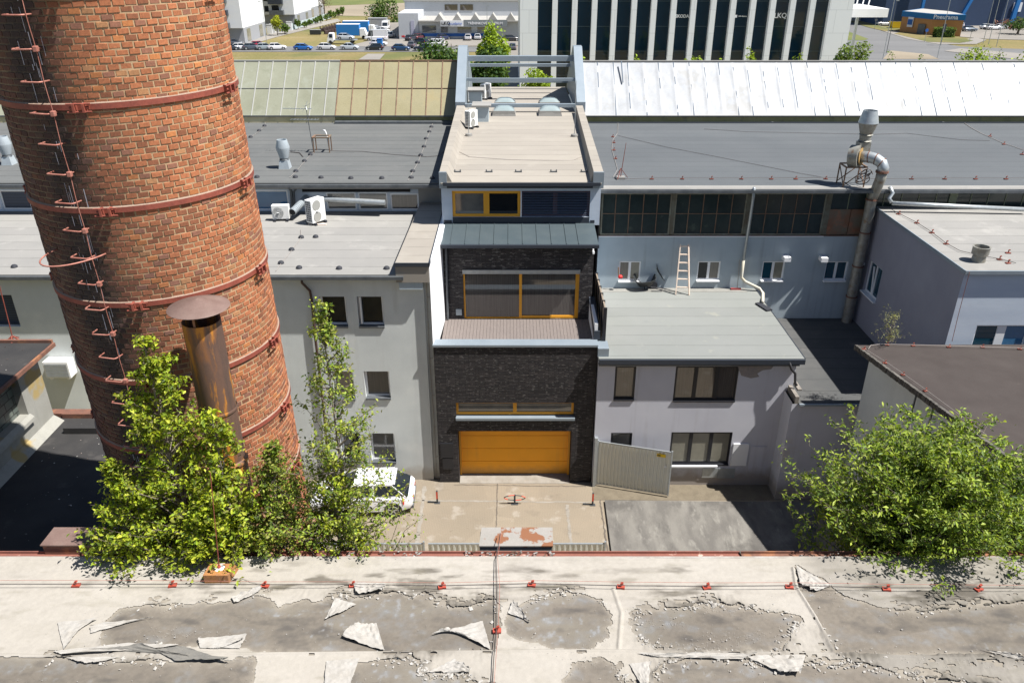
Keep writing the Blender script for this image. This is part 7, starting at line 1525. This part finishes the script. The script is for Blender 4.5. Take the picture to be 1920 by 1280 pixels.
# background trees
def ftree(label, u, v, Y, top_v, rx, cols, n=2600, leaf=.42, seed=1, name='leafy_tree', rz=None, ry=None, trunk=True, group=None, lo=0):
    r = np.random.RandomState(seed); Yt = Y; top = PY(u, top_v, Yt); hh = top.z; base = Vector((top.x, Yt, 0)); rz = rz or hh*.42; cz = hh-rz; ry = ry or rx
    t = thing(name, label, 'tree' if trunk else 'shrub', base, group); m = MB(); m.tube([base, (base.x+.1, base.y, cz*.6), (base.x, base.y, hh*.85)], [.22*rx/2.5, .15*rx/2.5, .04], 7)
    cl_n = 34; cc = r.normal(0, 1, (cl_n, 3)); cc /= np.linalg.norm(cc, axis=1)[:, None]; cc *= r.uniform(.3, .85, (cl_n, 1))
    for c in cc[:14]: m.tube([(base.x, base.y, cz-rz*.5), (base.x+c[0]*rx*.9, base.y+c[1]*ry*.9, cz+c[2]*rz*.9)], [.08*rx/2.5, .02], 5)
    m.obj('trunk', m_bark, t); k = r.randint(0, cl_n, n); d = r.normal(0, 1, (n, 3)); d /= np.linalg.norm(d, axis=1)[:, None]; rad = r.uniform(.3, 1, (n, 1))**.5*.34
    q = cc[k]+d*rad; tone = r.uniform(.75, 1.2, cl_n)[k][:, None]; pos = np.array([base.x, base.y, cz])+q*np.array([rx, ry, rz]); pos = pos[pos[:, 2] > lo]; c_ = (pal(n, r, cols)*tone)[:len(pos)]
    leaf_mesh('crown', pos, leaf, c_, m_leaff, t, seed); return t
DG = [(.05, .10, .025), (.08, .14, .03), (.03, .07, .02)]; MG = [(.10, .17, .04), (.15, .22, .05), (.07, .12, .03)]; BG = [(.24, .34, .03), (.3, .4, .04), (.18, .26, .03)]
ftree('round dark green bush like tree left of the cream roof gable', 820, 100, 105, 66, 4.0, DG, seed=2, rz=4.0); ftree('taller mid green tree rising behind the dark bush', 845, 90, 112, 55, 2.6, MG, seed=3)
ftree('dark green tree directly behind the left cladded gable', 908, 120, 98, 75, 3.0, DG, 3200, seed=4, rz=4.6); ftree('bright green conical tree top above the dark tree', 925, 90, 108, 46, 2.6, BG, seed=5, rz=3.4); ftree('low bright shrub right of the dark tree', 940, 150, 100, 115, 1.2, MG, 700, .3, seed=16, rz=1.6)
ftree('bright yellow green tree in front of the office corner', 1005, 150, 100, 126, 2.4, BG, 1500, .38, seed=6, rz=2.0, lo=5)
for i, (u, tv, rx, lab) in enumerate(((1091, 104, .7, 'tiny bright tree top right of the cream roof gable'), (1196, 100, .9, 'bright tree top below the fifth dark glass bay'), (1308, 91, 1.4, 'widest bright tree top in front of the office glass'), (1286, 105, .8, 'small bright top just left of the widest tree top'), (1410, 86, 1.1, 'pointed bright tree top in front of the office glass'), (1494, 94, 1.2, 'rightmost bright tree top in front of the office glass'), (1352, 104, .5, 'faint bright tip between two tree tops'))):
    ftree(lab, u, 110, 112, tv, rx, BG, 900, .34, seed=40+i, rz=3.4 if rx > 1 else 2.4, group='street trees before the office block')
ftree('broad bright tree right of the office block end', 1612, 110, 112, 78, 3.1, [(.17, .25, .04), (.22, .3, .05), (.08, .13, .03)], 2600, .36, seed=7, rz=3.6); ftree('dark tree behind at the office block corner', 1588, 100, 120, 76, 2.0, DG, 1200, seed=8)
ftree('small mid green tree left of the tall lamp base', 1674, 110, 112, 92, 1.2, MG, 900, .3, seed=9); ftree('small slanted green tree on the traffic island', 1737, 110, 112, 96, 1.2, MG, 700, .3, seed=10); ftree('broad bright tree below the shop car park', 1840, 110, 112, 82, 2.9, BG, 2200, .36, seed=11); ftree('bright small tree right of the broad one', 1880, 110, 113, 86, 1.3, MG, 800, .34, seed=12); ftree('bright tree at the right picture edge', 1922, 110, 113, 94, 1.8, BG, 900, .34, seed=13)
ftree('large tree behind the blue trucks beside the grey hall', 716, 40, 275, -12, 6.3, MG+DG, 4200, .7, seed=14, rz=9); ftree('bare branched tall tree behind the apartments', 603, 30, 300, -30, 3, [(.12, .1, .06)], 300, .5, seed=15)
ftree('yellow green tree in front of the second apartment block', 516, 64, 232, 28, 1.5, [(.4, .42, .03), (.3, .36, .04)], 900, .45, seed=17); ftree('rounded green tree beside the yellow one', 532, 62, 236, 45, 1.6, MG, 700, .45, seed=18)
for i, (u, v, tv) in enumerate(((557, 56, 36), (570, 53, 40), (580, 48, 37), (591, 46, 33), (600, 44, 28), (611, 40, 26), (618, 37, 19), (625, 34, 20), (632, 33, 16), (641, 30, 12))):
    Yb = G(u, v).y; ftree('small street tree along the apartment path, '+ordn[i]+' from the left', u, v, Yb, tv, 1.1, MG, 500, .45, seed=60+i, group='small street trees on the path')
ftree('dark hedge tree at the right edge near the blue column', 1916, 50, 235, 33, 4, DG, 900, .5, seed=80); 
r = np.random.RandomState(90); a, b_ = G(1745, 70), G(1785, 71); t = thing('hedge', 'clipped green hedge in front of the orange shop', 'hedge', a); n = 2200; pos = np.stack([r.uniform(a.x, b_.x, n), a.y-1.5+r.uniform(-1.3, 1.3, n), r.uniform(.2, 2.6, n)], 1); leaf_mesh('foliage', pos, .4, pal(n, r, MG), m_leaff, t, 90); MB().box(a.x+.3, b_.x-.3, a.y-2.5, a.y-.5, 0, 2.1).obj('inner_mass', pmat('hedge_core', (.04, .07, .02), grain=.2), t)
# parked cars
K_ = math.pi
cars = [(432, 97, .3, (.03, .04, .06), 'hatch', 'dark car at the left end of the parking row beside the chimney'), (440, 88, .2, (.07, .08, .1), 'hatch', 'grey car parked behind the row beside the chimney'), (452, 96, .3, (.7, .7, .72), 'hatch', 'first white car of the angled parking row'), (473, 96, .3, (.08, .1, .13), 'hatch', 'dark grey car between two angled cars'), (486, 92, .3, (.35, .02, .05), 'hatch', 'dark red car half hidden in the angled row'), (498, 96, .3, (.3, .35, .38), 'hatch', 'silver grey car of the angled row'), (520, 96, .3, (.75, .75, .77), 'hatch', 'white car at the right end of the angled row'),
 (569, 97, 0, (.01, .12, .42), 'hatch', 'bright blue hatchback on the far road'), (613, 96, 0, (.7, .7, .72), 'hatch', 'white estate car on the far road'), (656, 96, 0, (.5, .54, .58), 'sedan', 'pale silver car on the far road'), (703, 97, K_, (.015, .02, .025), 'hatch', 'black small car with red lettering on the far road'), (752, 98, 0, (.01, .05, .14), 'hatch', 'dark blue car on the far road'), (793, 98, K_, (.01, .02, .035), 'hatch', 'black car nearest the dark bush'),
 (757, 75, 1.5, (.5, .02, .03), 'hatch', 'bright red car by the shutter door'), (771, 79, 1.2, (.04, .05, .07), 'hatch', 'dark blue car right of the red car'), (787, 77, 1.0, (.12, .04, .05), 'hatch', 'dark maroon car in the car park'), (773, 92, 1.5, (.13, .13, .15), 'hatch', 'dark grey car seen from behind in the car park'), (789, 86, 2.6, (.01, .02, .035), 'hatch', 'black car between grey car and white van'),
 (878, 78, 1.57, (.7, .7, .72), 'hatch', 'white car seen end on below the sign, left one'), (896, 77, 1.57, (.6, .62, .65), 'hatch', 'white car seen end on below the sign, right one'), (961, 96, 1.57, (.12, .13, .15), 'hatch', 'grey car near the office corner'), (958, 80, .2, (.03, .03, .035), 'hatch', 'dark car parked at the right of the training centre'), (734, 73, 1.5, (.45, .48, .5), 'hatch', 'pale grey car left of the red car'), (831, 78, 1.0, (.04, .05, .1), 'hatch', 'dark car behind the mid green tree'),
 (1657, 51, 0, (.7, .7, .72), 'sedan', 'white car beside the yellow skip'), (1817, 62, .1, (.1, .14, .2), 'hatch', 'dark blue grey car on the shop car park'), (1800, 55, 1.2, (.6, .62, .65), 'hatch', 'pale car partly hidden by the orange shop'), (1851, 58, 0, (.6, .63, .66), 'hatch', 'silver car between the masts'), (1862, 59, 0, (.72, .72, .74), 'hatch', 'white car between the masts'), (1877, 58, .3, (.7, .7, .72), 'hatch', 'white car right of the masts'), (1900, 56, .3, (.03, .04, .06), 'hatch', 'dark car near the right edge of the car park')]
for (u, v, ro, c, kd, lab) in cars: q = G(u, v-3, .1); car(lab, q, ro, c, kind=kd)
q = G(817, 88, .1); car('small white van behind the dark bush', q, K_, (.75, .75, .76), 4.4, 1.8, 1.85, 'van', name='delivery_van')
q = G(706, 76, .1); car('tall white delivery van beside the blue trucks', q, K_, (.75, .75, .77), 5.9, 2.0, 2.7, 'van', name='delivery_van'); q = G(724, 55, .1); car('white van seen from the front beside the grey container', q, -1.57, (.75, .75, .77), 5.5, 2.0, 2.4, 'van', name='delivery_van')
q = G(710, 86, .1); car('white car right of the flatbed truck', q, 0, (.72, .72, .76), kind='hatch')
for i, (u, v) in enumerate(((700, 60), (708, 58), (716, 61), (694, 63))): q = G(u, v, .1); car('white car in the tight group behind the trucks, '+ordn[i]+' counted from the front left', q, .4, (.7, .72, .76), kind='hatch')
def btruck(label, u, v, L, w_, h_, cb_, rot=0):
    q = G(u, v, .1); t = thing('box_truck', label, 'truck', (0, 0, 0)); MB().box(-L/2, L/2-2, -w_/2, w_/2, .9, h_).obj('cargo_box', cb_, t); MB().box(-L/2+.02, L/2-2.02, -w_/2+.02, w_/2-.02, h_+.001, h_+.06).obj('box_roof', m_white, t); MB().hexa([(L/2-1.9, -w_/2, .5), (L/2, -w_/2, .5), (L/2, w_/2, .5), (L/2-1.9, w_/2, .5), (L/2-1.9, -w_/2, 2.6), (L/2-.7, -w_/2, 2.6), (L/2-.7, w_/2, 2.6), (L/2-1.9, w_/2, 2.6)]).obj('cab', m_white, t)
    for x in (-L/2+1.2, L/2-1):
        for s in (-1, 1): MB().cyl((x, s*(w_/2-.3), .45), (x, s*w_/2, .45), .45, n=14).obj('wheel', m_tyre, t)
    t.location = q; t.rotation_euler = (0, 0, rot); return t
m_tb = pmat('blue_tarpaulin', (.02, .18, .5), grain=.05)
btruck('blue box truck with white roof, front one', 662, 73, 8, 2.4, 3.6, m_tb, K_*.0); btruck('blue box truck with white roof, rear one', 676, 66, 9, 2.4, 3.6, m_tb, 0)
q = G(655, 82, .1); t = thing('flatbed_truck', 'white flatbed recovery truck carrying a silver car on the car park', 'truck', (0, 0, 0)); MB().box(-3.6, 2.0, -1.1, 1.1, .8, .98).obj('flatbed', m_galv, t); MB().hexa([(-5.4, -1.05, .5), (-3.7, -1.05, .5), (-3.7, 1.05, .5), (-5.4, 1.05, .5), (-4.8, -1, 2.5), (-3.7, -1, 2.5), (-3.7, 1, 2.5), (-4.8, 1, 2.5)]).obj('cab', m_white, t); MB().add([(-5.33, -.9, 1.5), (-4.83, -.9, 2.4), (-4.83, .9, 2.4), (-5.33, .9, 1.5)], [(0, 1, 2, 3)]).box(-4.7, -3.9, -1.06, -1.04, 1.5, 2.3).obj('windscreen', m_cglass, t)
for x in (-4.5, .8):
    for s in (-1, 1): MB().cyl((x, s*.8, .42), (x, s*1.1, .42), .42, n=14).obj('wheel', m_tyre, t)
t.location = q; car('silver car standing on the flatbed truck', (q.x-.8, q.y, q.z+.98), 0, (.55, .58, .62), kind='hatch')
q = G(708, 52, .1); MB().box(q.x-2.8, q.x+2.8, q.y, q.y+2.4, 0, 2.6).box(q.x-2.85, q.x+2.85, q.y-.05, q.y+2.45, 2.601, 2.7).obj('storage_container', m_ag, None, label='grey storage container behind the white vans', cat='container')
q = G(711, 92, .1); t = thing('blue_cabin', 'small blue portable toilet cabin beside the black car', 'portable toilet', q); MB().box(q.x-.6, q.x+.6, q.y+1, q.y+2.2, 0, 2.1).obj('body', m_tb, t, bevel=.04); MB().box(q.x-.63, q.x+.63, q.y+.97, q.y+2.23, 2.101, 2.25).obj('roof', m_blue, t)
q = G(1682, 52, .1); t = thing('waste_skip', 'yellow skip beside the orange shop', 'skip', q); MB().hexa([(q.x-1.8, q.y-1, .1), (q.x+1.8, q.y-1, .1), (q.x+1.8, q.y+1, .1), (q.x-1.8, q.y+1, .1), (q.x-2.4, q.y-1.1, 1.8), (q.x+2.4, q.y-1.1, 1.8), (q.x+2.4, q.y+1.1, 1.8), (q.x-2.4, q.y+1.1, 1.8)]).obj('body', pmat('yellow_skip_paint', (.75, .5, .02), grain=.05), t); MB().box(q.x-2.3, q.x+2.3, q.y-1, q.y+1, 1.801, 1.82).obj('inside', m_gap, t)
q = G(1650, 38); MB().box(q.x-4, q.x+1.5, q.y+4, q.y+6.5, 0, 2.7).box(q.x-3.9, q.x+1.4, q.y+4.1, q.y+6.4, 2.701, 2.8).obj('storage_container', m_blue, None, label='blue container beside the canopy end', cat='container')
q = G(1893, 55); m = MB(); 
rrr = random.Random(5)
for i in range(40): a_ = (q.x+rrr.uniform(-5, 5), q.y+rrr.uniform(-2, 2), rrr.uniform(.1, 2)); m.beam(a_, (a_[0]+rrr.uniform(-3, 3), a_[1]+rrr.uniform(-1, 1), rrr.uniform(.1, 3)), .25, .2)
m.obj('scrap_pile', m_rust, None, label='heap of rusty steel frames on the far right car park', cat='scrap heap')
